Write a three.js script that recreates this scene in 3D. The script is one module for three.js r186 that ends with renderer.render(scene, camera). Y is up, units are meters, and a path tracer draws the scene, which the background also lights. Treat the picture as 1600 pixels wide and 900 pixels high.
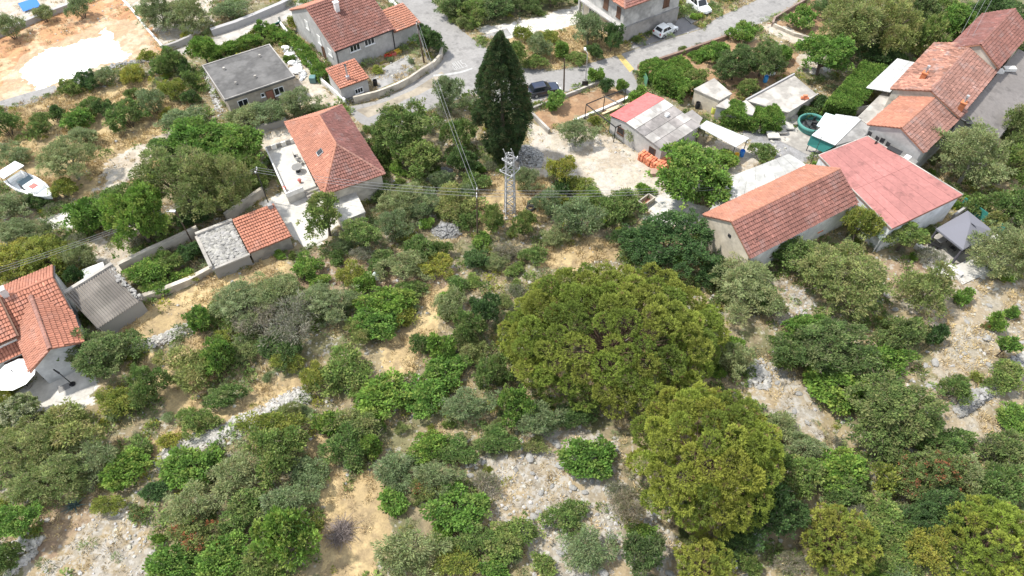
import * as THREE from 'three';
import { RoundedBoxGeometry } from 'three/addons/geometries/RoundedBoxGeometry.js';
import { mergeGeometries } from 'three/addons/utils/BufferGeometryUtils.js';

// ---------------------------------------------------------------- camera, sky, sun, exposure
const scene = new THREE.Scene();
const CAMH = 55, PITCH = 51 * Math.PI / 180, FPX = 1067;
const camera = new THREE.PerspectiveCamera(2 * Math.atan(450 / FPX) * 180 / Math.PI, 16 / 9, 0.5, 3000);
camera.position.set(0, CAMH, 0);
camera.lookAt(0, CAMH - Math.sin(PITCH) * 10, -Math.cos(PITCH) * 10);
const sunDir = new THREE.Vector3(-0.48, 0.88, -0.12).normalize();
const hash = (x, y) => { let h = Math.imul(x, 374761393) + Math.imul(y, 668265263); h = Math.imul(h ^ (h >>> 13), 1274126177); return ((h ^ (h >>> 16)) >>> 0) / 4294967296; };
function noise(x, y) {
  const xi = Math.floor(x), yi = Math.floor(y); let a = x - xi, b = y - yi; a = a * a * (3 - 2 * a); b = b * b * (3 - 2 * b);
  const p = hash(xi, yi), q = hash(xi + 1, yi), r = hash(xi, yi + 1), s = hash(xi + 1, yi + 1);
  return p + (q - p) * a + (r - p) * b + (p - q - r + s) * a * b;
}
const smooth = (a, b, x) => { x = Math.min(1, Math.max(0, (x - a) / (b - a))); return x * x * (3 - 2 * x); };
// a summer sky with broken bright cloud, the same all round: soft neutral fill light
const skyTex = (() => {
  const W = 512, H = 256, d = new Float32Array(W * H * 4), f = (x, y) => { let v = 0, a = 0.5; for (let i = 0; i < 5; i++) { v += a * noise(x + 31 * i, y - 17 * i); x *= 2.1; y *= 2.1; a *= 0.5; } return v / 0.97; };
  for (let j = 0; j < H; j++) for (let i = 0; i < W; i++) {
    const el = ((j + 0.5) / H - 0.5) * Math.PI, az = ((i + 0.5) / W - 0.5) * 2 * Math.PI, y = Math.sin(el), h = Math.max(0, y), x = Math.cos(el) * Math.cos(az), z = Math.cos(el) * Math.sin(az), k = Math.pow(1 - h, 3);
    const c = smooth(0.42, 0.62, f(x / (h + 0.3) * 1.6 + 40, z / (h + 0.3) * 1.6 + 40)) * 0.85, air = [0.30 + 0.5 * k, 0.44 + 0.42 * k, 0.72 + 0.2 * k], cl = [1.12, 1.08, 1.01];
    for (let q = 0; q < 3; q++) d[(j * W + i) * 4 + q] = air[q] + (cl[q] - air[q]) * c; d[(j * W + i) * 4 + 3] = 1;
  }
  const t = new THREE.DataTexture(d, W, H, THREE.RGBAFormat, THREE.FloatType); t.mapping = THREE.EquirectangularReflectionMapping; t.magFilter = THREE.LinearFilter; t.needsUpdate = true; return t;
})();
scene.background = skyTex; scene.environment = skyTex; scene.backgroundIntensity = scene.environmentIntensity = 0.98;
const sun = new THREE.DirectionalLight(new THREE.Color(1, 0.955, 0.87), 3.6);
sun.name = 'sun';
sun.position.copy(sunDir).multiplyScalar(150).add(new THREE.Vector3(0, 0, -55));
sun.target.position.set(0, 0, -55); scene.add(sun.target);
sun.castShadow = true; sun.shadow.radius = 6;
Object.assign(sun.shadow.camera, { left: -110, right: 110, top: 90, bottom: -90, near: 1, far: 400 });
sun.shadow.mapSize.set(4096, 4096);
scene.add(sun);
const renderer = new THREE.WebGLRenderer({ antialias: true });
renderer.toneMapping = THREE.LinearToneMapping;
renderer.toneMappingExposure = 1.72;
renderer.shadowMap.enabled = true;

// ---------------------------------------------------------------- helpers
let seed = 7;
const rnd = () => { seed = (seed * 1664525 + 1013904223) >>> 0; return seed / 4294967296; };
const rr = (a, b) => a + (b - a) * rnd();
const V = (x, y, z) => new THREE.Vector3(x, y, z);
const fwd = V(0, -Math.sin(PITCH), -Math.cos(PITCH)), upv = V(0, Math.cos(PITCH), -Math.sin(PITCH));
const ray = (px, py) => V((px - 800) / FPX, 0, 0).add(fwd).addScaledVector(upv, -(py - 450) / FPX);
const G = (px, py, h = 0) => { const d = ray(px, py); return V(0, CAMH, 0).addScaledVector(d, (h - CAMH) / d.y); };   // place on the level h seen there in the survey photo
const lin = (r, g, b) => new THREE.Color().setRGB(r, g, b);
const fbm = (x, y, o = 4) => { let s = 0, a = 0.5, t = 0; for (let i = 0; i < o; i++) { s += a * noise(x + i * 17.3, y - i * 9.1); t += a; a *= 0.5; x *= 2.03; y *= 2.03; } return s / t; };
const counts = {};
const numbered = (n) => { const c = counts[n] = (counts[n] ?? -1) + 1; return c ? n + '_' + String(c).padStart(3, '0') : n; };
function tag(o, label, category, group) { o.userData.label = label; if (category) o.userData.category = category; if (group) o.userData.group = group; return o; }
function shade(o) { o.traverse((c) => { if (c.isMesh) { c.castShadow = true; c.receiveShadow = true; } }); return o; }
function thing(name, label, category, pos = [0, 0, 0], turn = 0, group) {
  const o = new THREE.Group(); o.name = numbered(name); o.position.set(...(pos.isVector3 ? pos.toArray() : pos)); o.rotation.y = turn;
  tag(o, label, category, group); scene.add(o); return o;
}
function part(name, geo, m, parent, label) { const o = new THREE.Mesh(geo, m); o.name = name; if (label) o.userData.label = label; parent.add(o); return o; }
function solo(name, geo, m, label, category, group) { const o = new THREE.Mesh(geo, m); o.name = numbered(name); tag(o, label, category, group); scene.add(o); return o; }
function struct(name, geo, m, label) { const o = new THREE.Mesh(geo, m); o.name = numbered(name); o.userData.kind = 'structure'; if (label) o.userData.label = label; scene.add(o); return o; }
// uv in metres from the dominant axis of each face
function uvm(g) {
  if (g.index) g = g.toNonIndexed();
  const p = g.attributes.position, n = p.count, uv = new Float32Array(n * 2), a = V(0, 0, 0), b = V(0, 0, 0), c = V(0, 0, 0);
  for (let i = 0; i < n; i += 3) {
    a.fromBufferAttribute(p, i); b.fromBufferAttribute(p, i + 1); c.fromBufferAttribute(p, i + 2);
    const nn = b.clone().sub(a).cross(c.clone().sub(a)), ax = Math.abs(nn.x), ay = Math.abs(nn.y), az = Math.abs(nn.z);
    [a, b, c].forEach((v, k) => {
      const [s, t] = ay >= ax && ay >= az ? [v.x, v.z] : ax > az ? [v.z, v.y] : [v.x, v.y];
      uv[(i + k) * 2] = s; uv[(i + k) * 2 + 1] = t;
    });
  }
  g.setAttribute('uv', new THREE.BufferAttribute(uv, 2));
  if (!g.attributes.normal) g.computeVertexNormals();
  for (const k of Object.keys(g.attributes)) if (!['position', 'normal', 'uv'].includes(k)) g.deleteAttribute(k);
  return g;
}
const merge = (list) => mergeGeometries(list.map((g) => (g.index ? g.toNonIndexed() : g)).map((g) => { for (const k of Object.keys(g.attributes)) if (!['position', 'normal', 'uv'].includes(k)) g.deleteAttribute(k); if (!g.attributes.normal) g.computeVertexNormals(); return uvm(g); }));
const box = (w, h, d, x = 0, y = 0, z = 0, ry = 0) => { const g = new THREE.BoxGeometry(w, h, d); if (ry) g.rotateY(ry); return uvm(g.translate(x, y, z)); };
const rbox = (w, h, d, r, x = 0, y = 0, z = 0) => uvm(new RoundedBoxGeometry(w, h, d, 2, r).translate(x, y, z));
const cyl = (r0, r1, h, x = 0, y = 0, z = 0, n = 10) => uvm(new THREE.CylinderGeometry(r0, r1, h, n).translate(x, y + h / 2, z));
function rod(a, b, r, n = 6, r2 = r) {
  const d = b.clone().sub(a), L = d.length(), g = new THREE.CylinderGeometry(r2, r, L, n).translate(0, L / 2, 0);
  g.applyQuaternion(new THREE.Quaternion().setFromUnitVectors(V(0, 1, 0), d.normalize())); return uvm(g.translate(a.x, a.y, a.z));
}
function bar(a, b, w, h) {
  const d = b.clone().sub(a), L = d.length(), g = new THREE.BoxGeometry(w, L, h).translate(0, L / 2, 0);
  g.applyQuaternion(new THREE.Quaternion().setFromUnitVectors(V(0, 1, 0), d.normalize())); return uvm(g.translate(a.x, a.y, a.z));
}
function tris(list) { const g = new THREE.BufferGeometry(); const a = new Float32Array(list.length * 3); list.forEach((v, i) => v.toArray(a, i * 3)); g.setAttribute('position', new THREE.BufferAttribute(a, 3)); g.computeVertexNormals(); return uvm(g); }
// a slab: polygon (any plane, counter-clockwise seen from outside) given a thickness behind it
function slab(poly, t) {
  const n = poly[1].clone().sub(poly[0]).cross(poly[2].clone().sub(poly[0])).normalize(), low = poly.map((v) => v.clone().addScaledVector(n, -t)), out = [], k = poly.length;
  for (let i = 1; i < k - 1; i++) { out.push(poly[0], poly[i], poly[i + 1]); out.push(low[0], low[i + 1], low[i]); }
  for (let i = 0; i < k; i++) { const j = (i + 1) % k; out.push(poly[j], poly[i], low[i], poly[j], low[i], low[j]); }
  return tris(out);
}
// flat sheet on the ground from map points (any simple polygon)
function sheet(pts, y) {
  const sh = new THREE.Shape(pts.map((p) => new THREE.Vector2(p.x, -p.z))), g = new THREE.ShapeGeometry(sh);
  g.rotateX(-Math.PI / 2); g.translate(0, y, 0); return uvm(g);
}
// extruded block standing on the ground, from map points
function block(pts, h, y = 0, bevel = 0.02) {
  const sh = new THREE.Shape(pts.map((p) => new THREE.Vector2(p.x, -p.z)));
  const g = new THREE.ExtrudeGeometry(sh, { depth: h - bevel, bevelEnabled: bevel > 0, bevelThickness: bevel, bevelSize: bevel, bevelOffset: -bevel, bevelSegments: 1 });
  g.rotateX(-Math.PI / 2); g.translate(0, y, 0); return uvm(g);
}
function wallGeo(pts, h, w, y = -0.2) {          // a wall along a map line
  const out = [];
  for (let i = 0; i < pts.length - 1; i++) {
    const a = pts[i], b = pts[i + 1], d = b.clone().sub(a), L = Math.hypot(d.x, d.z);
    out.push(new THREE.BoxGeometry(L + w * 0.98 + i * 0.004, h - y + i * 0.004, w - i * 0.004).rotateY(Math.atan2(-d.z, d.x)).translate((a.x + b.x) / 2, (h + y + i * 0.004) / 2, (a.z + b.z) / 2));
  }
  return merge(out);
}

// ---------------------------------------------------------------- materials
function dataTex(n, fn, srgb = false, rep = 1) {
  const d = new Uint8Array(n * n * 4);
  for (let y = 0; y < n; y++) for (let x = 0; x < n; x++) { const c = fn(x / n, y / n); for (let k = 0; k < 3; k++) d[(y * n + x) * 4 + k] = Math.max(0, Math.min(255, c[k] * 255)); d[(y * n + x) * 4 + 3] = 255; }
  const t = new THREE.DataTexture(d, n, n); t.wrapS = t.wrapT = THREE.RepeatWrapping; t.magFilter = THREE.LinearFilter; t.minFilter = THREE.LinearMipmapLinearFilter; t.generateMipmaps = true;
  if (srgb) t.colorSpace = THREE.SRGBColorSpace; t.repeat.set(rep, rep); t.needsUpdate = true; return t;
}
// tileable noise
const tn = (u, v, f, o = 4) => { const w = 0.25, s = (a, b) => fbm(a * f, b * f, o); const k = smooth(1 - w, 1, u), m = smooth(1 - w, 1, v); return (s(u, v) * (1 - k) + s(u - 1, v) * k) * (1 - m) + (s(u, v - 1) * (1 - k) + s(u - 1, v - 1) * k) * m; };
const texStain = dataTex(256, (u, v) => { const a = tn(u, v, 6), b = tn(u, v, 30, 3), c = 0.62 + 0.5 * (a - 0.5) + 0.22 * (b - 0.5) + 0.18; return [c, c * 0.99, c * 0.97]; }, false, 1 / 6);
const texRough = dataTex(256, (u, v) => { const b = tn(u, v, 40, 3), a = tn(u, v, 5, 3), s = tn(u, v, 11, 4); const c = 0.86 + 0.3 * (b - 0.5) + 0.25 * (a - 0.5) - (s > 0.62 ? 0.16 * smooth(0.62, 0.7, s) : 0); return [c, c, c]; }, false, 1 / 9);
const texOld = dataTex(256, (u, v) => { const a = tn(u, v, 7, 4), b = tn(u, v, 24, 3), c = smooth(0.3, 0.66, a) * 0.3 + 0.6 + 0.3 * (b - 0.5); return [c, c * 0.985, c * 0.96]; }, false, 1 / 8);
const texBump = dataTex(128, (u, v) => { const c = tn(u, v, 26, 3); return [c, c, c]; }, false, 1 / 1.5);
const mat = (c, rough = 0.9, o = {}) => new THREE.MeshStandardMaterial({ color: c, roughness: rough, ...o });
const M = {
  plasterGrey: mat(lin(0.52, 0.51, 0.50), 0.92, { map: texStain }), plasterWhite: mat(lin(0.86, 0.85, 0.83), 0.9, { map: texStain }), plasterCream: mat(lin(0.72, 0.64, 0.52), 0.92, { map: texStain }),
  plasterOld: mat(lin(0.6, 0.55, 0.47), 0.95, { map: texOld }), concrete: mat(lin(0.47, 0.445, 0.41), 0.93, { map: texOld, bumpMap: texBump, bumpScale: 0.01 }), concreteGrey: mat(lin(0.34, 0.335, 0.33), 0.93, { map: texOld, bumpMap: texBump, bumpScale: 0.01 }),
  concretePale: mat(lin(0.62, 0.6, 0.56), 0.93, { map: texStain }), asphalt: mat(lin(0.29, 0.278, 0.265), 0.92, { map: texRough, bumpMap: texBump, bumpScale: 0.006 }),
  asphaltDark: mat(lin(0.21, 0.203, 0.2), 0.92, { map: texRough, bumpMap: texBump, bumpScale: 0.006 }),
  rock: mat(lin(0.33, 0.32, 0.30), 0.95, { bumpMap: texBump, bumpScale: 0.05 }), stone: mat(lin(0.32, 0.305, 0.285), 0.95), stonePale: mat(lin(0.5, 0.48, 0.45), 0.95), stoneGrey: mat(lin(0.36, 0.35, 0.35), 0.95),
  paintWhite: mat(lin(0.82, 0.82, 0.8), 0.7), paintWorn: mat(lin(0.47, 0.465, 0.45), 0.85, { map: texRough }), white: mat(lin(0.82, 0.83, 0.83), 0.45), yellow: mat(lin(0.72, 0.47, 0.06), 0.7), dark: mat(lin(0.03, 0.03, 0.032), 0.6), black: mat(lin(0.012, 0.012, 0.013), 0.5),
  glass: mat(lin(0.02, 0.024, 0.028), 0.08, { metalness: 0.0 }), frame: mat(lin(0.75, 0.75, 0.74), 0.6), frameBrown: mat(lin(0.12, 0.06, 0.035), 0.7), metal: mat(lin(0.55, 0.56, 0.57), 0.45, { metalness: 0.7 }), metalDark: mat(lin(0.05, 0.05, 0.05), 0.55, { metalness: 0.3 }),
  galv: mat(lin(0.4, 0.4, 0.4), 0.5, { metalness: 0.35 }), wood: mat(lin(0.09, 0.06, 0.04), 0.9), woodBrown: mat(lin(0.28, 0.13, 0.045), 0.85), bark: mat(lin(0.11, 0.085, 0.065), 0.95), barkGrey: mat(lin(0.27, 0.25, 0.225), 0.95), barkPine: mat(lin(0.15, 0.095, 0.07), 0.95),
  sheetRed: mat(lin(0.62, 0.15, 0.14), 0.75, { map: texRough }), sheetPink: mat(lin(0.56, 0.20, 0.19), 0.8, { map: texStain }), sheetGrey: mat(lin(0.40, 0.375, 0.36), 0.85, { map: texOld }), sheetWhite: mat(lin(0.6, 0.61, 0.61), 0.6, { map: texStain }), sheetWorn: mat(lin(0.56, 0.56, 0.54), 0.75, { map: texOld }), fibre: mat(lin(0.33, 0.30, 0.275), 0.92, { map: texOld }),
  roofFelt: mat(lin(0.2, 0.182, 0.172), 0.95, { map: texRough }), terracotta: mat(lin(0.62, 0.2, 0.1), 0.85), deck: mat(lin(0.28, 0.13, 0.08), 0.95), teal: mat(lin(0.035, 0.2, 0.18), 0.6), tealDark: mat(lin(0.03, 0.2, 0.17), 0.7), blue: mat(lin(0.03, 0.2, 0.62), 0.5), red: mat(lin(0.6, 0.04, 0.03), 0.5), greyFabric: mat(lin(0.165, 0.165, 0.19), 0.95), redHatch: mat(lin(0.5, 0.13, 0.11), 0.7), tarpPale: mat(lin(0.62, 0.75, 0.73), 0.7), poly: mat(lin(0.42, 0.5, 0.44), 0.5, { map: texStain }),
  rubber: mat(lin(0.018, 0.018, 0.018), 0.9), cable: mat(lin(0.24, 0.24, 0.25), 0.6), tile: new THREE.MeshStandardMaterial({ roughness: 0.9, vertexColors: true }),
};
// ---------------------------------------------------------------- building helpers (local axes: x along the near eave, y up, -z away)
const L3 = (u, h, n) => V(u, h, -n);
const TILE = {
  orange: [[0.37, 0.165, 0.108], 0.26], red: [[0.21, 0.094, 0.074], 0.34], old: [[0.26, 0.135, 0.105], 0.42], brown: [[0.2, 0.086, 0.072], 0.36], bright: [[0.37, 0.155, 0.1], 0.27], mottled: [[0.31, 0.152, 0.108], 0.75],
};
// rows of half-round tiles over a roof plane; the first edge of the polygon is the eave
function tiles(parent, poly, kind, tw = 0.27, tl = 0.42) {
  const e1 = poly[1].clone().sub(poly[0]).normalize(), nn = poly[1].clone().sub(poly[0]).cross(poly[poly.length - 1].clone().sub(poly[0])).normalize(), e2 = nn.clone().cross(e1);
  const flat = poly.map((p) => { const q = p.clone().sub(poly[0]); return [q.dot(e1), q.dot(e2)]; });
  const inside = (x, y) => { let c = false; for (let i = 0, j = flat.length - 1; i < flat.length; j = i++) { const [xi, yi] = flat[i], [xj, yj] = flat[j]; if ((yi > y) !== (yj > y) && x < (xj - xi) * (y - yi) / (yj - yi) + xi) c = !c; } return c; };
  const xs = flat.map((f) => f[0]), ys = flat.map((f) => f[1]), x0 = Math.min(...xs), x1 = Math.max(...xs), y1 = Math.max(...ys);
  const [col, vary] = TILE[kind], pos = [], cl = [], A = 4, ph = rr(0, 90);
  for (let j = 0; j * tl < y1; j++) for (let i = 0; x0 + i * tw < x1; i++) {
    const cx = x0 + (i + 0.5) * tw, cy = (j + 0.5) * tl; if (!inside(cx, cy)) continue;
    const w = 1 + vary * (rnd() - 0.5), b = fbm(cx * 0.55 + ph, cy * 0.55, 3) - 0.5, s = w * (1 + vary * 1.3 * b), grey = Math.max(0, fbm(cx * 1.1 + ph, cy * 1.1 + 40, 3) - 0.56) * vary * 1.7;
    const c = [col[0] * s, col[1] * s, col[2] * s].map((v) => v * (1 - grey) + 0.3 * grey), pale = rnd() < vary * 0.06 ? 1.35 : 1, sag = 0.05 * (noise(cx * 0.4 + ph, cy * 0.4) - 0.5), slip = rnd() < 0.02 ? -rr(0.05, 0.14) : 0, ox = rr(-0.018, 0.018), oy = rr(-0.025, 0.025) + slip, lift = rr(0, 0.02) + sag;
    const ring = (yy, rad, up) => { const o = []; for (let k = 0; k <= A; k++) { const a = Math.PI * (1 - k / A); o.push(poly[0].clone().addScaledVector(e1, cx + ox + Math.cos(a) * rad).addScaledVector(e2, yy + oy).addScaledVector(nn, up + Math.sin(a) * rad * 0.62)); } return o; };
    const lo = ring(j * tl - 0.04, tw * 0.5, 0.085 + lift), hi = ring(j * tl + tl, tw * 0.46, 0.012);
    for (let k = 0; k < A; k++) for (const p of [lo[k], lo[k + 1], hi[k + 1], lo[k], hi[k + 1], hi[k]]) { pos.push(p.x, p.y, p.z); cl.push(c[0] * pale, c[1] * pale, c[2] * pale); }
  }
  const g = new THREE.BufferGeometry(); g.setAttribute('position', new THREE.Float32BufferAttribute(pos, 3)); g.setAttribute('color', new THREE.Float32BufferAttribute(cl, 3)); g.computeVertexNormals();
  const o = part('roof_tiles', g, M.tile, parent); o.userData.kind = 'stuff'; return o;
}
function ridgeCaps(parent, a, b, kind = 'red', r = 0.15) {
  const d = b.clone().sub(a), L = d.length(), n = Math.max(1, Math.round(L / 0.42)), out = [], cl = []; d.normalize();
  const side = d.clone().cross(V(0, 1, 0)).normalize(), up = side.clone().cross(d), [col, vary] = TILE[kind];
  for (let i = 0; i < n; i++) {
    const s = 1 + vary * (rnd() - 0.5), p0 = a.clone().addScaledVector(d, L * i / n - 0.03), p1 = a.clone().addScaledVector(d, L * (i + 1) / n), ring = (p, rad) => [0, 1, 2, 3, 4, 5].map((k) => { const t = Math.PI * k / 5; return p.clone().addScaledVector(side, Math.cos(t) * rad).addScaledVector(up, Math.sin(t) * rad * 0.8 + 0.02); });
    const A = ring(p0, r * 1.06), B = ring(p1, r * 0.94);
    for (let k = 0; k < 5; k++) for (const q of [A[k], A[k + 1], B[k + 1], A[k], B[k + 1], B[k]]) { out.push(q.x, q.y, q.z); cl.push(col[0] * s, col[1] * s, col[2] * s); }
  }
  const g = new THREE.BufferGeometry(); g.setAttribute('position', new THREE.Float32BufferAttribute(out, 3)); g.setAttribute('color', new THREE.Float32BufferAttribute(cl, 3)); g.computeVertexNormals();
  const o = part('ridge_tiles', g, M.tile, parent); o.userData.kind = 'stuff'; return o;
}
function roofPlane(g, poly, kind, label) { const r = part('roof', slab(poly, 0.1), M.deck, g, label); tiles(r, poly, kind); return r; }
// closed ring of wall faces; points are [u, n, top]
function wallRing(pts, y0 = -0.3) {
  const out = [], q = pts.map(([u, n, t]) => [L3(u, y0, n), L3(u, t, n)]);
  for (let i = 0; i < q.length; i++) { const [a0, a1] = q[i], [b0, b1] = q[(i + 1) % q.length]; out.push(a0, b0, b1, a0, b1, a1); }
  return tris(out);
}
// a window set on a wall: o on the wall, along the unit vector d, w wide and h high; its frame stands proud and its pane sits inside
function windowOn(parent, o, d, w, h, { bars = 1, cross = 0, frame = M.frame, pane = M.glass, sill = true, name = 'window', label } = {}) {
  const out = d.clone().cross(V(0, 1, 0)).normalize(), t = Math.min(0.07, w * 0.12), L = [], at = (s, y) => o.clone().addScaledVector(d, s).add(V(0, y, 0)).addScaledVector(out, 0.02);
  const seg = (a, b) => L.push(bar(a, b, t, 0.09));
  seg(at(-w / 2, -h / 2), at(-w / 2, h / 2)); seg(at(w / 2, -h / 2), at(w / 2, h / 2)); seg(at(-w / 2 - t / 2, -h / 2), at(w / 2 + t / 2, -h / 2)); seg(at(-w / 2 - t / 2, h / 2), at(w / 2 + t / 2, h / 2));
  for (let i = 1; i <= bars; i++) seg(at(-w / 2 + w * i / (bars + 1), -h / 2 + t / 2), at(-w / 2 + w * i / (bars + 1), h / 2 - t / 2));
  for (let i = 1; i <= cross; i++) seg(at(-w / 2 + t / 2, -h / 2 + h * i / (cross + 1)), at(w / 2 - t / 2, -h / 2 + h * i / (cross + 1)));
  if (sill) { const a = at(-w / 2 - 0.1, -h / 2 - t), b = at(w / 2 + 0.1, -h / 2 - t); L.push(bar(a.addScaledVector(out, 0.05), b.addScaledVector(out, 0.05), 0.05, 0.2)); }
  const f = part(name, merge(L), frame, parent, label);
  part(name === 'door' ? 'door_panel' : 'pane', paneGeo(o, d, out, w, h), pane, f);
  return f;
}
function paneGeo(o, d, out, w, h) { const c = (s, y, e) => o.clone().addScaledVector(d, s).add(V(0, y, 0)).addScaledVector(out, e); return slab([c(-w / 2, -h / 2, 0.03), c(w / 2, -h / 2, 0.03), c(w / 2, h / 2, 0.03), c(-w / 2, h / 2, 0.03)], 0.06); }
const localDir = { near: V(1, 0, 0), left: V(0, 0, 1), right: V(0, 0, -1), far: V(-1, 0, 0) };
// where the line of sight through a photo point meets a wall plane of a house (local u, h, n)
function onWall(g, px, py, wall, at) {
  g.updateMatrixWorld(true); const inv = g.matrixWorld.clone().invert(), o = V(0, CAMH, 0).applyMatrix4(inv), d = ray(px, py).transformDirection(inv);
  const t = wall === 'near' ? (-at - o.z) / d.z : (at - o.x) / d.x; return o.addScaledVector(d, t);
}
const toLocal = (g, p) => { g.updateMatrixWorld(true); return p.clone().applyMatrix4(g.matrixWorld.clone().invert()); };
// a gable house from its near eave (two points), one far eave corner and one ridge end
function gable(name, label, category, { nl, nr, fl, he, ridge, L, hr, kind, kindFar = kind, wall = M.plasterGrey, oh = 0.3, verge = 0.15, walls = true, cap = kind }) {
  const o = G(...nl, he), e = G(...nr, he), az = Math.atan2(-(e.z - o.z), e.x - o.x), f = G(...fl, he), n = V(-Math.sin(az), 0, -Math.cos(az));
  const len = L ?? e.distanceTo(o), W = f.clone().sub(o).dot(n);
  if (!hr) { const q = (h) => G(...ridge, h).sub(o).dot(n), a = q(he), b = q(he + 1); hr = he + (W / 2 - a) / (b - a); }
  const g = thing(name, label, category, [o.x, 0, o.z], az);
  const A = L3(0, he, 0), B = L3(len, he, 0), C = L3(len, hr, W / 2), D = L3(0, hr, W / 2), E = L3(len, he, W), F = L3(0, he, W);
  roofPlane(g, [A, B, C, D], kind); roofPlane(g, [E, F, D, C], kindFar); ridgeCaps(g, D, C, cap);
  const s = (hr - he) / (W / 2), t = he + s * oh - 0.12, tr = hr - 0.12;
  if (walls) part('wall', wallRing([[verge, oh, t], [len - verge, oh, t], [len - verge, W / 2, tr], [len - verge, W - oh, t], [verge, W - oh, t], [verge, W / 2, tr]]), wall, g);
  return { g, len, W, he, hr, az, oh, verge, s };
}
// ---------------------------------------------------------------- loose stones
const rockGeos = [0, 1, 2, 3].map((s) => {
  const g = new THREE.IcosahedronGeometry(1, 1), p = g.attributes.position, v = V(0, 0, 0);
  for (let i = 0; i < p.count; i++) { v.fromBufferAttribute(p, i); const k = 0.72 + 0.55 * fbm(v.x * 1.4 + s * 31 + v.z, v.y * 1.4 + v.z * 1.1 + s * 7, 2); v.multiplyScalar(k); v.x = Math.round(v.x * 2.2) / 2.2 * 0.5 + v.x * 0.6; v.z = Math.round(v.z * 2.4 + 0.3) / 2.4 * 0.5 + v.z * 0.5; v.y = Math.round(v.y * 2.6) / 2.6 * 0.6 + v.y * 0.4; p.setXYZ(i, v.x, v.y, v.z); }
  g.computeVertexNormals(); return uvm(g);
});
const rockLow = [0, 1, 2].map((s) => { const g = new THREE.DodecahedronGeometry(1, 0), p = g.attributes.position, v = V(0, 0, 0); for (let i = 0; i < p.count; i++) { v.fromBufferAttribute(p, i); v.multiplyScalar(0.75 + 0.5 * noise(v.x * 2.1 + s * 13 + 40, v.y * 2.3 + v.z * 1.9 + 40)); p.setXYZ(i, v.x, v.y, v.z); } g.computeVertexNormals(); return uvm(g); });
const stoneMat = new THREE.MeshStandardMaterial({ color: 0xffffff, roughness: 0.95 });
// many small stones as one part; place() gives each its spot
function stonesOn(parent, name, count, place, r0, r1, flat = 0.6, tone = [0.288, 0.277, 0.259], spread = 0.3) {
  const m = new THREE.InstancedMesh(rockLow[0], stoneMat, count), o = new THREE.Object3D(), c = new THREE.Color();
  for (let i = 0; i < count; i++) {
    const p = place(i), r = r0 + (r1 - r0) * Math.pow(rnd(), 2); o.position.copy(p); o.scale.set(r * rr(0.8, 1.3), r * flat * rr(0.8, 1.2), r * rr(0.7, 1.1)); o.rotation.set(rr(-0.3, 0.3), rr(0, 6.28), rr(-0.3, 0.3)); o.updateMatrix(); m.setMatrixAt(i, o.matrix);
    const k = 1 + spread * (rnd() * 2 - 1); c.setRGB(tone[0] * k, tone[1] * k, tone[2] * k * rr(0.95, 1.02)); m.setColorAt(i, c);
  }
  m.name = name; m.userData.kind = 'stuff'; parent.add(m); return m;
}
// ---------------------------------------------------------------- ground: one sheet, its cover mapped from above
const GX0 = -95, GX1 = 95, GZ0 = -125, GZ1 = -5, TW = 2048, TH = 1294;
const zone = new Uint8Array(TW * TH), P2 = (a) => a.map(([x, y]) => G(x, y));
function zoneFill(id, pts) {
  const q = P2(pts).map((p) => [(p.x - GX0) / (GX1 - GX0) * TW, (p.z - GZ0) / (GZ1 - GZ0) * TH]), y0 = Math.max(0, Math.floor(Math.min(...q.map((p) => p[1])))), y1 = Math.min(TH - 1, Math.ceil(Math.max(...q.map((p) => p[1]))));
  for (let y = y0; y <= y1; y++) {
    const xs = []; for (let i = 0, j = q.length - 1; i < q.length; j = i++) { const [xi, yi] = q[i], [xj, yj] = q[j]; if ((yi > y) !== (yj > y)) xs.push((xj - xi) * (y - yi) / (yj - yi) + xi); }
    xs.sort((a, b) => a - b); for (let k = 0; k + 1 < xs.length; k += 2) for (let x = Math.max(0, Math.ceil(xs[k])); x <= Math.min(TW - 1, xs[k + 1]); x++) zone[y * TW + x] = id;
  }
}
const [SCRUB, STRAW, OCHRE, CHALK, DUST, GRAVEL, YARD, SOIL, GREEN, STONY, BROWN, DRYLAND, PALE] = [0, 1, 2, 3, 4, 5, 6, 7, 8, 9, 10, 11, 12];
zoneFill(STRAW, [[-60, 200], [90, 152], [230, 120], [300, 178], [335, 235], [200, 300], [130, 310], [-60, 270]]);
zoneFill(OCHRE, [[-80, 60], [20, 42], [180, -12], [205, -5], [262, 80], [90, 140], [-60, 170]]);
zoneFill(PALE, [[12, 122], [40, 82], [165, 35], [215, 30], [255, 82], [205, 100], [92, 142], [-40, 165]]);
zoneFill(CHALK, [[35, 110], [62, 82], [120, 66], [172, 47], [186, 66], [204, 88], [130, 110], [52, 139]]);
zoneFill(DUST, [[-60, -10], [105, -20], [120, 0], [40, 40], [-40, 60]]);
zoneFill(DUST, [[190, -10], [260, -25], [330, -10], [330, 30], [300, 60], [262, 72]]);
zoneFill(GREEN, [[640, -10], [900, -40], [905, 5], [752, 44], [720, 40], [672, 0]]);
zoneFill(YARD, [[748, 46], [900, 10], [922, 22], [905, 42], [770, 58]]);
zoneFill(STRAW, [[772, 60], [905, 40], [960, 40], [985, 74], [900, 104], [842, 108], [800, 98]]);
zoneFill(DUST, [[1195, 46], [1212, 28], [1290, 64], [1310, 100], [1280, 125], [1240, 100], [1258, 78]]);
zoneFill(SOIL, [[1205, 38], [1262, -5], [1300, 10], [1290, 62]]);
zoneFill(SOIL, [[1000, 105], [1135, 58], [1205, 68], [1250, 90], [1240, 115], [1165, 155], [1110, 160], [1040, 150]]);
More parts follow.
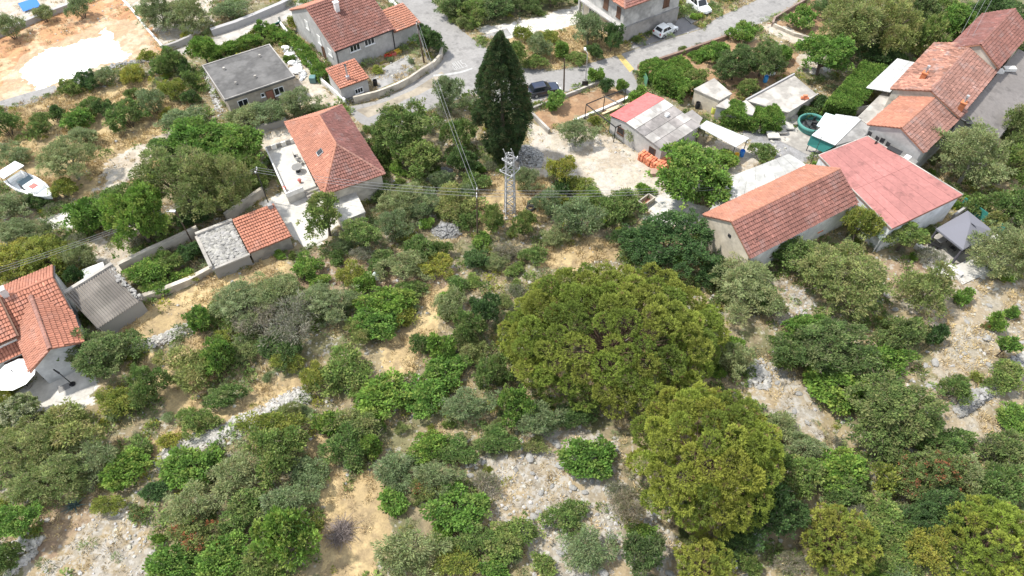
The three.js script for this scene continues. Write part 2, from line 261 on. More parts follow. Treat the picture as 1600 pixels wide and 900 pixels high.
zoneFill(GREEN, [[1290, 0], [1640, -60], [1640, 60], [1520, 35], [1460, 74], [1400, 95], [1350, 80], [1300, 70]]);
zoneFill(GREEN, [[1185, 205], [1130, 180], [1215, 178], [1290, 160], [1390, 100], [1400, 150], [1290, 180], [1230, 215]]);
zoneFill(DUST, [[826, 186], [858, 210], [900, 205], [965, 215], [1018, 246], [1060, 260], [1040, 300], [990, 306], [940, 306], [885, 282], [842, 250]]);
zoneFill(DUST, [[800, 225], [850, 235], [862, 265], [840, 285], [800, 270], [785, 250]]);
zoneFill(SOIL, [[828, 174], [930, 134], [962, 142], [985, 165], [900, 188], [858, 208]]);
zoneFill(DUST, [[1060, 260], [1130, 215], [1190, 230], [1180, 268], [1130, 300], [1040, 305]]);
zoneFill(YARD, [[990, 315], [1040, 300], [1110, 320], [1100, 350], [1010, 352]]);
zoneFill(GRAVEL, [[1150, 205], [1260, 200], [1290, 240], [1240, 262], [1180, 235]]);
zoneFill(DUST, [[150, 300], [175, 250], [270, 195], [290, 215], [230, 260], [200, 300]]);
zoneFill(YARD, [[58, 346], [105, 318], [135, 318], [112, 364], [85, 362]]);
zoneFill(DUST, [[132, 385], [205, 368], [212, 420], [165, 438]]);
zoneFill(DUST, [[400, 80], [480, 100], [540, 165], [500, 165], [448, 155]]);
zoneFill(DUST, [[390, 205], [448, 188], [470, 222], [415, 232]]);
zoneFill(YARD, [[405, 318], [440, 300], [500, 300], [545, 348], [500, 385], [462, 378]]);
zoneFill(STRAW, [[165, 505], [300, 440], [430, 395], [470, 420], [330, 490], [215, 540]]);
zoneFill(STRAW, [[208, 568], [320, 510], [335, 600], [300, 655], [205, 610]]);
zoneFill(STRAW, [[330, 645], [420, 592], [475, 585], [478, 610], [430, 645], [340, 692], [220, 722], [195, 690]]);
zoneFill(STRAW, [[470, 690], [520, 668], [520, 735], [600, 735], [612, 830], [575, 915], [485, 915], [505, 790]]);
zoneFill(STRAW, [[582, 540], [645, 500], [668, 445], [710, 440], [690, 500], [662, 548], [640, 592], [600, 598]]);
zoneFill(STONY, [[10, 920], [45, 860], [100, 780], [230, 790], [240, 920]]);
zoneFill(BROWN, [[55, 800], [150, 770], [150, 800], [105, 830], [80, 880], [55, 870]]);
zoneFill(STONY, [[735, 720], [880, 668], [960, 690], [975, 760], [1070, 860], [1040, 920], [860, 920], [755, 800]]);
zoneFill(STONY, [[1170, 560], [1230, 560], [1270, 620], [1290, 690], [1230, 665], [1180, 620]]);
zoneFill(STONY, [[1185, 435], [1260, 440], [1265, 495], [1200, 505]]);
zoneFill(DRYLAND, [[1370, 450], [1500, 430], [1640, 440], [1640, 660], [1560, 690], [1470, 690], [1440, 640], [1470, 540]]);
zoneFill(BROWN, [[1380, 400], [1460, 400], [1530, 440], [1420, 470], [1380, 440]]);
zoneFill(STRAW, [[860, 380], [960, 370], [990, 395], [900, 415], [840, 410]]);
zoneFill(STRAW, [[730, 275], [850, 275], [860, 345], [790, 355], [720, 380]]);
zoneFill(BROWN, [[490, 395], [700, 400], [720, 440], [520, 470], [440, 440]]);
zoneFill(YARD, [[1455, 372], [1510, 338], [1560, 370], [1535, 436], [1490, 440], [1425, 395]]);

zoneFill(YARD, [[-40, 590], [60, 552], [110, 545], [152, 596], [150, 618], [76, 652], [30, 650], [-40, 670]]);
const COVER = {
  0: [[0.27, 0.215, 0.125], [0.20, 0.165, 0.10], [0.135, 0.135, 0.06]], 1: [[0.44, 0.335, 0.175], [0.35, 0.26, 0.135], [0.27, 0.2, 0.11]], 2: [[0.42, 0.235, 0.115], [0.46, 0.33, 0.2], [0.33, 0.17, 0.085]],
  3: [[0.86, 0.845, 0.815], [0.82, 0.80, 0.76], [0.76, 0.72, 0.66]], 4: [[0.42, 0.37, 0.295], [0.36, 0.305, 0.235], [0.45, 0.41, 0.355]], 5: [[0.25, 0.245, 0.245], [0.31, 0.30, 0.295], [0.19, 0.185, 0.18]],
  6: [[0.52, 0.495, 0.45], [0.47, 0.44, 0.395], [0.56, 0.54, 0.5]], 7: [[0.30, 0.185, 0.10], [0.25, 0.148, 0.08], [0.33, 0.225, 0.135]], 8: [[0.15, 0.145, 0.07], [0.115, 0.125, 0.05], [0.19, 0.16, 0.09]],
  9: [[0.275, 0.23, 0.165], [0.29, 0.225, 0.135], [0.28, 0.255, 0.215]], 12: [[0.40, 0.29, 0.18], [0.46, 0.37, 0.26], [0.36, 0.25, 0.15]], 11: [[0.30, 0.245, 0.17], [0.25, 0.205, 0.135], [0.31, 0.28, 0.225]], 10: [[0.25, 0.18, 0.115], [0.2, 0.14, 0.09], [0.31, 0.24, 0.15]],
};
const zoneAt = (x, z) => { const i = Math.floor((x - GX0) / (GX1 - GX0) * TW), j = Math.floor((z - GZ0) / (GZ1 - GZ0) * TH); return i < 0 || j < 0 || i >= TW || j >= TH ? 0 : zone[j * TW + i]; };
{
  const N = 512, big = new Float32Array(N * N), fine = new Float32Array(N * N), mid = new Float32Array(N * N);
  for (let y = 0; y < N; y++) for (let x = 0; x < N; x++) { big[y * N + x] = tn(x / N, y / N, 20, 5); mid[y * N + x] = tn(x / N, y / N, 58, 4); fine[y * N + x] = hash(x, y + 999); }
  var look = (arr, x, y) => arr[(((y | 0) % N + N) % N) * N + (((x | 0) % N + N) % N)];
  var nz = { big, mid, fine };
}
const groundTex = (() => {
  const d = new Uint8Array(TW * TH * 4), warped = new Uint8Array(TW * TH);
  for (let y = 0; y < TH; y++) for (let x = 0; x < TW; x++) {
    const wx = (look(nz.big, x * 1.1, y * 1.1) - 0.5) * 34 + (look(nz.mid, x * 1.7, y * 1.7) - 0.5) * 14, wy = (look(nz.big, y * 1.1 + 200, x * 1.1) - 0.5) * 34 + (look(nz.mid, y * 1.7, x * 1.7 + 90) - 0.5) * 14;
    const xi = Math.max(0, Math.min(TW - 1, Math.round(x + wx))), yi = Math.max(0, Math.min(TH - 1, Math.round(y + wy))), z = warped[y * TW + x] = zone[yi * TW + xi], C = COVER[z];
    const a = look(nz.big, x * 0.9 + 31, y * 0.9), b = look(nz.mid, x * 0.8, y * 0.8 + 55), m = look(nz.mid, x * 2.3 + 9, y * 2.3), f = look(nz.fine, x, y);
    const k1 = smooth(0.44, 0.56, a), k2 = smooth(0.5, 0.6, b) * (z === CHALK ? 0.15 : 0.75);
    let s = 1 + (f - 0.5) * (z === CHALK ? 0.05 : 0.3) + (m - 0.5) * (z === CHALK ? 0.06 : 0.55);
    const o = (y * TW + x) * 4, st = (z === STONY || z === DRYLAND || z === SCRUB || z === DUST || z === BROWN) && look(nz.mid, x * 3.1 + 70, y * 3.1) > (z === STONY ? 0.56 : 0.66) ? 1 : 0;
    for (let k = 0; k < 3; k++) { let v = C[0][k] + (C[1][k] - C[0][k]) * k1; v += (C[2][k] - v) * k2; v *= s; if (st) v = v * 0.4 + 0.6 * [0.40, 0.38, 0.345][k]; d[o + k] = 255 * Math.pow(Math.min(1, v), 1 / 2.2); }
    d[o + 3] = 255;
  }
  zone.set(warped);
  const t = new THREE.DataTexture(d, TW, TH); t.colorSpace = THREE.SRGBColorSpace; t.wrapS = t.wrapT = THREE.MirroredRepeatWrapping; t.magFilter = THREE.LinearFilter; t.minFilter = THREE.LinearMipmapLinearFilter; t.generateMipmaps = true; t.needsUpdate = true; return t;
})();
// relief: the wild ground is uneven, the built-up ground is level
const rough = (() => {
  const w = 190, h = 130, a = new Float32Array(w * h), b = new Float32Array(w * h);
  for (let j = 0; j < h; j++) for (let i = 0; i < w; i++) { const x = GX0 + (i + 0.5) * (GX1 - GX0) / w, z = GZ0 + (j + 0.5) * (GZ1 - GZ0) / h, k = zoneAt(x, z); a[j * w + i] = z > -52 && (k === 0 || k === 1 || k === 9 || k === 10 || k === 11) ? 1 : 0; }
  for (let j = 0; j < h; j++) for (let i = 0; i < w; i++) { let s = 0, n = 0; for (let q = -2; q <= 2; q++) for (let p = -2; p <= 2; p++) { const ii = i + p, jj = j + q; if (ii >= 0 && jj >= 0 && ii < w && jj < h) { s += a[jj * w + ii]; n++; } } b[j * w + i] = s / n; }
  return (x, z) => { const i = Math.round((x - GX0) / (GX1 - GX0) * w - 0.5), j = Math.round((z - GZ0) / (GZ1 - GZ0) * h - 0.5); return i < 0 || j < 0 || i >= w || j >= h ? 0 : smooth(0.55, 1, b[j * w + i]); };
})();
const groundY = (x, z) => { const r = rough(x, z); return r ? r * ((fbm(x * 0.28 + 50, z * 0.28, 3) - 0.5) * 0.8 + (fbm(x * 1.3, z * 1.3 + 9, 2) - 0.5) * 0.28) : 0; };
{
  const axis = (a, b, step, far) => { const o = []; for (let v = a; v <= b + 1e-6; v += step) o.push(v); return [...far.map((f) => a - f).reverse(), ...o, ...far.map((f) => b + f)]; };
  const far = [8, 20, 45, 100, 220, 480, 1000], xs = axis(GX0, GX1, 0.4, far), zs = axis(GZ0, GZ1, 0.4, far), nx = xs.length, nzz = zs.length;
  const p = new Float32Array(nx * nzz * 3), uv = new Float32Array(nx * nzz * 2), idx = [];
  for (let j = 0; j < nzz; j++) for (let i = 0; i < nx; i++) { const o = j * nx + i; p[o * 3] = xs[i]; p[o * 3 + 2] = zs[j]; p[o * 3 + 1] = groundY(xs[i], zs[j]); uv[o * 2] = (xs[i] - GX0) / (GX1 - GX0); uv[o * 2 + 1] = (zs[j] - GZ0) / (GZ1 - GZ0); }
  for (let j = 0; j < nzz - 1; j++) for (let i = 0; i < nx - 1; i++) { const a = j * nx + i, b = a + 1, c = a + nx, d = c + 1; idx.push(a, c, b, b, c, d); }
  const g = new THREE.BufferGeometry(); g.setAttribute('position', new THREE.BufferAttribute(p, 3)); g.setAttribute('uv', new THREE.BufferAttribute(uv, 2)); g.setIndex(idx); g.computeVertexNormals();
  const bump = texBump.clone(); bump.repeat.set(95, 60); bump.needsUpdate = true;
  struct('ground', g, new THREE.MeshStandardMaterial({ map: groundTex, roughness: 1, bumpMap: bump, bumpScale: 0.03 }), 'dry stony hillside with straw grass, pale dust, ochre soil and limestone');
}
// ---------------------------------------------------------------- roads, paved yards and painted markings
const roadPts = [[590, -25], [622, 10], [640, 22], [655, 40], [688, 70], [693, 84], [689, 97], [660, 120], [622, 143], [588, 158], [540, 168], [560, 190], [600, 218], [655, 178], [735, 148], [800, 172], [826, 167], [870, 149], [935, 126], [958, 133], [985, 150], [1000, 140], [990, 118], [1000, 103], [1060, 81], [1130, 57], [1200, 32], [1290, -20], [1240, -35], [1190, -3], [1120, 28], [1096, 46], [1000, 74], [984, 80], [960, 88], [900, 105], [850, 112], [800, 101], [775, 86], [745, 66], [720, 46], [692, 20], [655, -25]];
struct('road', sheet(P2(roadPts), 0.01), M.asphalt, 'pale worn asphalt road curving past the cypress');
struct('parking_strip', sheet(P2([[984, 79], [990, 66], [1066, 26], [1082, 38], [1096, 45], [1040, 61], [1000, 73]]), 0.016), M.asphaltDark, 'darker asphalt strip beside the tall grey house');
struct('road_patch', sheet(P2([[824, 108], [852, 108], [846, 116], [832, 117]]), 0.015), M.asphaltDark, 'small dark repair patch in the road');
struct('gravel_verge', sheet(P2([[556, 172], [600, 160], [645, 141], [690, 112], [697, 118], [684, 132], [655, 148], [632, 156], [610, 170], [575, 184]]), 0.016), mat(lin(0.36, 0.315, 0.25), 0.96, { map: texOld }), 'tan dusty gravel along the foot of the wall in the road bend');
struct('road_patch', sheet(P2([[735, 92], [758, 88], [768, 95], [742, 100]]), 0.017), mat(lin(0.25, 0.24, 0.23), 0.92, { map: texRough }), 'faint older patch in the road left of the cypress');
struct('road_patch', sheet(P2([[1022, 78], [1064, 64], [1070, 69], [1028, 83]]), 0.017), mat(lin(0.33, 0.318, 0.3), 0.92, { map: texRough }), 'pale repaired strip in the road below the white hatchback');
struct('lane', sheet(P2([[-40, 182], [0, 173], [60, 158], [92, 143], [86, 133], [40, 146], [0, 158], [-40, 166]]), 0.012), M.asphalt, 'grey track below the chalk pad');
struct('lane', sheet(P2([[250, 96], [275, 87], [337, 74], [400, 57], [462, 34], [500, 5], [478, -8], [445, 10], [400, 32], [332, 59], [262, 82]]), 0.012), M.concrete, 'concrete lane between the stone walls at upper left');
struct('paved_strip', sheet(P2([[752, 56], [775, 62], [800, 55], [792, 44]]), 0.014), M.concreteGrey, 'grey paving at the corner of the top lot');
// white stop line, lettering and the yellow bump
struct('stop_line', sheet(P2([[677, 117], [700, 115], [722, 111], [738, 106], [738, 108.3], [723, 113.5], [701, 118], [677, 119.8]]), 0.022), M.paintWorn, 'white stop line painted across the road');
{
  // the word STOP, laid out to be read by drivers coming from the far side
  const c = G(716.5, 101.5), az = Math.atan2(-(G(727, 98.5).z - G(706, 104.5).z), G(727, 98.5).x - G(706, 104.5).x), W = G(727, 98.5).distanceTo(G(706, 104.5)), H = 1.75, g = [];
  const strokes = { S: [[0, 0, 1, 0], [1, 0, 1, .5], [0, .5, 1, .5], [0, .5, 0, 1], [0, 1, 1, 1]], T: [[0, 1, 1, 1], [.5, 0, .5, 1]], O: [[0, 0, 1, 0], [1, 0, 1, 1], [0, 1, 1, 1], [0, 0, 0, 1]], P: [[0, 0, 0, 1], [0, 1, 1, 1], [1, .5, 1, 1], [0, .5, 1, .5]] };
  [...'STOP'].forEach((ch, i) => strokes[ch].forEach(([x0, y0, x1, y1], k) => {
    const w = W / 4 * 0.6, a = [(i + 0.19) * W / 4 + x0 * w, y0 * H], b = [(i + 0.19) * W / 4 + x1 * w, y1 * H], dx = b[0] - a[0], dy = b[1] - a[1];
    g.push(new THREE.PlaneGeometry(Math.abs(dx) + 0.1, Math.abs(dy) + 0.1).rotateX(-Math.PI / 2).translate((a[0] + b[0]) / 2 - W / 2, k * 0.0015, H / 2 - (a[1] + b[1]) / 2));
  }));
  const m = struct('road_lettering', merge(g), M.paintWorn, 'white STOP lettering on the road'); m.rotation.y = az + Math.PI; m.position.set(c.x, 0.021, c.z);
}
struct('yellow_road_marking', sheet(P2([[962, 86], [970, 84], [991, 108], [984, 113]]), 0.022), mat(lin(0.62, 0.46, 0.17), 0.85, { map: texStain }), 'faded yellow band painted across the road');
struct('doorstep_slab', block(P2([[1066, 25], [1076, 19], [1090, 33], [1080, 38]]), 0.16), M.concreteGrey, 'low concrete slab between the two white vehicles');
struct('yard_paving', sheet(P2([[410, 322], [440, 303], [498, 303], [520, 330], [512, 372], [478, 390], [455, 364]]), 0.012), M.concretePale, 'pale concrete yard below the hip-roofed house');
struct('patio_paving', sheet(P2([[-20, 600], [60, 560], [105, 550], [148, 598], [146, 614], [72, 646], [40, 640], [-20, 660]]), 0.014), M.concretePale, 'white paved patio below the orange-roofed house');
struct('patio_paving', sheet(P2([[1436, 392], [1466, 368], [1510, 338], [1560, 372], [1496, 418]]), 0.014), M.concrete, 'grey patio under the gazebo');
struct('terrace_paving', sheet(P2([[1198, 210], [1226, 192], [1262, 200], [1300, 222], [1262, 242]]), 0.03), M.concrete, 'slabbed terrace around the round pool');
// ================================================================ buildings
const glassDark = M.glass, wl = localDir;
// --- white rendered house at the top, left of the road
{
  const h = gable('tiled_house', 'large pale rendered house with a red tiled roof inside the road bend', 'house', { nl: [523, 81], nr: [601, 51], fl: [461, 13], he: 3.4, ridge: [481, 11], L: 9.4, kind: 'red', kindFar: 'orange', wall: M.plasterGrey });
  const { g, W, he, hr, oh, len } = h;
  for (const [x, y, w] of [[558, 77.5, 1.5], [580.5, 68, 1.5]]) { const p = onWall(g, x, y, 'near', -oh); windowOn(g, L3(p.x, p.y, oh), wl.near, w, 0.85, { bars: 2 }); }
  for (const [x, y, w, hh] of [[480, 39, 0.9, 1.2], [499, 62, 0.9, 1.2], [516, 82, 1.1, 0.9]]) { const p = onWall(g, x, y, 'left', 0.15); windowOn(g, L3(0.15, p.y, -p.z), wl.left, w, hh, { bars: 0, pane: M.plasterWhite, frame: M.plasterWhite, name: 'shutter', label: 'closed white shutter' }); }
  { const p = onWall(g, 509, 93, 'left', 0.15); windowOn(g, L3(0.15, 1.05, -p.z), wl.left, 0.9, 2.0, { bars: 0, name: 'door', frame: M.frameBrown, pane: M.frameBrown, sill: false }); }
  // lower lean-to at the right with its own orange roof
  const eL = 9.4, lo = 2.9, out = 4.3, wallR = [[eL - 0.1, oh, lo + 0.3], [eL + out - 0.3, oh, lo], [eL + out - 0.3, 4.2, lo + 0.5], [eL - 0.1, 4.2, lo + 0.8]];
  part('wall', wallRing(wallR), M.plasterGrey, g);
  roofPlane(g, [L3(eL - 0.1, lo, -0.05), L3(eL + out, lo, -0.05), L3(eL + out, lo + 1.0, 4.3), L3(eL - 0.1, lo + 1.0, 4.3)], 'orange', 'low orange tiled roof of the side wing');
  part('drainpipe', rod(L3(0.32, 0, oh - 0.08), L3(0.32, he - 0.1, oh - 0.08), 0.05), M.dark, g); part('drainpipe', rod(L3(eL - 0.25, 0, oh - 0.08), L3(eL - 0.25, he - 0.1, oh - 0.08), 0.05), M.dark, g);
  part('gutter', rod(L3(0, he - 0.06, -0.06), L3(len, he - 0.06, -0.06), 0.07), M.dark, g);
  const q = toLocal(g, G(524, 2, hr + 0.5)); const cz = Math.min(-q.z, W / 2 + 0.2);
  const ch = part('chimney', merge([box(0.6, 1.5, 0.55, q.x, he + (hr - he) * cz / (W / 2) + 0.5, -cz), box(0.75, 0.1, 0.7, q.x, he + (hr - he) * cz / (W / 2) + 1.3, -cz)]), M.plasterWhite, g);
}
// --- small outhouse with bright tiles
{
  const o = G(531, 139, 2.3), e = G(577, 122, 2.3), az = Math.atan2(-(e.z - o.z), e.x - o.x), g = thing('tiled_outhouse', 'small outhouse with a single bright orange tiled slope beside the road wall', 'outhouse', [o.x, 0, o.z], az), L = 4.2, W = 4.0, hb = 3.0;
  part('wall', wallRing([[0.15, 0.25, 2.2], [L - 0.15, 0.25, 2.2], [L - 0.15, W - 0.2, hb - 0.1], [0.15, W - 0.2, hb - 0.1]]), M.plasterGrey, g);
  roofPlane(g, [L3(0, 2.3, 0), L3(L, 2.3, 0), L3(L, hb, W), L3(0, hb, W)], 'bright');
  part('chimney', merge([box(0.42, 0.5, 0.42, 1.75, 2.72, -1.1), cyl(0.11, 0.11, 1.6, 1.75, 2.9, -1.1)]), M.metal, g); part('chimney_cap', cyl(0.2, 0.16, 0.1, 1.75, 4.5, -1.1), M.metalDark, g);
  windowOn(g, L3(2.6, 0.9, 0.25), wl.near, 1.1, 0.7, { bars: 2, frame: M.white });
  part('rail', merge([0, 1, 2, 3, 4, 5, 6, 7].map((i) => rod(L3(0.3 + i * 0.4, 0, -0.5), L3(0.3 + i * 0.4, 0.9, -0.5), 0.02)).concat([rod(L3(0.2, 0.9, -0.5), L3(3.2, 0.9, -0.5), 0.03)])), M.metalDark, g);
}
// --- flat-roofed grey house
{
  const o = G(351, 157, 3), e = G(460, 120, 3), az = Math.atan2(-(e.z - o.z), e.x - o.x), L = 9.4, W = 9.1, g = thing('flat_roofed_house', 'low unfinished house with a stained grey flat roof', 'house', [o.x, 0, o.z], az);
  part('wall', wallRing([[0.3, 0.3, 2.8], [L - 0.3, 0.3, 2.8], [L - 0.3, W - 0.3, 2.8], [0.3, W - 0.3, 2.8]]), mat(lin(0.5, 0.44, 0.37), 0.95, { map: texOld }), g);
  const slabM = mat(lin(0.15, 0.147, 0.145), 0.95, { map: texOld, bumpMap: texBump, bumpScale: 0.02 });
  part('roof', box(L, 0.22, W, L / 2, 2.9, -W / 2), slabM, g); part('roof_edge', merge([box(L + 0.02, 0.12, 0.14, L / 2, 3.06, -0.07), box(0.14, 0.12, W - 0.15, 0.07, 3.055, -W / 2), box(L + 0.02, 0.12, 0.14, L / 2, 3.06, -W + 0.07), box(0.14, 0.12, W - 0.15, L - 0.07, 3.055, -W / 2)]), mat(lin(0.42, 0.4, 0.38), 0.95, { map: texOld }), g);
  for (const [u, n] of [[2.2, 6.6], [5.0, 2.6], [7.2, 6.9], [2.4, 2.6]]) part('roof_vent', cyl(0.16, 0.13, 0.35, u, 3.0, -n, 8), M.concrete, g);
  for (const [x, y, w] of [[381, 160.5, 1.25], [437, 140, 1.25]]) { const p = onWall(g, x, y, 'near', -0.3); windowOn(g, L3(p.x, 1.6, 0.3), wl.near, w, 1.0, { bars: 1, frame: M.white }); }
  { const p = onWall(g, 423, 147, 'near', -0.3); windowOn(g, L3(p.x, 1.05, 0.3), wl.near, 0.95, 2.1, { bars: 0, name: 'door', frame: M.frameBrown, pane: mat(lin(0.3, 0.13, 0.09), 0.8), sill: false }); }
  { const p = onWall(g, 410, 143, 'near', -0.3); windowOn(g, L3(p.x, 1.8, 0.3), wl.near, 0.4, 0.5, { bars: 0, frame: M.white }); }
  part('step_slab', box(9.2, 0.12, 1.1, 4.8, 0.02, 0.75), M.concrete, g);
}
// --- hip-roofed house in the middle
const hip = (() => {
  const he = 3.6, hr = 5.6, o = G(506, 305, he), e = G(602, 272, he), az = Math.atan2(-(e.z - o.z), e.x - o.x), g = thing('hip_roofed_house', 'long house with a weathered red hip roof and a small skylight', 'house', [o.x, 0, o.z], az), L = e.distanceTo(o), W = 14.4, m = L / 2, r0 = 5.0, r1 = 10.9;
  const A = L3(0, he, 0), B = L3(L, he, 0), C = L3(L, he, W), D = L3(0, he, W), R0 = L3(m, hr, r0), R1 = L3(m, hr, r1);
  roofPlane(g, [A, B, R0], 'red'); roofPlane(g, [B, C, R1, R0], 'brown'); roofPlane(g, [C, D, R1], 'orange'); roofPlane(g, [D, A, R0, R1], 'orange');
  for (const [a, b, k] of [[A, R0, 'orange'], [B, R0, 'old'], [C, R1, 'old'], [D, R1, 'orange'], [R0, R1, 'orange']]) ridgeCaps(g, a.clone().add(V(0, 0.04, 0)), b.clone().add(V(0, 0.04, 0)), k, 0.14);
  part('wall', wallRing([[0.35, 0.35, 3.5], [L - 0.35, 0.35, 3.5], [L - 0.35, W - 0.35, 3.5], [0.35, W - 0.35, 3.5]]), M.plasterOld, g);
  const sl = part('skylight', merge([bar(L3(1.35, 4.5, 5.7), L3(2.05, 4.9, 5.7), 0.12, 0.8)]), M.galv, g); part('pane', bar(L3(1.4, 4.6, 5.7), L3(2.0, 4.945, 5.7), 0.1, 0.62), M.glass, sl);
  // concrete flat roof of the lower annex
  const p = [[510, 307], [552, 291], [571, 331], [533, 346]].map(([x, y]) => toLocal(g, G(x, y, 2.2))).map((v) => L3(v.x, 2.2, -v.z));
  part('annex_roof', slab([p[3], p[2], p[1], p[0]], 0.2), mat(lin(0.52, 0.51, 0.48), 0.95, { map: texOld }), g, 'bare concrete flat roof of the lower annex');
  const c = p.reduce((s, v) => s.add(v), V(0, 0, 0)).multiplyScalar(0.25), q = [3, 2, 1, 0].map((i) => p[i].clone().lerp(c, 0.06)); part('annex_wall', wallRing(q.map((v) => [v.x, -v.z, 2.0])), M.plasterOld, g);
  return { g, L, W };
})();
// --- terrace beside it, with parapet, stairs
{
  const pts = [[417, 236], [461, 222], [494, 290], [449, 308]], h = 1.1, w = pts.map(([x, y]) => G(x, y, h));
  const c = G(455, 265, 0), g = thing('house_terrace', 'white concrete terrace on the left of the hip-roofed house', 'terrace', [c.x, 0, c.z]), q = w.map((p) => p.clone().setY(0).sub(V(c.x, 0, c.z)));
  part('floor_slab', block([q[3], q[2], q[1], q[0]], h), M.concretePale, g);
  const par = (a, b, hh, t) => wallGeo([a, b], hh, t, h - 0.02);
  part('parapet', par(q[0], q[3], h + 0.55, 0.16), M.plasterWhite, g); part('parapet', par(q[3], q[3].clone().lerp(q[2], 0.55), h + 0.6, 0.16), M.plasterWhite, g);
  for (let i = 0; i < 6; i++) { const a = q[0].clone().lerp(q[1], 0.05 + i * 0.17), b = q[0].clone().lerp(q[1], 0.15 + i * 0.17); part('baluster_block', par(a, b, h + 0.6, 0.2), i % 2 ? M.plasterWhite : M.concreteGrey, g); }
  const s0 = q[3].clone().lerp(q[2], 0.62), s1 = q[3].clone().lerp(q[2], 0.98), dn = s1.clone().sub(s0).cross(V(0, 1, 0)).normalize();
  for (let i = 0; i < 4; i++) { const a = s0.clone().addScaledVector(dn, 0.18 + i * 0.36), b = s1.clone().addScaledVector(dn, 0.18 + i * 0.36); part('step', wallGeo([a, b], h - 0.22 * (i + 1), 0.36, 0), M.concrete, g); }
}
// --- ruined outbuilding: stone-slab half and tiled half
{
  const o = G(331, 420, 1.9), e = G(456, 369, 1.9), az = Math.atan2(-(e.z - o.z), e.x - o.x), L = e.distanceTo(o), W = 5.1, hb = 2.6, mid = 0.46 * L;
  const g = thing('tiled_lean_to', 'stone lean-to with a bright orange tiled slope', 'outbuilding', [o.x, 0, o.z], az);
  part('wall', wallRing([[mid + 0.1, 0.25, 1.75], [L - 0.2, 0.25, 1.75], [L - 0.2, W - 0.2, hb - 0.1], [mid + 0.1, W - 0.2, hb - 0.1]]), mat(lin(0.4, 0.37, 0.33), 0.95, { map: texOld }), g);
  roofPlane(g, [L3(mid, 1.9, 0), L3(L, 1.9, 0), L3(L, hb, W), L3(mid, hb, W)], 'bright');
  part('chimney', box(0.5, 0.7, 0.5, L - 0.5, 2.75, -W + 0.5), M.concreteGrey, g);
  const g2 = thing('stone_roofed_ruin', 'roofless stone store covered with loose grey stone slabs', 'ruin', [o.x, 0, o.z], az);
  part('wall', wallRing([[0.1, 0.1, 1.7], [mid - 0.1, 0.1, 1.7], [mid - 0.1, W - 0.1, hb - 0.2], [0.1, W - 0.1, hb - 0.2]]), M.stone, g2); part('roof', slab([L3(0.1, 1.7, 0.1), L3(mid - 0.1, 1.7, 0.1), L3(mid - 0.1, hb - 0.2, W - 0.1), L3(0.1, hb - 0.2, W - 0.1)], 0.1), M.stone, g2);
  part('coping', merge([box(0.35, 0.2, W, 0, 2.15, -W / 2), box(mid, 0.2, 0.35, mid / 2, hb, -W + 0.1), box(mid, 0.2, 0.3, mid / 2, 1.78, 0)]), M.concrete, g2);
  stonesOn(g2, 'roof_stones', 900, () => { const u = rr(0.3, mid - 0.2), n = rr(0.2, W - 0.3); return L3(u, 1.75 + (hb - 1.9) * n / W, n); }, 0.1, 0.34, 0.4);
}
// --- corrugated shed
{
  const o = G(152, 513, 2.1), e = G(221, 468, 2.1), az = Math.atan2(-(e.z - o.z), e.x - o.x), L = e.distanceTo(o) + 0.15, W = 5.6, hb = 2.7, g = thing('corrugated_shed', 'low shed with a weathered brown corrugated roof', 'shed', [o.x, 0, o.z], az);
  part('wall', wallRing([[0.2, 0.15, 2.0], [L - 0.2, 0.15, 2.0], [L - 0.2, W - 0.1, hb - 0.1], [0.2, W - 0.1, hb - 0.1]]), M.stone, g);
  for (let r = 0; r < 3; r++) for (let k = 0; k < 5; k++) {
    const out = [], u0 = k * L / 5, u1 = (k + 1) * L / 5 + 0.03, n0 = r * W / 3 - 0.04, n1 = (r + 1) * W / 3 + 0.06, N = 24, y = (u, n) => 2.1 + (hb - 2.1) * n / W + 0.065 * Math.cos(u * 25) + (r + (k % 2) * 0.5) * 0.006 - (n - n0) * 0.004;
    for (let i = 0; i < N; i++) { const a = u0 + (u1 - u0) * i / N, b = u0 + (u1 - u0) * (i + 1) / N; out.push(L3(a, y(a, n0), n0), L3(b, y(b, n0), n0), L3(b, y(b, n1), n1), L3(a, y(a, n0), n0), L3(b, y(b, n1), n1), L3(a, y(a, n1), n1)); }
    part('roof_sheet', tris(out), mat(((w) => lin(0.25 * w, 0.228 * w, 0.205 * w))(rr(0.85, 1.15)), 0.92, { map: texOld }), g);
  }
  part('coping', merge([box(L + 0.5, 0.3, 0.4, L / 2, hb + 0.05, -W - 0.15)]), M.concrete, g);
  stonesOn(g, 'verge_stones', 70, () => L3(L - rr(0.0, 0.45), 2.25 + 0.09 * rr(0, 1), rr(0.1, W)).add(V(0, 0.25, 0)), 0.1, 0.28, 0.6);
}
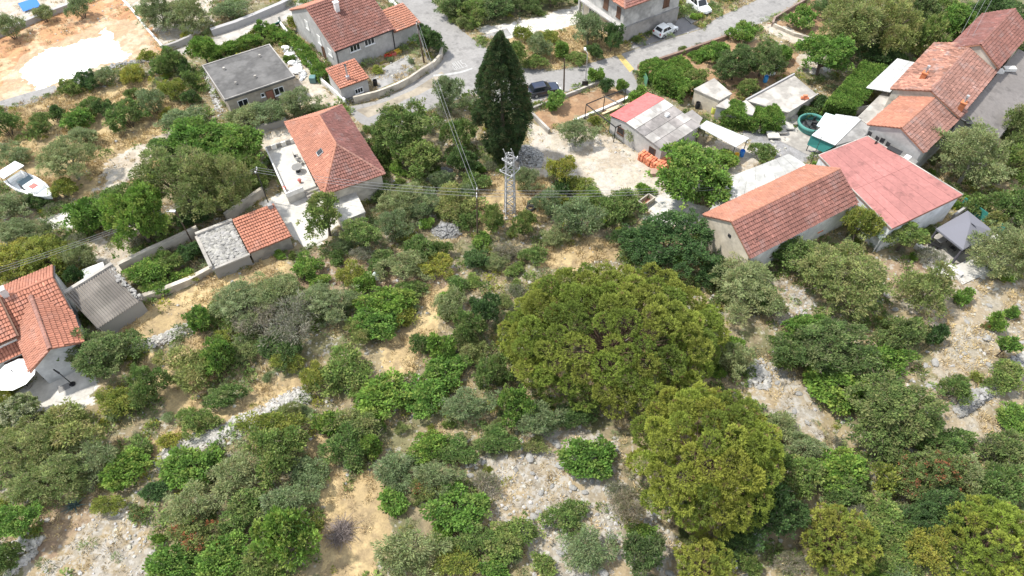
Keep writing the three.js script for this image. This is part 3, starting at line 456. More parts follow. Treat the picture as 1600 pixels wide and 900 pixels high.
// --- orange-roofed house at the left edge
{
  const he = 3.3, o = G(131, 534, he), az = 36 * Math.PI / 180, g = thing('orange_roofed_house', 'house with new orange roof tiles, a cross gable and white walls', 'house', [o.x, 0, o.z], az);
  const UL = -13, e0 = 4.4, rn = 7.9, fe = 11.4, hr = 4.95, xr = -2.35, xh = 4.65, xv = 7.0;
  const roofs = [[[L3(UL, he, e0), L3(0, he, e0), L3(0, hr, rn), L3(UL, hr, rn)], 'bright'], [[L3(0, he, fe), L3(UL, he, fe), L3(UL, hr, rn), L3(0, hr, rn)], 'bright']];
  // main near slope is interrupted by the cross gable; the gable laps over it
  for (const [p, k] of roofs) roofPlane(g, p, k);
  roofPlane(g, [L3(0, he, -0.1), L3(0, he, e0 - 0.1), L3(xr, xh, xv), L3(xr, xh, -0.4)], 'bright', 'right slope of the cross gable');
  roofPlane(g, [L3(-4.75, he, e0 - 0.1), L3(-4.75, he, -0.7), L3(xr, xh, -0.4), L3(xr, xh, xv)], 'orange', 'left slope of the cross gable');
  part('valley_fill', tris([L3(0, he - 0.1, e0 - 0.15), L3(xr, xh - 0.06, xv), L3(xr, xh - 0.06, e0 - 0.15), L3(-4.75, he - 0.1, e0 - 0.15), L3(xr, xh - 0.06, e0 - 0.15), L3(xr, xh - 0.06, xv)]), M.deck, g);
  ridgeCaps(g, L3(UL, hr, rn), L3(0, hr, rn), 'bright'); ridgeCaps(g, L3(xr, xh, -0.4), L3(xr, xh, xv), 'old', 0.2);
  part('wall', wallRing([[UL, 4.7, he - 0.1], [-4.55, 4.7, he - 0.1], [-4.55, 0.25, he - 0.1], [xr, 0.25, xh - 0.15], [-0.22, 0.25, he - 0.1], [-0.22, 4.4, he + 0.05], [-0.22, rn, hr - 0.12], [-0.22, fe - 0.3, he], [UL, fe - 0.3, he]]), mat(lin(0.66, 0.67, 0.68), 0.92, { map: texStain }), g);
  part('verge_board', merge([bar(L3(0.03, he - 0.1, e0), L3(0.03, hr - 0.08, rn), 0.2, 0.08), bar(L3(0.03, hr - 0.08, rn), L3(0.03, he - 0.1, fe), 0.2, 0.08), bar(L3(0, he - 0.12, -0.1), L3(0, he - 0.12, e0), 0.16, 0.1)]), M.dark, g);
  // left wing, a step higher, with a dark gutter, and the lower roof under it
  const wh = 3.85, wr = 5.5; roofPlane(g, [L3(UL, wh, 3.7), L3(-4.6, wh, 3.7), L3(-4.6, wr, 8.2), L3(UL, wr, 8.2)], 'bright', 'higher slope of the left wing');
  part('gutter', merge([rod(L3(UL, wh - 0.08, 3.62), L3(-4.6, wh - 0.08, 3.62), 0.09), bar(L3(-4.56, wh - 0.05, 3.65), L3(-4.56, wr, 8.2), 0.16, 0.08)]), M.frameBrown, g);
  part('wall', wallRing([[UL, 4.0, wh], [-4.9, 4.0, wh], [-4.9, 8.2, wr - 0.15], [UL, 8.2, wr - 0.15]]), M.plasterWhite, g);
  roofPlane(g, [L3(UL, 2.4, 2.9), L3(-4.6, 2.4, 2.9), L3(-4.6, 3.05, 4.05), L3(UL, 3.05, 4.05)], 'bright', 'low porch roof');
  part('wall', wallRing([[UL, 3.15, 2.35], [-4.7, 3.15, 2.35], [-4.7, 3.95, 2.85], [UL, 3.95, 2.85]]), M.plasterWhite, g);
  windowOn(g, L3(-5.9, 1.75, 3.15), wl.near, 1.8, 0.45, { bars: 0, frame: M.frameBrown, sill: false }); windowOn(g, L3(-1.5, 1.5, 0.25), wl.near, 0.9, 0.7, { bars: 0, frame: M.frameBrown });
  part('chimney', merge([box(0.5, 1.0, 0.5, -4.1, 5.4, -8.0), box(0.65, 0.1, 0.65, -4.1, 5.95, -8.0)]), M.plasterWhite, g);
}
// --- tall grey house at the top
{
  const o = G(977, 12, 5.6), az = 33 * Math.PI / 180, g = thing('grey_house', 'tall two-storey grey rendered house at the top edge beside the parked white vehicles', 'house', [o.x, 0, o.z], az), L = 10.6, W = 9.5;
  part('wall', wallRing([[0.1, 0.1, 5.5], [L, 0.1, 5.5], [L, W, 5.5], [0.1, W, 5.5]]), mat(lin(0.52, 0.515, 0.5), 0.93, { map: texOld }), g);
  part('plinth', box(L + 0.06, 2.6, 0.1, L / 2 + 0.12, 1.1, -0.02), mat(lin(0.38, 0.36, 0.34), 0.95, { map: texOld }), g, 'darker render of the lower storey'); part('string_course', box(L + 0.3, 0.12, 0.2, L / 2, 2.5, 0), M.concreteGrey, g);
  part('balcony_slab', box(1.0, 0.22, W + 0.4, -0.25, 2.75, -W / 2 + 0.1), M.plasterGrey, g); part('side_wall', box(0.14, 2.7, W - 1.2, 0.05, 1.3, -W / 2 - 0.1), M.plasterCream, g);
  const T = 5.7, m = W / 2; roofPlane(g, [L3(-0.4, T, -0.4), L3(L + 0.3, T, -0.4), L3(L - 3, T + 2, m), L3(3.2, T + 2, m)], 'red'); roofPlane(g, [L3(-0.4, T, W + 0.4), L3(-0.4, T, -0.4), L3(3.2, T + 2, m)], 'orange'); roofPlane(g, [L3(L + 0.3, T, W + 0.4), L3(-0.4, T, W + 0.4), L3(3.2, T + 2, m), L3(L - 3, T + 2, m)], 'red'); roofPlane(g, [L3(L + 0.3, T, -0.4), L3(L + 0.3, T, W + 0.4), L3(L - 3, T + 2, m)], 'red'); ridgeCaps(g, L3(-0.4, T, -0.4), L3(3.2, T + 2, m), 'old');
  { const p = onWall(g, 1043, 3, 'near', -0.1); windowOn(g, L3(p.x, 4.1, 0.1), wl.near, 1.1, 1.5, { frame: M.frameBrown, pane: M.frameBrown, name: 'shutter' }); }
  for (const [n, w] of [[1.3, 0.8], [4.2, 1.0]]) windowOn(g, L3(0.1, 4.3, n), wl.left, w, 1.5, { frame: M.frameBrown, pane: M.frameBrown, bars: 0, name: 'shutter' });
  const gd = windowOn(g, L3(-0.03, 1.3, 6.4), wl.left, 2.6, 2.1, { bars: 3, cross: 1, frame: M.plasterWhite, sill: false }); windowOn(g, L3(-0.03, 1.2, 1.2), wl.left, 0.9, 2.1, { bars: 0, name: 'door', frame: M.frame, pane: mat(lin(0.1, 0.1, 0.25), 0.6), sill: false });
  part('pillar', box(0.35, 2.65, 0.35, -0.5, 1.3, 0.05), M.plasterGrey, g); part('pillar', box(0.35, 2.65, 0.35, -0.5, 1.3, -W), M.plasterGrey, g);
}
// --- patched shed in the middle right
{
  const hE = 2.6, g0 = G(1035, 235, hE), e = G(1090, 199, hE), az = Math.atan2(-(e.z - g0.z), e.x - g0.x), g = thing('patched_shed', 'shed with a grey fibre sheet roof and one red painted strip', 'shed', [g0.x, 0, g0.z], az), L = 7.1, n1 = 5.9, n2 = 8.6, hr = 3.25;
  part('wall', wallRing([[0.15, 0.2, 2.5], [L - 0.15, 0.2, 2.5], [L - 0.15, n1, hr - 0.1], [L - 0.15, n2 - 0.2, 2.6], [0.15, n2 - 0.2, 2.6], [0.15, n1, hr - 0.1]]), M.plasterGrey, g);
  const row = (u0, u1, a, ha, b, hb, m, nm = 'roof_sheet', lb) => part(nm, slab([L3(u0, ha, a), L3(u1, ha, a), L3(u1, hb, b), L3(u0, hb, b)], 0.04), m, g, lb), yy = (n) => hE + (hr - hE) * n / n1;
  const greys = [[0.40, 0.375, 0.36], [0.34, 0.315, 0.305], [0.47, 0.45, 0.43], [0.30, 0.28, 0.275], [0.55, 0.53, 0.5]].map((c) => mat(lin(...c), 0.92, { map: texOld }));
  for (let r = 0; r < 4; r++) for (let k = 0; k < 5; k++) { const a = r * n1 / 4, b = (r + 1) * n1 / 4; row(k * L / 5 + 0.01, (k + 1) * L / 5 - 0.01, a - 0.05, yy(a) + 0.04 + r * 0.004 + (k % 2) * 0.008, b + 0.05, yy(b) + 0.0 + (k % 2) * 0.008, r === 3 ? greys[k % 2 ? 2 : 4] : greys[Math.floor(rnd() * 4)]); }
  for (let k = 0; k < 3; k++) row(k * L / 3 + 0.01, (k + 1) * L / 3 - 0.01, n1 + 0.02, hr + 0.05, n2, 2.85, M.sheetRed, 'roof_sheet', 'red painted roof sheet');
  part('roof_sheet', slab([L3(L - 0.1, 2.5, 0.2), L3(L + 1.6, 2.4, 0.9), L3(L + 1.6, 2.7, 2.6), L3(L - 0.1, 2.85, 2.6)], 0.05), greys[0], g); part('roof_vent', box(0.5, 0.35, 0.4, 4.9, 3.25, -3.6), M.white, g);
  windowOn(g, L3(0.15, 1.0, 1.5), wl.left, 0.9, 1.9, { bars: 0, name: 'door', frame: M.frameBrown, pane: M.dark, sill: false }); windowOn(g, L3(0.15, 1.5, 6.6), wl.left, 1.0, 0.9, { bars: 0, frame: M.frameBrown, pane: M.dark });
}
// canopies and flat slabs given by their corner points
function canopy(name, label, category, pts, h, m, { posts = true, t = 0.07, pm = M.metalDark, rows = 0, tilt = [0, 0, 0, 0], rowName = 'roof_sheet' } = {}) {
  const w = pts.map(([x, y], i) => G(x, y, h + tilt[i])), c = w.reduce((s, v) => s.add(v), V(0, 0, 0)).multiplyScalar(1 / w.length), g = thing(name, label, category, [c.x, 0, c.z]), q = w.map((v) => v.clone().sub(V(c.x, 0, c.z)));
  if (rows) for (let i = 0; i < rows; i++) { const f = (a, b, k) => a.clone().lerp(b, k), k0 = (i + 0.014) / rows, k1 = (i + 0.986) / rows; part(rowName, slab([f(q[0], q[1], k0), f(q[0], q[1], k1), f(q[3], q[2], k1), f(q[3], q[2], k0)], t), m, g); } else part('roof', slab(q, t), m, g);
  if (posts) { const cc = V(0, 0, 0); q.forEach((v) => { const p = v.clone().lerp(cc.clone().setY(v.y), 0.06); part('post', rod(V(p.x, -0.2, p.z), V(p.x, p.y - t, p.z), 0.05), pm, g); }); }
  return { g, q };
}
canopy('garden_canopy', 'slim white sheet canopy beside the shed with the red strip', 'canopy', [[1091, 198], [1150, 230], [1171, 216], [1104, 188]], 2.4, M.sheetWhite, { rows: 4 });
canopy('white_awning', 'white awning roof against the upper right house', 'canopy', [[1353, 137], [1391, 144], [1432, 98], [1402, 91]], 3.2, M.sheetWhite, { rows: 3 });
canopy('patio_roof', 'pale panelled patio roof behind the long red-tiled house', 'canopy', [[1107, 331], [1265, 261], [1233, 240], [1138, 277]], 2.7, M.sheetWorn, { rows: 9, pm: M.frame });
function flatShed(name, label, pts, h, mr, mw, category = 'shed', extra = {}) {
  const w = pts.map(([x, y]) => G(x, y, h)), c = w.reduce((s, v) => s.add(v), V(0, 0, 0)).multiplyScalar(1 / w.length), g = thing(name, label, category, [c.x, 0, c.z]), q = w.map((v) => v.clone().sub(V(c.x, 0, c.z)));
  part('roof', slab(q, 0.16), mr, g); const k = V(0, 0, 0); part('wall', wallRing(q.map((v) => { const p = v.clone().lerp(V(0, v.y, 0), 0.05); return [p.x, -p.z, h - 0.15]; })), mw, g); return { g, q };
}
flatShed('concrete_shed', 'low concrete shed with a bare flat roof at the end of the vine hedge', [[1084, 139], [1124, 157], [1144, 146], [1116, 122]], 2.3, M.concrete, M.plasterCream);
flatShed('concrete_outbuilding', 'concrete outbuilding with a stepped flat roof beside the vegetable garden', [[1118, 166], [1176, 180], [1181, 169], [1166, 156], [1149, 164], [1135, 153]], 2.0, M.concrete, M.plasterGrey);
const plat = flatShed('roof_platform', 'broad dusty concrete flat roof next to the pool terrace', [[1166, 157], [1232, 176], [1277, 148], [1240, 117]], 1.9, M.concrete, M.plasterOld, 'building');
part('parapet', wallGeo([plat.q[0], plat.q[3]].map((v) => v.clone()), 2.12, 0.2, 1.92), M.stoneGrey, plat.g); part('parapet', wallGeo([plat.q[1], plat.q[2]].map((v) => v.clone()), 2.1, 0.2, 1.92), M.concrete, plat.g);
// --- right-hand row of houses
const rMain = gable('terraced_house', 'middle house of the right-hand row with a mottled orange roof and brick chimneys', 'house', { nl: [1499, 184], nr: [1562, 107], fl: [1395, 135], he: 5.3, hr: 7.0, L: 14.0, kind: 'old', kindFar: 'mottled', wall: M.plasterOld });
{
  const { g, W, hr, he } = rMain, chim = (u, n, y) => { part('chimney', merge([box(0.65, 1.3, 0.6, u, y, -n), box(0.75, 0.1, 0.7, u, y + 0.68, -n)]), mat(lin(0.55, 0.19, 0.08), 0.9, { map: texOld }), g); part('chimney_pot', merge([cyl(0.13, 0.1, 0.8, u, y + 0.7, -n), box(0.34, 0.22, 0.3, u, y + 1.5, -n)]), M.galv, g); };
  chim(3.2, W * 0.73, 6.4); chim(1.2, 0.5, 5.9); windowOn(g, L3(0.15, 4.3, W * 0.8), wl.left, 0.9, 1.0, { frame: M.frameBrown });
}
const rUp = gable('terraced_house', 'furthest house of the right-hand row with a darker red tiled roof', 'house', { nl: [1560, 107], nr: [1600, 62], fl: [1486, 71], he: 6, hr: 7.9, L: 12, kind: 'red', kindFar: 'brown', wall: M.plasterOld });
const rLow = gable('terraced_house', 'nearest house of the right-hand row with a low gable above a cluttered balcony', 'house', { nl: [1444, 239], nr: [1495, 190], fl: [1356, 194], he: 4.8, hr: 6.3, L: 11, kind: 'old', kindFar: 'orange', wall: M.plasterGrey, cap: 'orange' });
{
  const g = rLow.g, W = rLow.W; part('balcony', merge([box(2.1, 0.25, W - 0.2, -0.85, 3.3, -W / 2), box(0.14, 0.45, W - 0.2, -1.85, 3.62, -W / 2)]), M.concreteGrey, g); part('balcony_wall', wallRing([[-1.8, 0.3, 3.17], [0.1, 0.3, 3.17], [0.1, W - 0.4, 3.17], [-1.8, W - 0.4, 3.17]]), M.plasterGrey, g);
  part('wall', wallRing([[-2.3, 0.2, 1.2], [10, 0.2, 1.2], [10, 0.4, 1.2], [-2.3, 0.4, 1.2]]), M.plasterGrey, g);
}
// --- grey felt roof at the right edge
{
  const w = [[1499, 185, 4.4], [1559, 218, 3.0], [1640, 132, 3.0], [1640, 50, 4.4], [1563, 110, 4.4]].map(([x, y, h]) => G(x, y, h)), c = w[1], g = thing('felt_roofed_building', 'lean-to building with a plain grey felt roof at the right edge', 'building', [c.x, 0, c.z]), q = w.map((v) => v.clone().sub(V(c.x, 0, c.z)));
  q[2].copy(q[1].clone().add(q[4].clone().sub(q[0]).multiplyScalar(1.5))); q[3].copy(q[0].clone().lerp(q[4], 1.5)); part('roof', slab([q[0], q[1], q[2], q[3]], 0.12), M.roofFelt, g); part('wall', wallRing([q[0], q[1], q[2], q[3]].map((v) => [v.x, -v.z, v.y - 0.13])), M.plasterGrey, g); part('verge_coping', bar(q[0].clone().add(V(0, 0.06, 0)), q[1].clone().add(V(0, 0.06, 0)), 0.14, 0.14), M.concrete, g);
  part('roof_hatch', rbox(0.8, 0.25, 0.9, 0.05, q[0].x + 1.0, 4.2, q[0].z + 0.5), M.dark, g); part('roof_block', box(1.1, 0.4, 0.7, q[4].x - 0.4, 4.5, q[4].z + 0.3), M.plasterWhite, g); part('roof_block', box(1.5, 0.4, 0.7, q[4].x + 1.2, 4.5, q[4].z - 0.2), M.plasterWhite, g);
}
// --- long red-tiled house
const longH = gable('long_tiled_house', 'long low house with one red-tiled slope and a bare cream gable wall', 'house', { nl: [1172, 404], nr: [1338, 318], fl: [1101, 335], he: 3.6, ridge: [1143, 346], L: 15.6, kind: 'red', kindFar: 'orange', wall: M.plasterCream, cap: 'orange' });
{
  const { g, oh, len, W } = longH; for (const [x, y, w, hh] of [[1222, 389, 1.2, 0.9], [1277, 366, 1.0, 2.0]]) { const p = onWall(g, x, y, 'near', -oh); windowOn(g, L3(p.x, hh > 1.5 ? 1.1 : 1.9, oh), wl.near, w, hh, { bars: hh > 1.5 ? 0 : 1, frame: M.frameBrown, pane: hh > 1.5 ? M.dark : M.glass, name: hh > 1.5 ? 'door' : 'window', sill: hh < 1.5 }); }
  { const p = onWall(g, 1290, 361, 'near', -oh); windowOn(g, L3(p.x, 1.9, oh), wl.near, 0.6, 1.2, { bars: 0, frame: M.terracotta, pane: M.terracotta, name: 'shutter', label: 'red shutter' }); }
  part('near_wall_render', box(len - 0.34, 3.0, 0.06, len / 2, 1.5, -oh + 0.04), M.plasterWhite, g); part('gable_vent', rbox(0.1, 0.4, 0.4, 0.03, 0.14, 3.9, -W / 2 + 0.3), M.dark, g);
  part('drainpipe', rod(L3(0.4, 0, oh - 0.12), L3(0.4, 3.3, oh - 0.12), 0.05), M.plasterWhite, g);
}
// --- pink flat-roofed building
{
  const h = 4.0, o = G(1393, 358, h), e = G(1504, 305, h), az = Math.atan2(-(e.z - o.z), e.x - o.x), g = thing('pink_roofed_building', 'white building with a broad pink sheet roof', 'building', [o.x, 0, o.z], az), L = e.distanceTo(o), q = [[1393, 358], [1504, 305], [1355, 213], [1279, 243]].map(([x, y]) => toLocal(g, G(x, y, h)));
  const N = 8, R = 2; for (let k = 0; k < N; k++) for (let r = 0; r < R; r++) {
    const s = (u, v) => q[0].clone().lerp(q[1], u).lerp(q[3].clone().lerp(q[2], u), v), u0 = (k + 0.014) / N, u1 = (k + 0.986) / N, v0 = (r + 0.002) / R, v1 = (r + 0.998) / R, lift = V(0, 0.06 + ((k + r) % 2) * 0.004, 0);
    part('roof_panel', slab([s(u0, v0).add(lift), s(u1, v0).add(lift), s(u1, v1).add(lift), s(u0, v1).add(lift)], 0.05), mat(((w) => lin(0.40 * w, 0.168 * w, 0.15 * w))(rr(0.94, 1.06)), 0.8, { map: texRough }), g);
  }
  part('roof', slab(q, 0.2), M.deck, g); part('roof_edge', merge([bar(q[1].clone().add(V(0.05, 0, 0)), q[2].clone().add(V(0.05, 0, 0)), 0.14, 0.2), bar(q[3], q[0], 0.08, 0.16), bar(q[2], q[3], 0.1, 0.2)]), M.concrete, g);
  part('wall', wallRing(q.map((v) => { const c = q[0].clone().lerp(q[2], 0.5), p = v.clone().lerp(c, 0.025); return [p.x, -p.z, 3.8]; })), mat(lin(0.8, 0.82, 0.84), 0.9, { map: texStain }), g);
  const p = onWall(g, 1457, 343, 'near', -0.3); windowOn(g, L3(p.x, 1.1, 0.26), wl.near, 1.0, 2.1, { bars: 0, name: 'door', frame: M.frame, pane: M.dark, sill: false });
}
// polycarbonate lean-to between the two
canopy('glazed_lean_to', 'greenish ribbed lean-to roof between the long house and the pink roof', 'lean-to', [[1352, 344], [1376, 376], [1391, 362], [1366, 330]], 2.3, M.poly, { rows: 4, pm: M.frame });
// --- pool terrace covers
canopy('white_tarpaulin', 'white sheet roof stretched over the pool terrace', 'canopy', [[1268, 211], [1305, 227], [1349, 184], [1306, 178]], 2.5, M.sheetWhite, { rows: 3 });
canopy('pale_awning', 'pale turquoise awning curving behind the round pool', 'awning', [[1276, 196], [1290, 202], [1310, 182], [1290, 176]], 2.4, M.tarpPale, {});
canopy('teal_windbreak', 'dark teal sheet hanging below the white sheet roof', 'windbreak', [[1261, 226], [1286, 238], [1305, 228], [1267, 212]], 2.3, M.teal, { tilt: [-1.3, -1.3, 0, 0], posts: false });
flatShed('grey_flat_roof', 'plain grey flat roof between the pool terrace and the pink roof', [[1306, 227], [1354, 214], [1372, 200], [1340, 184]], 2.4, M.concreteGrey, M.plasterGrey, 'building');
flatShed('grey_flat_roof', 'narrow grey flat roof along the side of the nearest right-hand house', [[1340, 183], [1358, 196], [1410, 146], [1380, 143]], 2.5, M.concrete, M.plasterGrey, 'building');
// ================================================================ walls and fences
const boundary = (name, label, pts, h, w, m, cat = 'wall') => solo(name, wallGeo(P2(pts), h, w), m, label, cat);
boundary('garden_wall', 'low rendered wall curving round the road bend in front of the pale rendered house', [[691, 84], [688, 95], [678, 106], [660, 117], [640, 131], [622, 140], [600, 149], [588, 153], [556, 161]], 1.0, 0.35, M.plasterOld);
boundary('garden_wall', 'grey stone wall along the upper side of the concrete lane', [[336, 54], [370, 43], [400, 31], [440, 14], [452, 8]], 1.0, 0.7, M.stoneGrey);
boundary('garden_wall', 'short stone wall left of the bright green tree at the lane', [[260, 80], [280, 73], [300, 64]], 0.9, 0.45, M.stone);
boundary('kerb_wall', 'thin white kerb running down beside the ochre plot', [[188, -4], [205, 14], [230, 46], [258, 78]], 0.3, 0.3, M.plasterWhite);
boundary('garden_wall', 'white garden wall with vines between the flat-roofed house and the rendered house', [[438, 40], [455, 62], [478, 95], [505, 132], [540, 163]], 0.8, 0.3, M.plasterWhite);
boundary('garden_wall', 'long dry wall behind the terrace of the hip-roofed house', [[330, 236], [372, 219], [410, 205], [446, 194]], 0.9, 0.5, M.stone);
boundary('garden_wall', 'upper wall of the long narrow plot beside the stone ruin', [[196, 424], [240, 402], [275, 386], [311, 369]], 1.4, 0.45, M.plasterOld);
boundary('garden_wall', 'lower wall of the long narrow plot above the straw field', [[222, 472], [262, 458], [300, 443], [332, 426]], 0.9, 0.5, M.plasterOld);
boundary('garden_wall', 'wall running up from the tiled lean-to towards the terrace', [[358, 344], [385, 325], [412, 306]], 1.2, 0.4, M.plasterOld);
boundary('garden_wall', 'low kerb wall between the road and the brown garden bed', [[826, 175], [858, 162], [900, 146], [936, 131]], 0.5, 0.3, M.concrete);
boundary('garden_wall', 'pale wall at the left end of the brown garden bed', [[827, 178], [842, 193], [857, 208]], 0.7, 0.3, M.concrete);
boundary('garden_wall', 'white kerb below the brown garden bed', [[898, 190], [945, 171], [985, 153]], 0.35, 0.35, M.plasterWhite);
boundary('garden_wall', 'dark brown wall between the road and the vegetable garden', [[998, 107], [1062, 86], [1136, 60]], 0.6, 0.35, mat(lin(0.3, 0.2, 0.16), 0.95, { map: texOld }));
boundary('garden_wall', 'low wall at the upper right corner of the road', [[1262, 2], [1240, 14], [1209, 33], [1206, 41]], 0.7, 0.3, mat(lin(0.36, 0.27, 0.23), 0.95, { map: texOld }));
boundary('garden_wall', 'pale wall along the dusty side lane at upper right', [[1209, 42], [1240, 56], [1278, 66]], 0.5, 0.3, M.plasterOld);
boundary('garden_wall', 'pale concrete wall behind the pool terrace', [[1291, 180], [1305, 190], [1340, 182], [1362, 178]], 1.5, 0.3, M.concrete);
boundary('garden_wall', 'stepped white wall below the gazebo patio', [[1432, 388], [1452, 402], [1474, 419], [1496, 432]], 0.6, 0.5, M.plasterWhite);
boundary('garden_wall', 'white kerb at the right of the gazebo patio', [[1497, 420], [1515, 408], [1536, 396]], 0.4, 0.35, M.plasterWhite);
boundary('garden_wall', 'grey block wall between the pink roof and the gazebo', [[1486, 344], [1503, 332], [1510, 330]], 1.0, 0.25, M.concreteGrey);
boundary('garden_fence', 'dark green mesh fence behind the gazebo', [[1500, 322], [1525, 339], [1562, 366]], 1.3, 0.08, M.tealDark, 'fence');
boundary('garden_wall', 'rubble wall along the top-left grove', [[-10, 62], [30, 45], [70, 28], [108, 14]], 0.8, 0.6, M.stoneGrey);
{ // white post-and-rail fence by the road
  const pts = P2([[608, 4], [616, 11], [624, 18], [632, 25], [638, 31]]), g = thing('road_fence', 'white rail fence beside the road above the rendered house', 'fence', pts[2]), q = pts.map((p) => p.clone().sub(pts[2]));
  q.forEach((p) => part('post', box(0.14, 1.1, 0.14, p.x, 0.55, p.z), M.paintWhite, g)); for (const y of [0.35, 0.65, 0.95]) part('rail', merge(q.slice(1).map((p, i) => bar(q[i].clone().setY(y), p.clone().setY(y), 0.05, 0.1))), M.paintWhite, g);
  part('gate_pillar', box(0.4, 1.5, 0.4, q[4].x + 0.5, 0.75, q[4].z + 0.5), M.concreteGrey, g);
}
{ // dark green gate by the lane
  const a = G(414, 52), b = G(438, 41), g = thing('yard_gate', 'dark green sheet gate at the end of the concrete lane', 'gate', a), d = b.clone().sub(a); part('gate_leaf', bar(V(0, 0.6, 0), d.clone().multiplyScalar(0.49).setY(0.6), 0.06, 1.1).clone(), M.tealDark, g); part('gate_leaf', bar(d.clone().multiplyScalar(0.51).setY(0.6), d.clone().setY(0.6), 0.06, 1.1), M.tealDark, g); part('gate_post', box(0.25, 1.5, 0.25, -0.15, 0.75, 0.08), M.concrete, g); part('gate_post', box(0.25, 1.5, 0.25, d.x + 0.15, 0.75, d.z - 0.08), M.concrete, g);
}
{ // green side gate on the hedge side of the drive
  const a = G(1004, 122), b = G(1010, 138), g = thing('garden_gate', 'green panel gate at the corner of the vine hedge', 'gate', a), d = b.clone().sub(a); part('gate_leaf', bar(V(0, 0.7, 0), d.clone().setY(0.7), 0.05, 1.3), mat(lin(0.08, 0.2, 0.12), 0.7), g); for (const p of [V(0, 0, 0), d]) part('gate_post', cyl(0.05, 0.05, 1.5, p.x, 0, p.z), M.metalDark, g);
}
// dry-stone walls and stone heaps: hundreds of loose stones each
function dryWall(label, pts, h, w, count, r1 = 0.34, tone = [0.37, 0.355, 0.33], name = 'dry_stone_wall', cat = 'dry stone wall') {
  const q = P2(pts), len = [0]; for (let i = 1; i < q.length; i++) len.push(len[i - 1] + q[i].distanceTo(q[i - 1])); const T = len[len.length - 1];
  const c = q[Math.floor(q.length / 2)], g = thing(name, label, cat, [c.x, 0, c.z]);
  stonesOn(g, 'stones', count, () => { const s = rnd() * T; let i = 1; while (i < q.length - 1 && len[i] < s) i++; const k = (s - len[i - 1]) / (len[i] - len[i - 1]), a = q[i - 1], b = q[i], d = b.clone().sub(a).normalize(), off = (rnd() + rnd() - 1) * w, p = a.clone().lerp(b, k).add(V(-d.z * off, 0, d.x * off)); p.y = groundY(p.x, p.z) + h * Math.max(0, 1 - Math.abs(off) / w) * rr(0.2, 1); return p.sub(V(c.x, 0, c.z)); }, 0.1, r1, 0.65, tone, 0.28);
}
function heap(label, pts, h, count, r1, tone, name = 'stone_heap') {
  const q = P2(pts), c = q.reduce((s, v) => s.add(v), V(0, 0, 0)).multiplyScalar(1 / q.length), g = thing(name, label, 'stone heap', [c.x, 0, c.z]);
  stonesOn(g, 'stones', count, () => { const a = rnd() * q.length, i = Math.floor(a), e = q[i].clone().lerp(q[(i + 1) % q.length], a - i), k = Math.sqrt(rnd()), p = c.clone().lerp(e, k); p.y = groundY(p.x, p.z) + h * (1 - k * k) * rr(0.5, 1); return p.sub(V(c.x, 0, c.z)); }, 0.08, r1, 0.65, tone, 0.3);
}
dryWall('tumbled pale dry-stone wall under the straw field below the corrugated shed', [[204, 546], [230, 538], [265, 526], [302, 510]], 0.3, 0.8, 1100, 0.22);
dryWall('long tumbled dry-stone wall crossing the slope at lower left', [[246, 730], [270, 712], [300, 696], [335, 688], [380, 664], [430, 640], [482, 612]], 0.32, 1.15, 2600, 0.22);
dryWall('short curving dry-stone wall at the bottom-left corner', [[12, 900], [30, 884], [48, 868], [56, 860]], 0.4, 0.3, 200, 0.26, [0.324, 0.313, 0.295]);
dryWall('line of pale stones in the shade below the smaller pine', [[1140, 884], [1160, 866], [1186, 842]], 0.3, 0.5, 260, 0.28, [0.317, 0.310, 0.295]);
dryWall('stone rubble along the lane edge beside the ochre plot', [[95, 140], [130, 124], [180, 104], [240, 92]], 0.3, 0.9, 420, 0.28, [0.288, 0.281, 0.270]);
dryWall('broken stone wall at the left rim below the variegated shrub', [[14, 870], [40, 845], [62, 850]], 0.4, 0.7, 200);
heap('grey stone heap between the pole and the middle olives', [[672, 362], [690, 348], [718, 352], [722, 368], [690, 374]], 0.8, 700, 0.24, [0.223, 0.220, 0.216]);
heap('stone heap in the scrub below the hip-roofed house', [[664, 282], [690, 262], [708, 264], [708, 280], [688, 288]], 0.6, 450, 0.24, [0.216, 0.212, 0.209]);
heap('square pile of weathered stones on the right-hand slope', [[1488, 642], [1512, 612], [1556, 600], [1556, 616], [1520, 640], [1498, 652]], 0.9, 800, 0.3, [0.259, 0.252, 0.241]);
heap('grey gravel heap at the foot of the cypress', [[800, 236], [824, 226], [850, 240], [846, 262], [812, 262]], 0.5, 700, 0.2, [0.29, 0.285, 0.275]);
heap('scatter of limestone rubble right of the large pine', [[1166, 575], [1190, 560], [1208, 590], [1200, 612], [1172, 602]], 0.25, 160, 0.34, [0.324, 0.313, 0.295]);
heap('pale rubble under the sapling at the right edge', [[1580, 560], [1600, 552], [1610, 580], [1590, 585]], 0.4, 160, 0.3, [0.288, 0.281, 0.270]);
heap('rubble of white stones beside the flat-roofed house', [[312, 108], [322, 104], [352, 176], [342, 182]], 0.25, 340, 0.24, [0.374, 0.367, 0.353]);

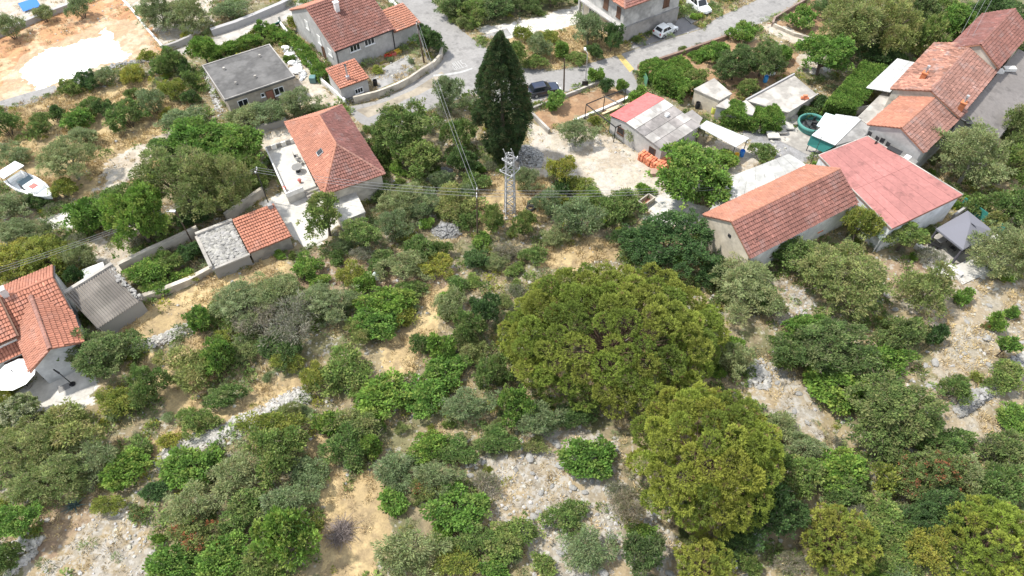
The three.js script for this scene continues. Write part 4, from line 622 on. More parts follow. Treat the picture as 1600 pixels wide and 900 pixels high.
// ================================================================ vehicles
function car(name, label, pos, turn, { L = 3.9, W = 1.72, H = 1.5, paint, van = false, hatchTop = 0.86 }) {
  const g = thing(name, label, van ? 'van' : 'car', pos, turn); const hl = L / 2, sill = 0.28, belt = van ? 1.0 : 0.88;
  // lower body: side profile (front at +x) extruded across with rounded edges
  const side = new THREE.Shape(); side.moveTo(-hl, 0.34); side.lineTo(-hl + 0.04, belt - 0.1); side.quadraticCurveTo(-hl + 0.06, belt, -hl + 0.25, belt + 0.02); side.lineTo(hl * 0.36, belt + 0.02); side.quadraticCurveTo(hl * 0.85, belt - 0.04, hl - 0.08, belt - 0.22); side.quadraticCurveTo(hl + 0.02, 0.55, hl - 0.02, 0.32); side.lineTo(hl - 0.1, sill - 0.05); side.lineTo(-hl + 0.1, sill - 0.05); side.closePath();
  const b = new THREE.ExtrudeGeometry(side, { depth: W - 0.2, bevelEnabled: true, bevelThickness: 0.1, bevelSize: 0.06, bevelSegments: 3, bevelOffset: -0.06 }).translate(0, 0, -(W - 0.2) / 2); part('body', uvm(b), paint, g);
  // cabin: lofted from the belt line to the roof
  const x0 = -hl + 0.12, x1 = van ? hl * 0.42 : hl * 0.4, r0 = -hl + (van ? 0.3 : 0.55), r1 = van ? hl * 0.12 : hl * 0.02, wb = W / 2 - 0.07, wr = W / 2 - (van ? 0.16 : 0.22), y0 = belt - 0.02, y1 = H - 0.04;
  const c = [V(x0, y0, wb), V(x1, y0, wb), V(x1, y0, -wb), V(x0, y0, -wb)], t = [V(r0, y1, wr), V(r1, y1, wr), V(r1, y1, -wr), V(r0, y1, -wr)], quad = (a, b2, d, e) => [a, b2, d, a, d, e];
  const crown = [V(r0 + 0.2, H, wr - 0.2), V(r1 - 0.15, H, wr - 0.2), V(r1 - 0.15, H, -wr + 0.2), V(r0 + 0.2, H, -wr + 0.2)];
  const roof = []; for (let i = 0; i < 4; i++) { const j = (i + 1) % 4; roof.push(...quad(c[i], c[j], t[j], t[i]), ...quad(t[i], t[j], crown[j], crown[i])); } roof.push(...quad(crown[0], crown[1], crown[2], crown[3])); part('cabin', tris(roof), paint, g);
  const on = (a, b2, d, e, u0, u1, v0, v1) => { const s = (u, v) => a.clone().lerp(b2, u).lerp(e.clone().lerp(d, u), v), n = b2.clone().sub(a).cross(e.clone().sub(a)).normalize().multiplyScalar(0.025), q = [s(u0, v0), s(u1, v0), s(u1, v1), s(u0, v1)].map((p) => p.add(n)); return slab(q, 0.02); };
  part('windscreen', on(c[1], c[2], t[2], t[1], 0.06, 0.94, 0.08, 0.92), M.glass, g); part('rear_window', on(c[3], c[0], t[0], t[3], 0.1, 0.9, 0.25, 0.9), M.glass, g);
  for (const s of [0, 1]) { const f = (u0, u1, v0 = 0.14, v1 = 0.88) => (s ? on(c[2], c[3], t[3], t[2], 1 - u1, 1 - u0, v0, v1) : on(c[0], c[1], t[1], t[0], u0, u1, v0, v1)); part('side_window', f(van ? 0.3 : 0.14, van ? 0.56 : 0.5), M.glass, g); part('side_window', f(van ? 0.6 : 0.53, van ? 0.9 : 0.88), M.glass, g); }
  for (const x of [hl * 0.62, -hl * 0.64]) for (const z of [1, -1]) { const w = part('wheel', new THREE.CylinderGeometry(0.31, 0.31, 0.22, 18).rotateX(Math.PI / 2).translate(x, 0.31, z * (W / 2 - 0.09)), M.rubber, g); part('rim', new THREE.CylinderGeometry(0.19, 0.19, 0.02, 12).rotateX(Math.PI / 2).translate(x, 0.31, z * (W / 2 + 0.03)), M.galv, w); }
  const lampG = mat(lin(0.7, 0.72, 0.74), 0.2), tail = mat(lin(0.45, 0.02, 0.02), 0.3);
  for (const z of [1, -1]) { part('headlight', rbox(0.22, 0.15, 0.38, 0.05, hl - 0.13, belt - 0.24, z * (W / 2 - 0.28)), lampG, g); part('tail_light', rbox(0.1, 0.3, 0.22, 0.04, -hl + 0.03, belt - 0.12, z * (W / 2 - 0.2)), tail, g); part('door_mirror', rbox(0.16, 0.13, 0.2, 0.04, x1 - 0.25, belt + 0.1, z * (W / 2 + 0.06)), paint, g); }
  part('bumper', rbox(0.16, 0.22, W - 0.12, 0.06, hl - 0.06, 0.38, 0), M.dark, g); part('bumper', rbox(0.14, 0.2, W - 0.12, 0.06, -hl + 0.05, 0.38, 0), van ? M.dark : paint, g); part('number_plate', box(0.02, 0.11, 0.5, -hl - 0.025, 0.55, 0), M.white, g); part('number_plate', box(0.02, 0.11, 0.5, hl + 0.025, 0.45, 0), M.white, g);
  return g;
}
const carPaint = (c) => new THREE.MeshPhysicalMaterial({ color: c, roughness: 0.35, clearcoat: 1, clearcoatRoughness: 0.06 });
const dirOf = (a, b) => { const p = G(...a), q = G(...b); return Math.atan2(-(q.z - p.z), q.x - p.x); };
car('parked_car', 'white hatchback parked on the dark asphalt strip beside the tall grey house', G(1039, 52), dirOf([1024, 61], [1055, 46]), { paint: carPaint(lin(0.78, 0.8, 0.79)), L: 3.8 });
car('parked_car', 'black hatchback parked by the brown garden bed', G(850, 145), dirOf([832, 149], [870, 141.5]), { paint: carPaint(lin(0.01, 0.013, 0.03)), L: 4.3, W: 1.8 });
car('parked_van', 'white delivery van parked at the top edge beside the tall grey house', G(1091, 15), dirOf([1080, 7], [1101, 24]), { paint: carPaint(lin(0.82, 0.83, 0.83)), L: 4.3, W: 1.8, H: 1.85, van: true });
// ================================================================ boat in the field
{
  const st = G(22, 279, 0.9), bw = G(84, 312, 0.9), d = bw.clone().sub(st), L = d.length(), az = Math.atan2(-d.z, d.x), g = thing('motor_boat', 'white motor boat with a stern canopy, laid up in the field at left', 'boat', [st.x, 0.25, st.z], az);
  const hull = [], N = 16, K = 7, half = (s) => 1.22 * Math.pow(Math.max(0, 1 - Math.pow(Math.max(0, (s - 0.35) / 0.65), 2.3)), 0.75) * (0.88 + 0.12 * Math.min(1, s / 0.3)), sheer = (s) => 1.05 + 0.3 * s * s, ring = (s) => { const o = []; for (let k = 0; k <= K; k++) { const t = k / K * 2 - 1, a = Math.abs(t), w = half(s), keel = 0.02 + 0.75 * Math.pow(s, 4); o.push(V(s * L, keel + (sheer(s) - keel) * Math.pow(a, 2.2), w * Math.sign(t) * Math.pow(a, 0.55))); } return o; };
  const rings = []; for (let i = 0; i <= N; i++) rings.push(ring(i / N)); for (let i = 0; i < N; i++) for (let k = 0; k < K; k++) { const A = rings[i], B = rings[i + 1]; hull.push(A[k], A[k + 1], B[k + 1], A[k], B[k + 1], B[k]); } for (let k = 1; k < K; k++) hull.push(rings[0][0], rings[0][k + 1], rings[0][k]);
  part('hull', tris(hull), M.white, g);
  const deck = []; for (let i = 0; i < N; i++) { const s0 = i / N, s1 = (i + 1) / N, f = (s, z) => V(s * L, (s < 0.46 ? 0.62 : sheer(s) - 0.03), z * half(s) * 0.99); deck.push(f(s0, 1), f(s1, 1), f(s1, -1), f(s0, 1), f(s1, -1), f(s0, -1)); } part('deck', tris(deck), M.white, g);
  part('gunwale', merge([1, -1].flatMap((z) => Array.from({ length: N }, (_, i) => bar(V(i / N * L, sheer(i / N), z * half(i / N)), V((i + 1) / N * L, sheer((i + 1) / N), z * half((i + 1) / N)), 0.1, 0.09)))), M.paintWhite, g);
  const cb = part('cabin', merge([rbox(L * 0.3, 0.5, 1.5, 0.12, L * 0.6, 1.32, 0)]), M.white, g); part('windscreen', slab([V(L * 0.46, 1.25, 0.8), V(L * 0.46, 1.25, -0.8), V(L * 0.4, 1.95, -0.7), V(L * 0.4, 1.95, 0.7)].reverse(), 0.04), mat(lin(0.1, 0.14, 0.16), 0.1), cb);
  part('hatch', rbox(0.75, 0.06, 0.75, 0.02, L * 0.62, 1.6, 0.1), M.redHatch, g); part('bench', rbox(0.5, 0.45, 1.7, 0.06, L * 0.1, 0.85, 0), M.paintWhite, g); part('console', rbox(0.5, 0.8, 0.7, 0.06, L * 0.36, 1.0, 0.35), M.dark, g); part('engine_cover', rbox(0.8, 0.5, 0.8, 0.08, L * 0.24, 0.86, 0), mat(lin(0.25, 0.33, 0.34), 0.5), g);
  part('canopy', slab([V(-0.25, 2.25, 1.3), V(L * 0.2, 2.3, 1.3), V(L * 0.2, 2.3, -1.3), V(-0.25, 2.25, -1.3)], 0.08), M.paintWhite, g); for (const [x, z] of [[0, 1.1], [0, -1.1], [L * 0.19, 1.1], [L * 0.19, -1.1]]) part('canopy_post', rod(V(x, 0.9, z), V(x, 2.22, z), 0.035), M.metalDark, g);
  part('bow_rail', merge([1, -1].flatMap((z) => [0.62, 0.72, 0.82, 0.92].flatMap((s, i, A) => { const p = V(s * L, sheer(s), z * half(s) * 0.9), q = p.clone().add(V(0, 0.4, 0)), o = [rod(p, q, 0.02)]; if (i < 3) { const n = A[i + 1]; o.push(rod(q, V(n * L, sheer(n) + 0.4, z * half(n) * 0.9), 0.02)); } return o; }))), M.galv, g);
  part('cradle', merge([box(0.2, 0.5, 1.6, L * 0.2, -0.1, 0), box(0.2, 0.6, 1.4, L * 0.65, -0.05, 0)]), M.wood, g);
}
// ================================================================ poles, pylon, cables
function pole(name, label, base, h, { r = 0.13, m = M.wood, tip = 0, arms = 0, lean = V(0, 0, 0), az = 0 } = {}) {
  const p = G(...base), g = thing(name, label, 'utility pole', [p.x, 0, p.z], az), top = V(0, h, 0).add(lean); part('post', rod(V(0, -0.3, 0), top, r, 9, r * 0.7), m, g);
  for (let i = 0; i < arms; i++) { const y = h - 0.25 - i * 0.4; const a = part('crossarm', box(0.08, 0.1, 0.9, lean.x * y / h, y, 0), M.galv, g); for (const z of [-0.38, 0, 0.38]) part('insulator', cyl(0.05, 0.035, 0.16, lean.x * y / h, y + 0.05, z, 8), M.paintWhite, a); }
  return { g, top: top.clone().applyAxisAngle(V(0, 1, 0), az).add(V(p.x, 0, p.z)) };
}
const midPole = pole('utility_pole', 'dark wooden pole left of the lattice pylon', [746, 372], 7.1, { arms: 2, r: 0.1, lean: V(0.2, 0, 0) });
const bendPole = pole('utility_pole', 'dark leaning pole beside the oleander in the road bend', [663, 98], 6.3, { arms: 1, lean: V(-0.4, 0, 0) });
const stay = G(668, 92); solo('pole_stay', rod(V(stay.x, 0, stay.z), bendPole.top.clone().add(V(0.1, -1, 0)), 0.06), M.galv, 'pale stay post leaning against the pole in the road bend', 'pole stay');
const roadPole = pole('utility_pole', 'dark pole standing by the black hatchback', [881, 143], 5.0, { r: 0.12, lean: V(-0.2, 0, 0) });
const housePole = pole('utility_pole', 'slim pole at the near corner of the pale patio roof', [1107, 331], 3.9, { r: 0.06, m: M.metalDark, arms: 1 });
const lanePole = pole('utility_pole', 'thin metal pole beside the terrace of the hip-roofed house', [419, 316], 5.0, { r: 0.07, m: M.metalDark, arms: 1 });
pole('antenna_pole', 'thin antenna mast between the pale patio roof and the pink roof', [1263, 262], 4.6, { r: 0.04, m: M.metalDark });
{ const p = G(914, 138), g = thing('street_lamp', 'slim grey street lamp at the road edge above the brown garden bed', 'street lamp', [p.x, 0, p.z]); part('post', rod(V(0, -0.2, 0), V(-0.1, 5.3, 0), 0.08, 9, 0.05), M.galv, g); part('arm', rod(V(-0.1, 5.3, 0), V(-0.35, 5.5, -0.5), 0.035), M.galv, g); part('lamp_head', rbox(0.28, 0.14, 0.6, 0.06, -0.4, 5.5, -0.7), M.paintWhite, g); part('sign_plate', rbox(0.85, 0.7, 0.06, 0.02, -0.05, 0.85, 0.1), M.black, g); }
{ const a = G(268, 332, 5), g = thing('street_lamp', 'small white street lamp head among the crowns above the cables at left', 'street lamp', [a.x, 0, a.z]); part('post', rod(V(0.5, 0, 0), V(0.5, 5.1, 0), 0.07), M.wood, g); part('arm', rod(V(0.5, 5.0, 0), V(-0.5, 5.15, 0), 0.04), M.galv, g); part('lamp_head', rbox(0.6, 0.14, 0.26, 0.06, 0.2, 5.22, 0), M.paintWhite, g); }
{ // lattice pylon
  const p = G(797, 336), H = 8.7, g = thing('lattice_pylon', 'pale steel lattice pylon in the scrub below the cypress', 'pylon', [p.x, 0, p.z], 0.18), w = (y) => 0.55 - 0.17 * y / H, leg = (i, y) => V((i & 1 ? 1 : -1) * w(y), y, (i & 2 ? 1 : -1) * w(y));
  for (let i = 0; i < 4; i++) part('leg', bar(leg(i, -0.2), leg(i, H), 0.1, 0.1), M.galv, g);
  const faces = [[0, 1], [1, 3], [3, 2], [2, 0]]; for (const [a, b] of faces) { const br = []; for (let k = 0; k < 11; k++) { const y = k * H / 11, z = (k + 1) * H / 11; br.push(bar(leg(a, y), leg(b, z), 0.045, 0.045)); if (k % 2) br.push(bar(leg(b, y), leg(a, z), 0.06, 0.06)); br.push(bar(leg(a, z), leg(b, z), 0.05, 0.05)); } part('bracing', merge(br), M.galv, g); }
  for (const [y, r] of [[6.7, 1.05], [8.2, 0.8]]) { const q = [V(-r, y, 0), V(0, y, r), V(r, y, 0), V(0, y, -r)], f = part('crossarm', merge([0, 1, 2, 3].map((i) => bar(q[i], q[(i + 1) % 4], 0.06, 0.06)).concat([bar(q[0], q[2], 0.05, 0.05)])), M.galv, g); q.forEach((v) => part('insulator', cyl(0.05, 0.05, 0.22, v.x, v.y, v.z, 8), M.paintWhite, f)); }
  part('finial', merge([rod(V(-0.4, H, 0), V(-0.7, H + 0.9, 0), 0.05), rod(V(0.4, H, 0), V(0.1, H + 0.9, 0.1), 0.05)]), M.galv, g); for (let i = 0; i < 4; i++) part('foot', box(0.4, 0.3, 0.4, leg(i, 0).x, 0.05, leg(i, 0).z), M.concrete, g);
}
const wire = (label, a, b, sag = 0.4, r = 0.016, grp) => { const m = a.clone().lerp(b, 0.5); m.y -= sag * 2; solo('power_cable', new THREE.TubeGeometry(new THREE.QuadraticBezierCurve3(a, m, b), 24, r, 5), M.cable, label, 'cable', grp); };
for (const [i, z] of [-0.38, 0, 0.38].entries()) {
  const o = V(0, -0.25 - 0.1 * i, z), w = ['upper', 'middle', 'lower'][i];
  wire(`${w} of three cables from the pole beside the pylon to the patio roof`, midPole.top.clone().add(o), housePole.top.clone().add(V(0, -0.1, z)), 0.5);
  wire(`${w} of three cables from the pylon-side pole to the terrace`, midPole.top.clone().add(o), lanePole.top.clone().add(V(0, -0.1, z)), 0.5);
  wire(`${w} of three cables crossing the crowns to the left edge`, lanePole.top.clone().add(V(0, -0.1, z)), G(-60, 440, 5.5).add(V(0, 0, z)), 0.8);
}
for (const s of [-0.2, 0.2]) wire(`${s < 0 ? 'left' : 'right'} of the two cables from the pylon-side pole up to the road bend`, midPole.top.clone().add(V(s, -0.1, 0)), bendPole.top.clone().add(V(s, -0.1, 0)), 0.9);
for (const i of [0, 1, 2]) wire(`${['left', 'middle', 'right'][i]} of three cables over the bright tree at upper right`, G(1502 + i * 9, 52 + i * 2, 7), G(1540 + i * 10, -20, 7.5), 0.1);
// ================================================================ gazebo and patio things
{
  const h = 2.35, q0 = [[1505, 390], [1555, 363], [1512, 329], [1463, 357]].map(([x, y]) => G(x, y, h)), c = q0.reduce((s, v) => s.add(v), V(0, 0, 0)).multiplyScalar(0.25), g = thing('gazebo', 'grey fabric gazebo on the patio behind the pink-roofed building', 'gazebo', [c.x, 0, c.z]), q = q0.map((v) => v.clone().sub(V(c.x, 0, c.z))), apex = V(0, h + 1.0, 0);
  for (let i = 0; i < 4; i++) part('canopy_panel', slab([q[i], q[(i + 1) % 4], apex], 0.03), M.greyFabric, g);
  part('valance', merge(q.map((v, i) => { const w = q[(i + 1) % 4]; return bar(v.clone().add(V(0, -0.1, 0)), w.clone().add(V(0, -0.1, 0)), 0.03, 0.03); }).concat(q.map((v, i) => slab([v.clone().add(V(0, -0.22, 0)), q[(i + 1) % 4].clone().add(V(0, -0.22, 0)), q[(i + 1) % 4], v], 0.02)))), M.greyFabric, g);
  part('vent_cap', slab([V(0.5, h + 0.92, 0.4), V(0.55, h + 0.92, -0.4), V(0, h + 1.12, 0)], 0.02), M.greyFabric, g);
  q.forEach((v) => part('post', rod(V(v.x * 0.94, 0, v.z * 0.94), V(v.x * 0.94, h, v.z * 0.94), 0.06), M.dark, g));
  for (const i of [0, 3]) part('tied_curtain', rod(V(q[i].x * 0.93, 0.15, q[i].z * 0.93), V(q[i].x * 0.93, h - 0.2, q[i].z * 0.93), 0.16, 8, 0.1), mat(lin(0.09, 0.085, 0.1), 0.95), g);
}
function table(name, label, pos, turn, w, d, m) { const g = thing(name, label, 'table', pos, turn); part('table_top', rbox(w, 0.06, d, 0.02, 0, 0.74, 0), m, g); for (const [x, z] of [[1, 1], [1, -1], [-1, 1], [-1, -1]]) part('leg', box(0.07, 0.72, 0.07, x * (w / 2 - 0.1), 0.36, z * (d / 2 - 0.1)), M.metalDark, g); return g; }
function chair(name, label, pos, turn, m = M.dark, group) { const g = thing(name, label, 'chair', pos, turn, group); part('seat', rbox(0.5, 0.07, 0.5, 0.02, 0, 0.45, 0), m, g); part('backrest', rbox(0.07, 0.5, 0.5, 0.02, -0.24, 0.74, 0), m, g); for (const [x, z] of [[1, 1], [1, -1], [-1, 1], [-1, -1]]) part('leg', rod(V(x * 0.21, 0, z * 0.21), V(x * 0.21, 0.43, z * 0.21), 0.025), m, g); return g; }
table('patio_table', 'pale table at the left edge of the gazebo', G(1466, 378), 0.5, 1.6, 1.1, M.concrete); table('patio_table', 'dark table under the gazebo', G(1494, 386), 0.5, 1.6, 0.9, M.dark);
[[1486, 392, 2.2], [1500, 394, 1.2], [1502, 380, 3.4], [1486, 380, 0.2]].forEach(([x, y, t]) => chair('patio_chair', 'dark chair around the table under the gazebo', G(x, y), t, M.dark, 'chairs under the gazebo'));
{ const p = G(1458, 386), g = thing('patio_bench', 'low black bench at the patio edge left of the gazebo', 'bench', p, -0.6); part('seat', rbox(1.3, 0.1, 0.45, 0.03, 0, 0.42, 0), M.black, g); for (const s of [-1, 1]) part('leg', box(0.08, 0.4, 0.4, s * 0.5, 0.2, 0), M.black, g); }
solo('stone_pedestal', merge([rbox(0.7, 0.7, 0.7, 0.08, 0, 0.35, 0), rbox(0.4, 0.35, 0.4, 0.08, 0, 0.85, 0)]), M.plasterWhite, 'white stone pedestal at the right corner of the gazebo', 'pedestal').position.copy(G(1553, 378));
{ const p = G(1512, 424), g = thing('entry_ramp', 'pale concrete ramp below the white patio wall', 'ramp', p, 0.5); part('slab', slab([V(-2.1, 0.12, 1.0), V(2.0, 0.12, 1.2), V(2.2, 0.5, -0.9), V(-1.9, 0.5, -1.0)], 0.5), M.concretePale, g); }
{ const p = G(22, 583, 2.35), g = thing('parasol', 'round white parasol on the patio of the orange-roofed house', 'parasol', [p.x, 0, p.z]); const N = 10, R = 1.75; for (let i = 0; i < N; i++) { const a = i / N * 6.2832, b = (i + 1) / N * 6.2832; part('canopy_panel', slab([V(Math.cos(b) * R, 2.15, Math.sin(b) * R), V(Math.cos(a) * R, 2.15, Math.sin(a) * R), V(0, 2.6, 0)], 0.02), M.paintWhite, g); } part('pole', cyl(0.035, 0.035, 2.75, 0, 0, 0), M.metalDark, g); part('finial', new THREE.SphereGeometry(0.07, 8, 6).translate(0, 2.75, 0), M.dark, g); part('base', cyl(0.35, 0.3, 0.12, 0, 0, 0, 16), M.concrete, g); }
table('patio_table', 'small black outdoor table by the wall of the orange-roofed house', G(86, 587), 0.6, 1.5, 1.0, M.black); solo('plant_pot', merge([cyl(0.18, 0.13, 0.3, 0, 0.78, 0, 12)]), M.paintWhite, 'white pot standing on the small black outdoor table', 'pot').position.copy(G(87, 588));
{ const p = G(114, 601), g = thing('garden_lamp', 'black bent garden lamp on the white patio', 'lamp', [p.x, 0, p.z]); part('post', rod(V(0, 0, 0), V(-0.25, 2.0, 0), 0.045), M.black, g); part('lamp_head', rod(V(-0.25, 2.0, 0), V(-0.75, 2.25, -0.25), 0.09, 8, 0.06), M.black, g); part('base', cyl(0.28, 0.22, 0.14, 0, 0, 0, 12), M.black, g); }
solo('floor_grate', box(1.0, 0.03, 0.7, 0, 0.02, 0, 0.6), M.concreteGrey, 'square grate set in the white patio', 'grate').position.copy(G(100, 606));
// ================================================================ pergola frame, brick pile and yard clutter
{
  const h = 2.3, c = G(940, 175), g = thing('pergola_frame', 'bare black pergola frame over the brown garden bed', 'pergola', [c.x, 0, c.z]), f = (x, y) => G(x, y, h).sub(V(c.x, 0, c.z)), P = [f(916, 163), f(945, 151), f(978, 139), f(962, 199), f(972, 194), f(990, 172)];
  P.slice(0, 5).forEach((p) => part('post', rod(V(p.x, -0.1, p.z), p, 0.06), M.black, g)); for (const [a, b] of [[0, 1], [1, 2], [0, 3], [3, 4], [1, 5], [4, 5]]) part('rail', bar(P[a], P[b], 0.12, 0.12), M.black, g);
}
for (const [i, [x, y]] of [[952, 176], [958, 171], [974, 167]].entries()) solo('timber_plank', box(2.3, 0.08, 0.3, 0, 0.25, 0, 0.55), mat(lin(0.6, 0.47, 0.3), 0.9), `${['nearest', 'middle', 'farthest'][i]} of three pale planks laid below the pergola frame`, 'plank').position.copy(G(x, y));
{ // pile of hollow bricks and roof tiles
  const c = G(1034, 250), az = 0.75, m = [M.terracotta, mat(lin(0.5, 0.16, 0.09), 0.9), mat(lin(0.66, 0.27, 0.15), 0.9)], g = thing('brick_pile', 'stacked pile of orange hollow bricks and tiles beside the patched shed', 'brick pile', [c.x, 0, c.z], az), bg = rbox(0.5, 0.26, 0.25, 0.02); g.scale.setScalar(1.25);
  for (let r = 0; r < 10; r++) for (let k = 0; k < 4; k++) for (let l = 0; l < 3 - (k > 2 ? 1 : 0); l++) { const b = part('brick', bg, m[(r * 7 + k * 3 + l) % 3], g); b.position.set(-1.5 + k * 0.56 + rr(-0.05, 0.05), 0.15 + l * 0.27, -1.5 + r * 0.3 + rr(-0.04, 0.04)); b.rotation.y = rr(-0.12, 0.12); }
}
for (const [x, y, s, l] of [[1048, 252, 0.5, 'white sack lying beside the orange brick pile'], [1052, 258, 0.42, 'second pale sack nearer the dark green tree by the brick pile']]) solo('sack', new THREE.SphereGeometry(s, 12, 8).scale(1.3, 0.6, 0.9), M.paintWhite, l, 'sack').position.copy(G(x, y, 0.25));
solo('cement_pallet', merge([rbox(1.4, 0.4, 1.0, 0.05, 0, 0.3, 0), box(1.5, 0.12, 1.1, 0, 0.05, 0)]), mat(lin(0.6, 0.42, 0.33), 0.95, { map: texOld }), 'pinkish block pallet in front of the brick pile', 'pallet').position.copy(G(1024, 272));
{ const p = G(1009, 318), g = thing('brick_trough', 'small open concrete box at the edge of the yard left of the dark green tree', 'trough', p, 0.75); for (const [w, d, x, z] of [[0.14, 1.0, -0.9, 0], [0.14, 1.0, 0.9, 0], [1.66, 0.14, 0, 0.43], [1.66, 0.14, 0, -0.43]]) part('side', box(w, 0.7, d, x, 0.35, z), M.plasterOld, g); part('bottom', box(1.66, 0.1, 0.72, 0, 0.05, 0), mat(lin(0.45, 0.22, 0.15), 0.9), g); }
function bin(label, px, py, m) { const p = G(px, py), g = thing('barrel', label, 'barrel', p); part('body', new THREE.LatheGeometry([[0.0, 0], [0.27, 0], [0.3, 0.1], [0.31, 0.45], [0.3, 0.8], [0.27, 0.88], [0.24, 0.88], [0.24, 0.3], [0, 0.3]].map(([x, y]) => new THREE.Vector2(x, y)), 14), m, g); part('rim', new THREE.TorusGeometry(0.28, 0.025, 6, 16).rotateX(Math.PI / 2).translate(0, 0.88, 0), m, g); }
bin('blue plastic barrel under the trees left of the pale patio roof', 1158, 244, M.blue); bin('yellow plastic barrel beside the blue barrel', 1149, 249, M.yellow); bin('bright blue tub beside the broad dusty flat roof', 1195, 128, mat(lin(0.06, 0.35, 0.75), 0.5)); bin('lime yellow tub at the corner of the garden canopy', 1114, 177, mat(lin(0.6, 0.65, 0.12), 0.6)); bin('black barrel standing by the shed under the vine hedge', 1089, 169, M.rubber); bin('dark barrel in the front yard of the rendered house', 587, 134, M.black);
for (const [x, y, l] of [[831, 318, 'upper of two black tyres right of the lattice pylon'], [829, 325, 'lower of two black tyres right of the lattice pylon']]) { const t = solo('tyre', new THREE.TorusGeometry(0.42, 0.17, 8, 18).rotateX(Math.PI / 2), M.rubber, l, 'tyre'); t.position.copy(G(x, y, 0.18)); t.rotation.z = 0.2; }
{ const p = G(156, 436), g = thing('water_cistern', 'white concrete cistern block in the pale yard behind the corrugated shed', 'cistern', p, 0.55); part('tank', rbox(1.9, 1.2, 1.5, 0.04, 0, 0.6, 0), M.concreteGrey, g); part('lid', rbox(2.1, 0.12, 1.7, 0.03, 0, 1.26, 0), M.plasterWhite, g); }
// round pool with a turquoise rim
{ const c = G(1267, 200), g = thing('round_pool', 'drained round pool with a turquoise rim, filled with garden chairs', 'pool', [c.x, 0, c.z]); part('rim', new THREE.TorusGeometry(1.75, 0.16, 10, 40).scale(1, 1, 1.6).rotateX(Math.PI / 2).translate(0, 0.75, 0), mat(lin(0.09, 0.3, 0.265), 0.75, { map: texStain }), g); part('wall', new THREE.CylinderGeometry(1.72, 1.66, 0.75, 36, 1, true).translate(0, 0.38, 0), mat(lin(0.08, 0.26, 0.23), 0.7), g); part('floor', new THREE.CylinderGeometry(1.66, 1.66, 0.05, 36).translate(0, 0.06, 0), mat(lin(0.05, 0.06, 0.065), 0.8), g); }
[[1259, 198], [1268, 199], [1259, 204], [1268, 206], [1272, 194]].forEach(([x, y], i) => chair('garden_chair', 'dark garden chair stacked inside the drained round pool', G(x, y, 0.1), i * 1.3, M.metalDark, 'chairs in the round pool'));
{
  const at = (u, n) => rLow.g.localToWorld(L3(u, 3.43, n)); rLow.g.updateMatrixWorld(true);
  [[-0.55, 6.2, 0.6], [-0.75, 5.2, 0.4], [-0.6, 4.5, 0.9], [-0.8, 3.8, 0.5], [-1.35, 4.6, 2.2]].forEach(([u, n, t]) => chair('balcony_chair', 'dark chair in the row on the cluttered balcony', at(u, n), rLow.az + t + 2.4, M.dark, 'chairs on the balcony'));
  table('balcony_table', 'dark table on the cluttered balcony', at(-1.0, 2.7), rLow.az + 1.57, 1.6, 0.8, M.dark); table('balcony_stool', 'white box stool at the right end of the cluttered balcony', at(-1.1, 1.1), rLow.az, 0.8, 0.6, M.paintWhite).userData.category = 'stool';
}
{ // junk strip beside the rendered house
  const bits = [[446, 74, 0.6, 'crumpled white tarpaulin bundle, upper end of the junk strip'], [452, 86, 0.75, 'white plastic heap in the middle of the junk strip'], [462, 110, 1.0, 'large white sheet bundle at the lower end of the junk strip'], [456, 98, 0.55, 'small pale bundle among the junk beside the flat-roofed house']];
  for (const [x, y, s, l] of bits) { const o = solo('tarpaulin_bundle', rockGeos[(x | 0) % 4].clone().scale(s, s * 0.5, s * 0.8), M.paintWhite, l, 'bundle'); o.position.copy(G(x, y, 0.25)); o.rotation.y = x; }
  const q = P2([[436, 62], [452, 66], [482, 122], [470, 126]]), g = thing('junk_strip', 'strip of scattered white and grey junk between the flat-roofed house and its vines', 'junk', q[0].toArray()); stonesOn(g, 'scraps', 260, () => { const u = rnd(), v = rnd(); return q[0].clone().lerp(q[1], u).lerp(q[3].clone().lerp(q[2], u), v).add(V(0, 0.1, 0)).sub(q[0]); }, 0.1, 0.38, 0.6, [0.62, 0.62, 0.64], 0.5);
  const t = solo('water_tank', rbox(0.9, 0.9, 0.9, 0.12, 0, 0.45, 0), mat(lin(0.1, 0.2, 0.2), 0.6), 'dark teal water tank at the lower end of the junk strip', 'tank'); t.position.copy(G(490, 128));
}
for (const [x, y, m, l] of [[607, 90, M.red, 'dark red bench box against the wall of the rendered house'], [614, 87, M.redHatch, 'faded red box in the row against the rendered house'], [622, 83, M.yellow, 'yellow box in the row against the rendered house']]) { const g = thing('crate', l, 'crate', G(x, y), 0.65); for (const [w, d, a, b] of [[0.06, 0.6, -0.42, 0], [0.06, 0.6, 0.42, 0], [0.78, 0.06, 0, 0.27], [0.78, 0.06, 0, -0.27]]) part('side', box(w, 0.5, d, a, 0.25, b), m, g); part('bottom', box(0.78, 0.05, 0.48, 0, 0.04, 0), m, g); }
struct('front_yard', sheet(P2([[575, 118], [638, 86], [652, 112], [590, 140]]), 0.012), M.concreteGrey, 'grey concrete yard in front of the rendered house');
{ const g = thing('leaning_board', 'brown boards leaning at the corner of the cream gable wall', 'board', G(1151, 418)); part('board', slab([V(-0.1, 0, 0.3), V(0.5, 0, 0.4), V(0.75, 2.7, -0.2), V(0.3, 2.7, -0.3)], 0.08), M.woodBrown, g); part('pole', rod(V(0.5, 2.4, 0), V(0.9, 4.6, 0.1), 0.04), M.metalDark, g); }
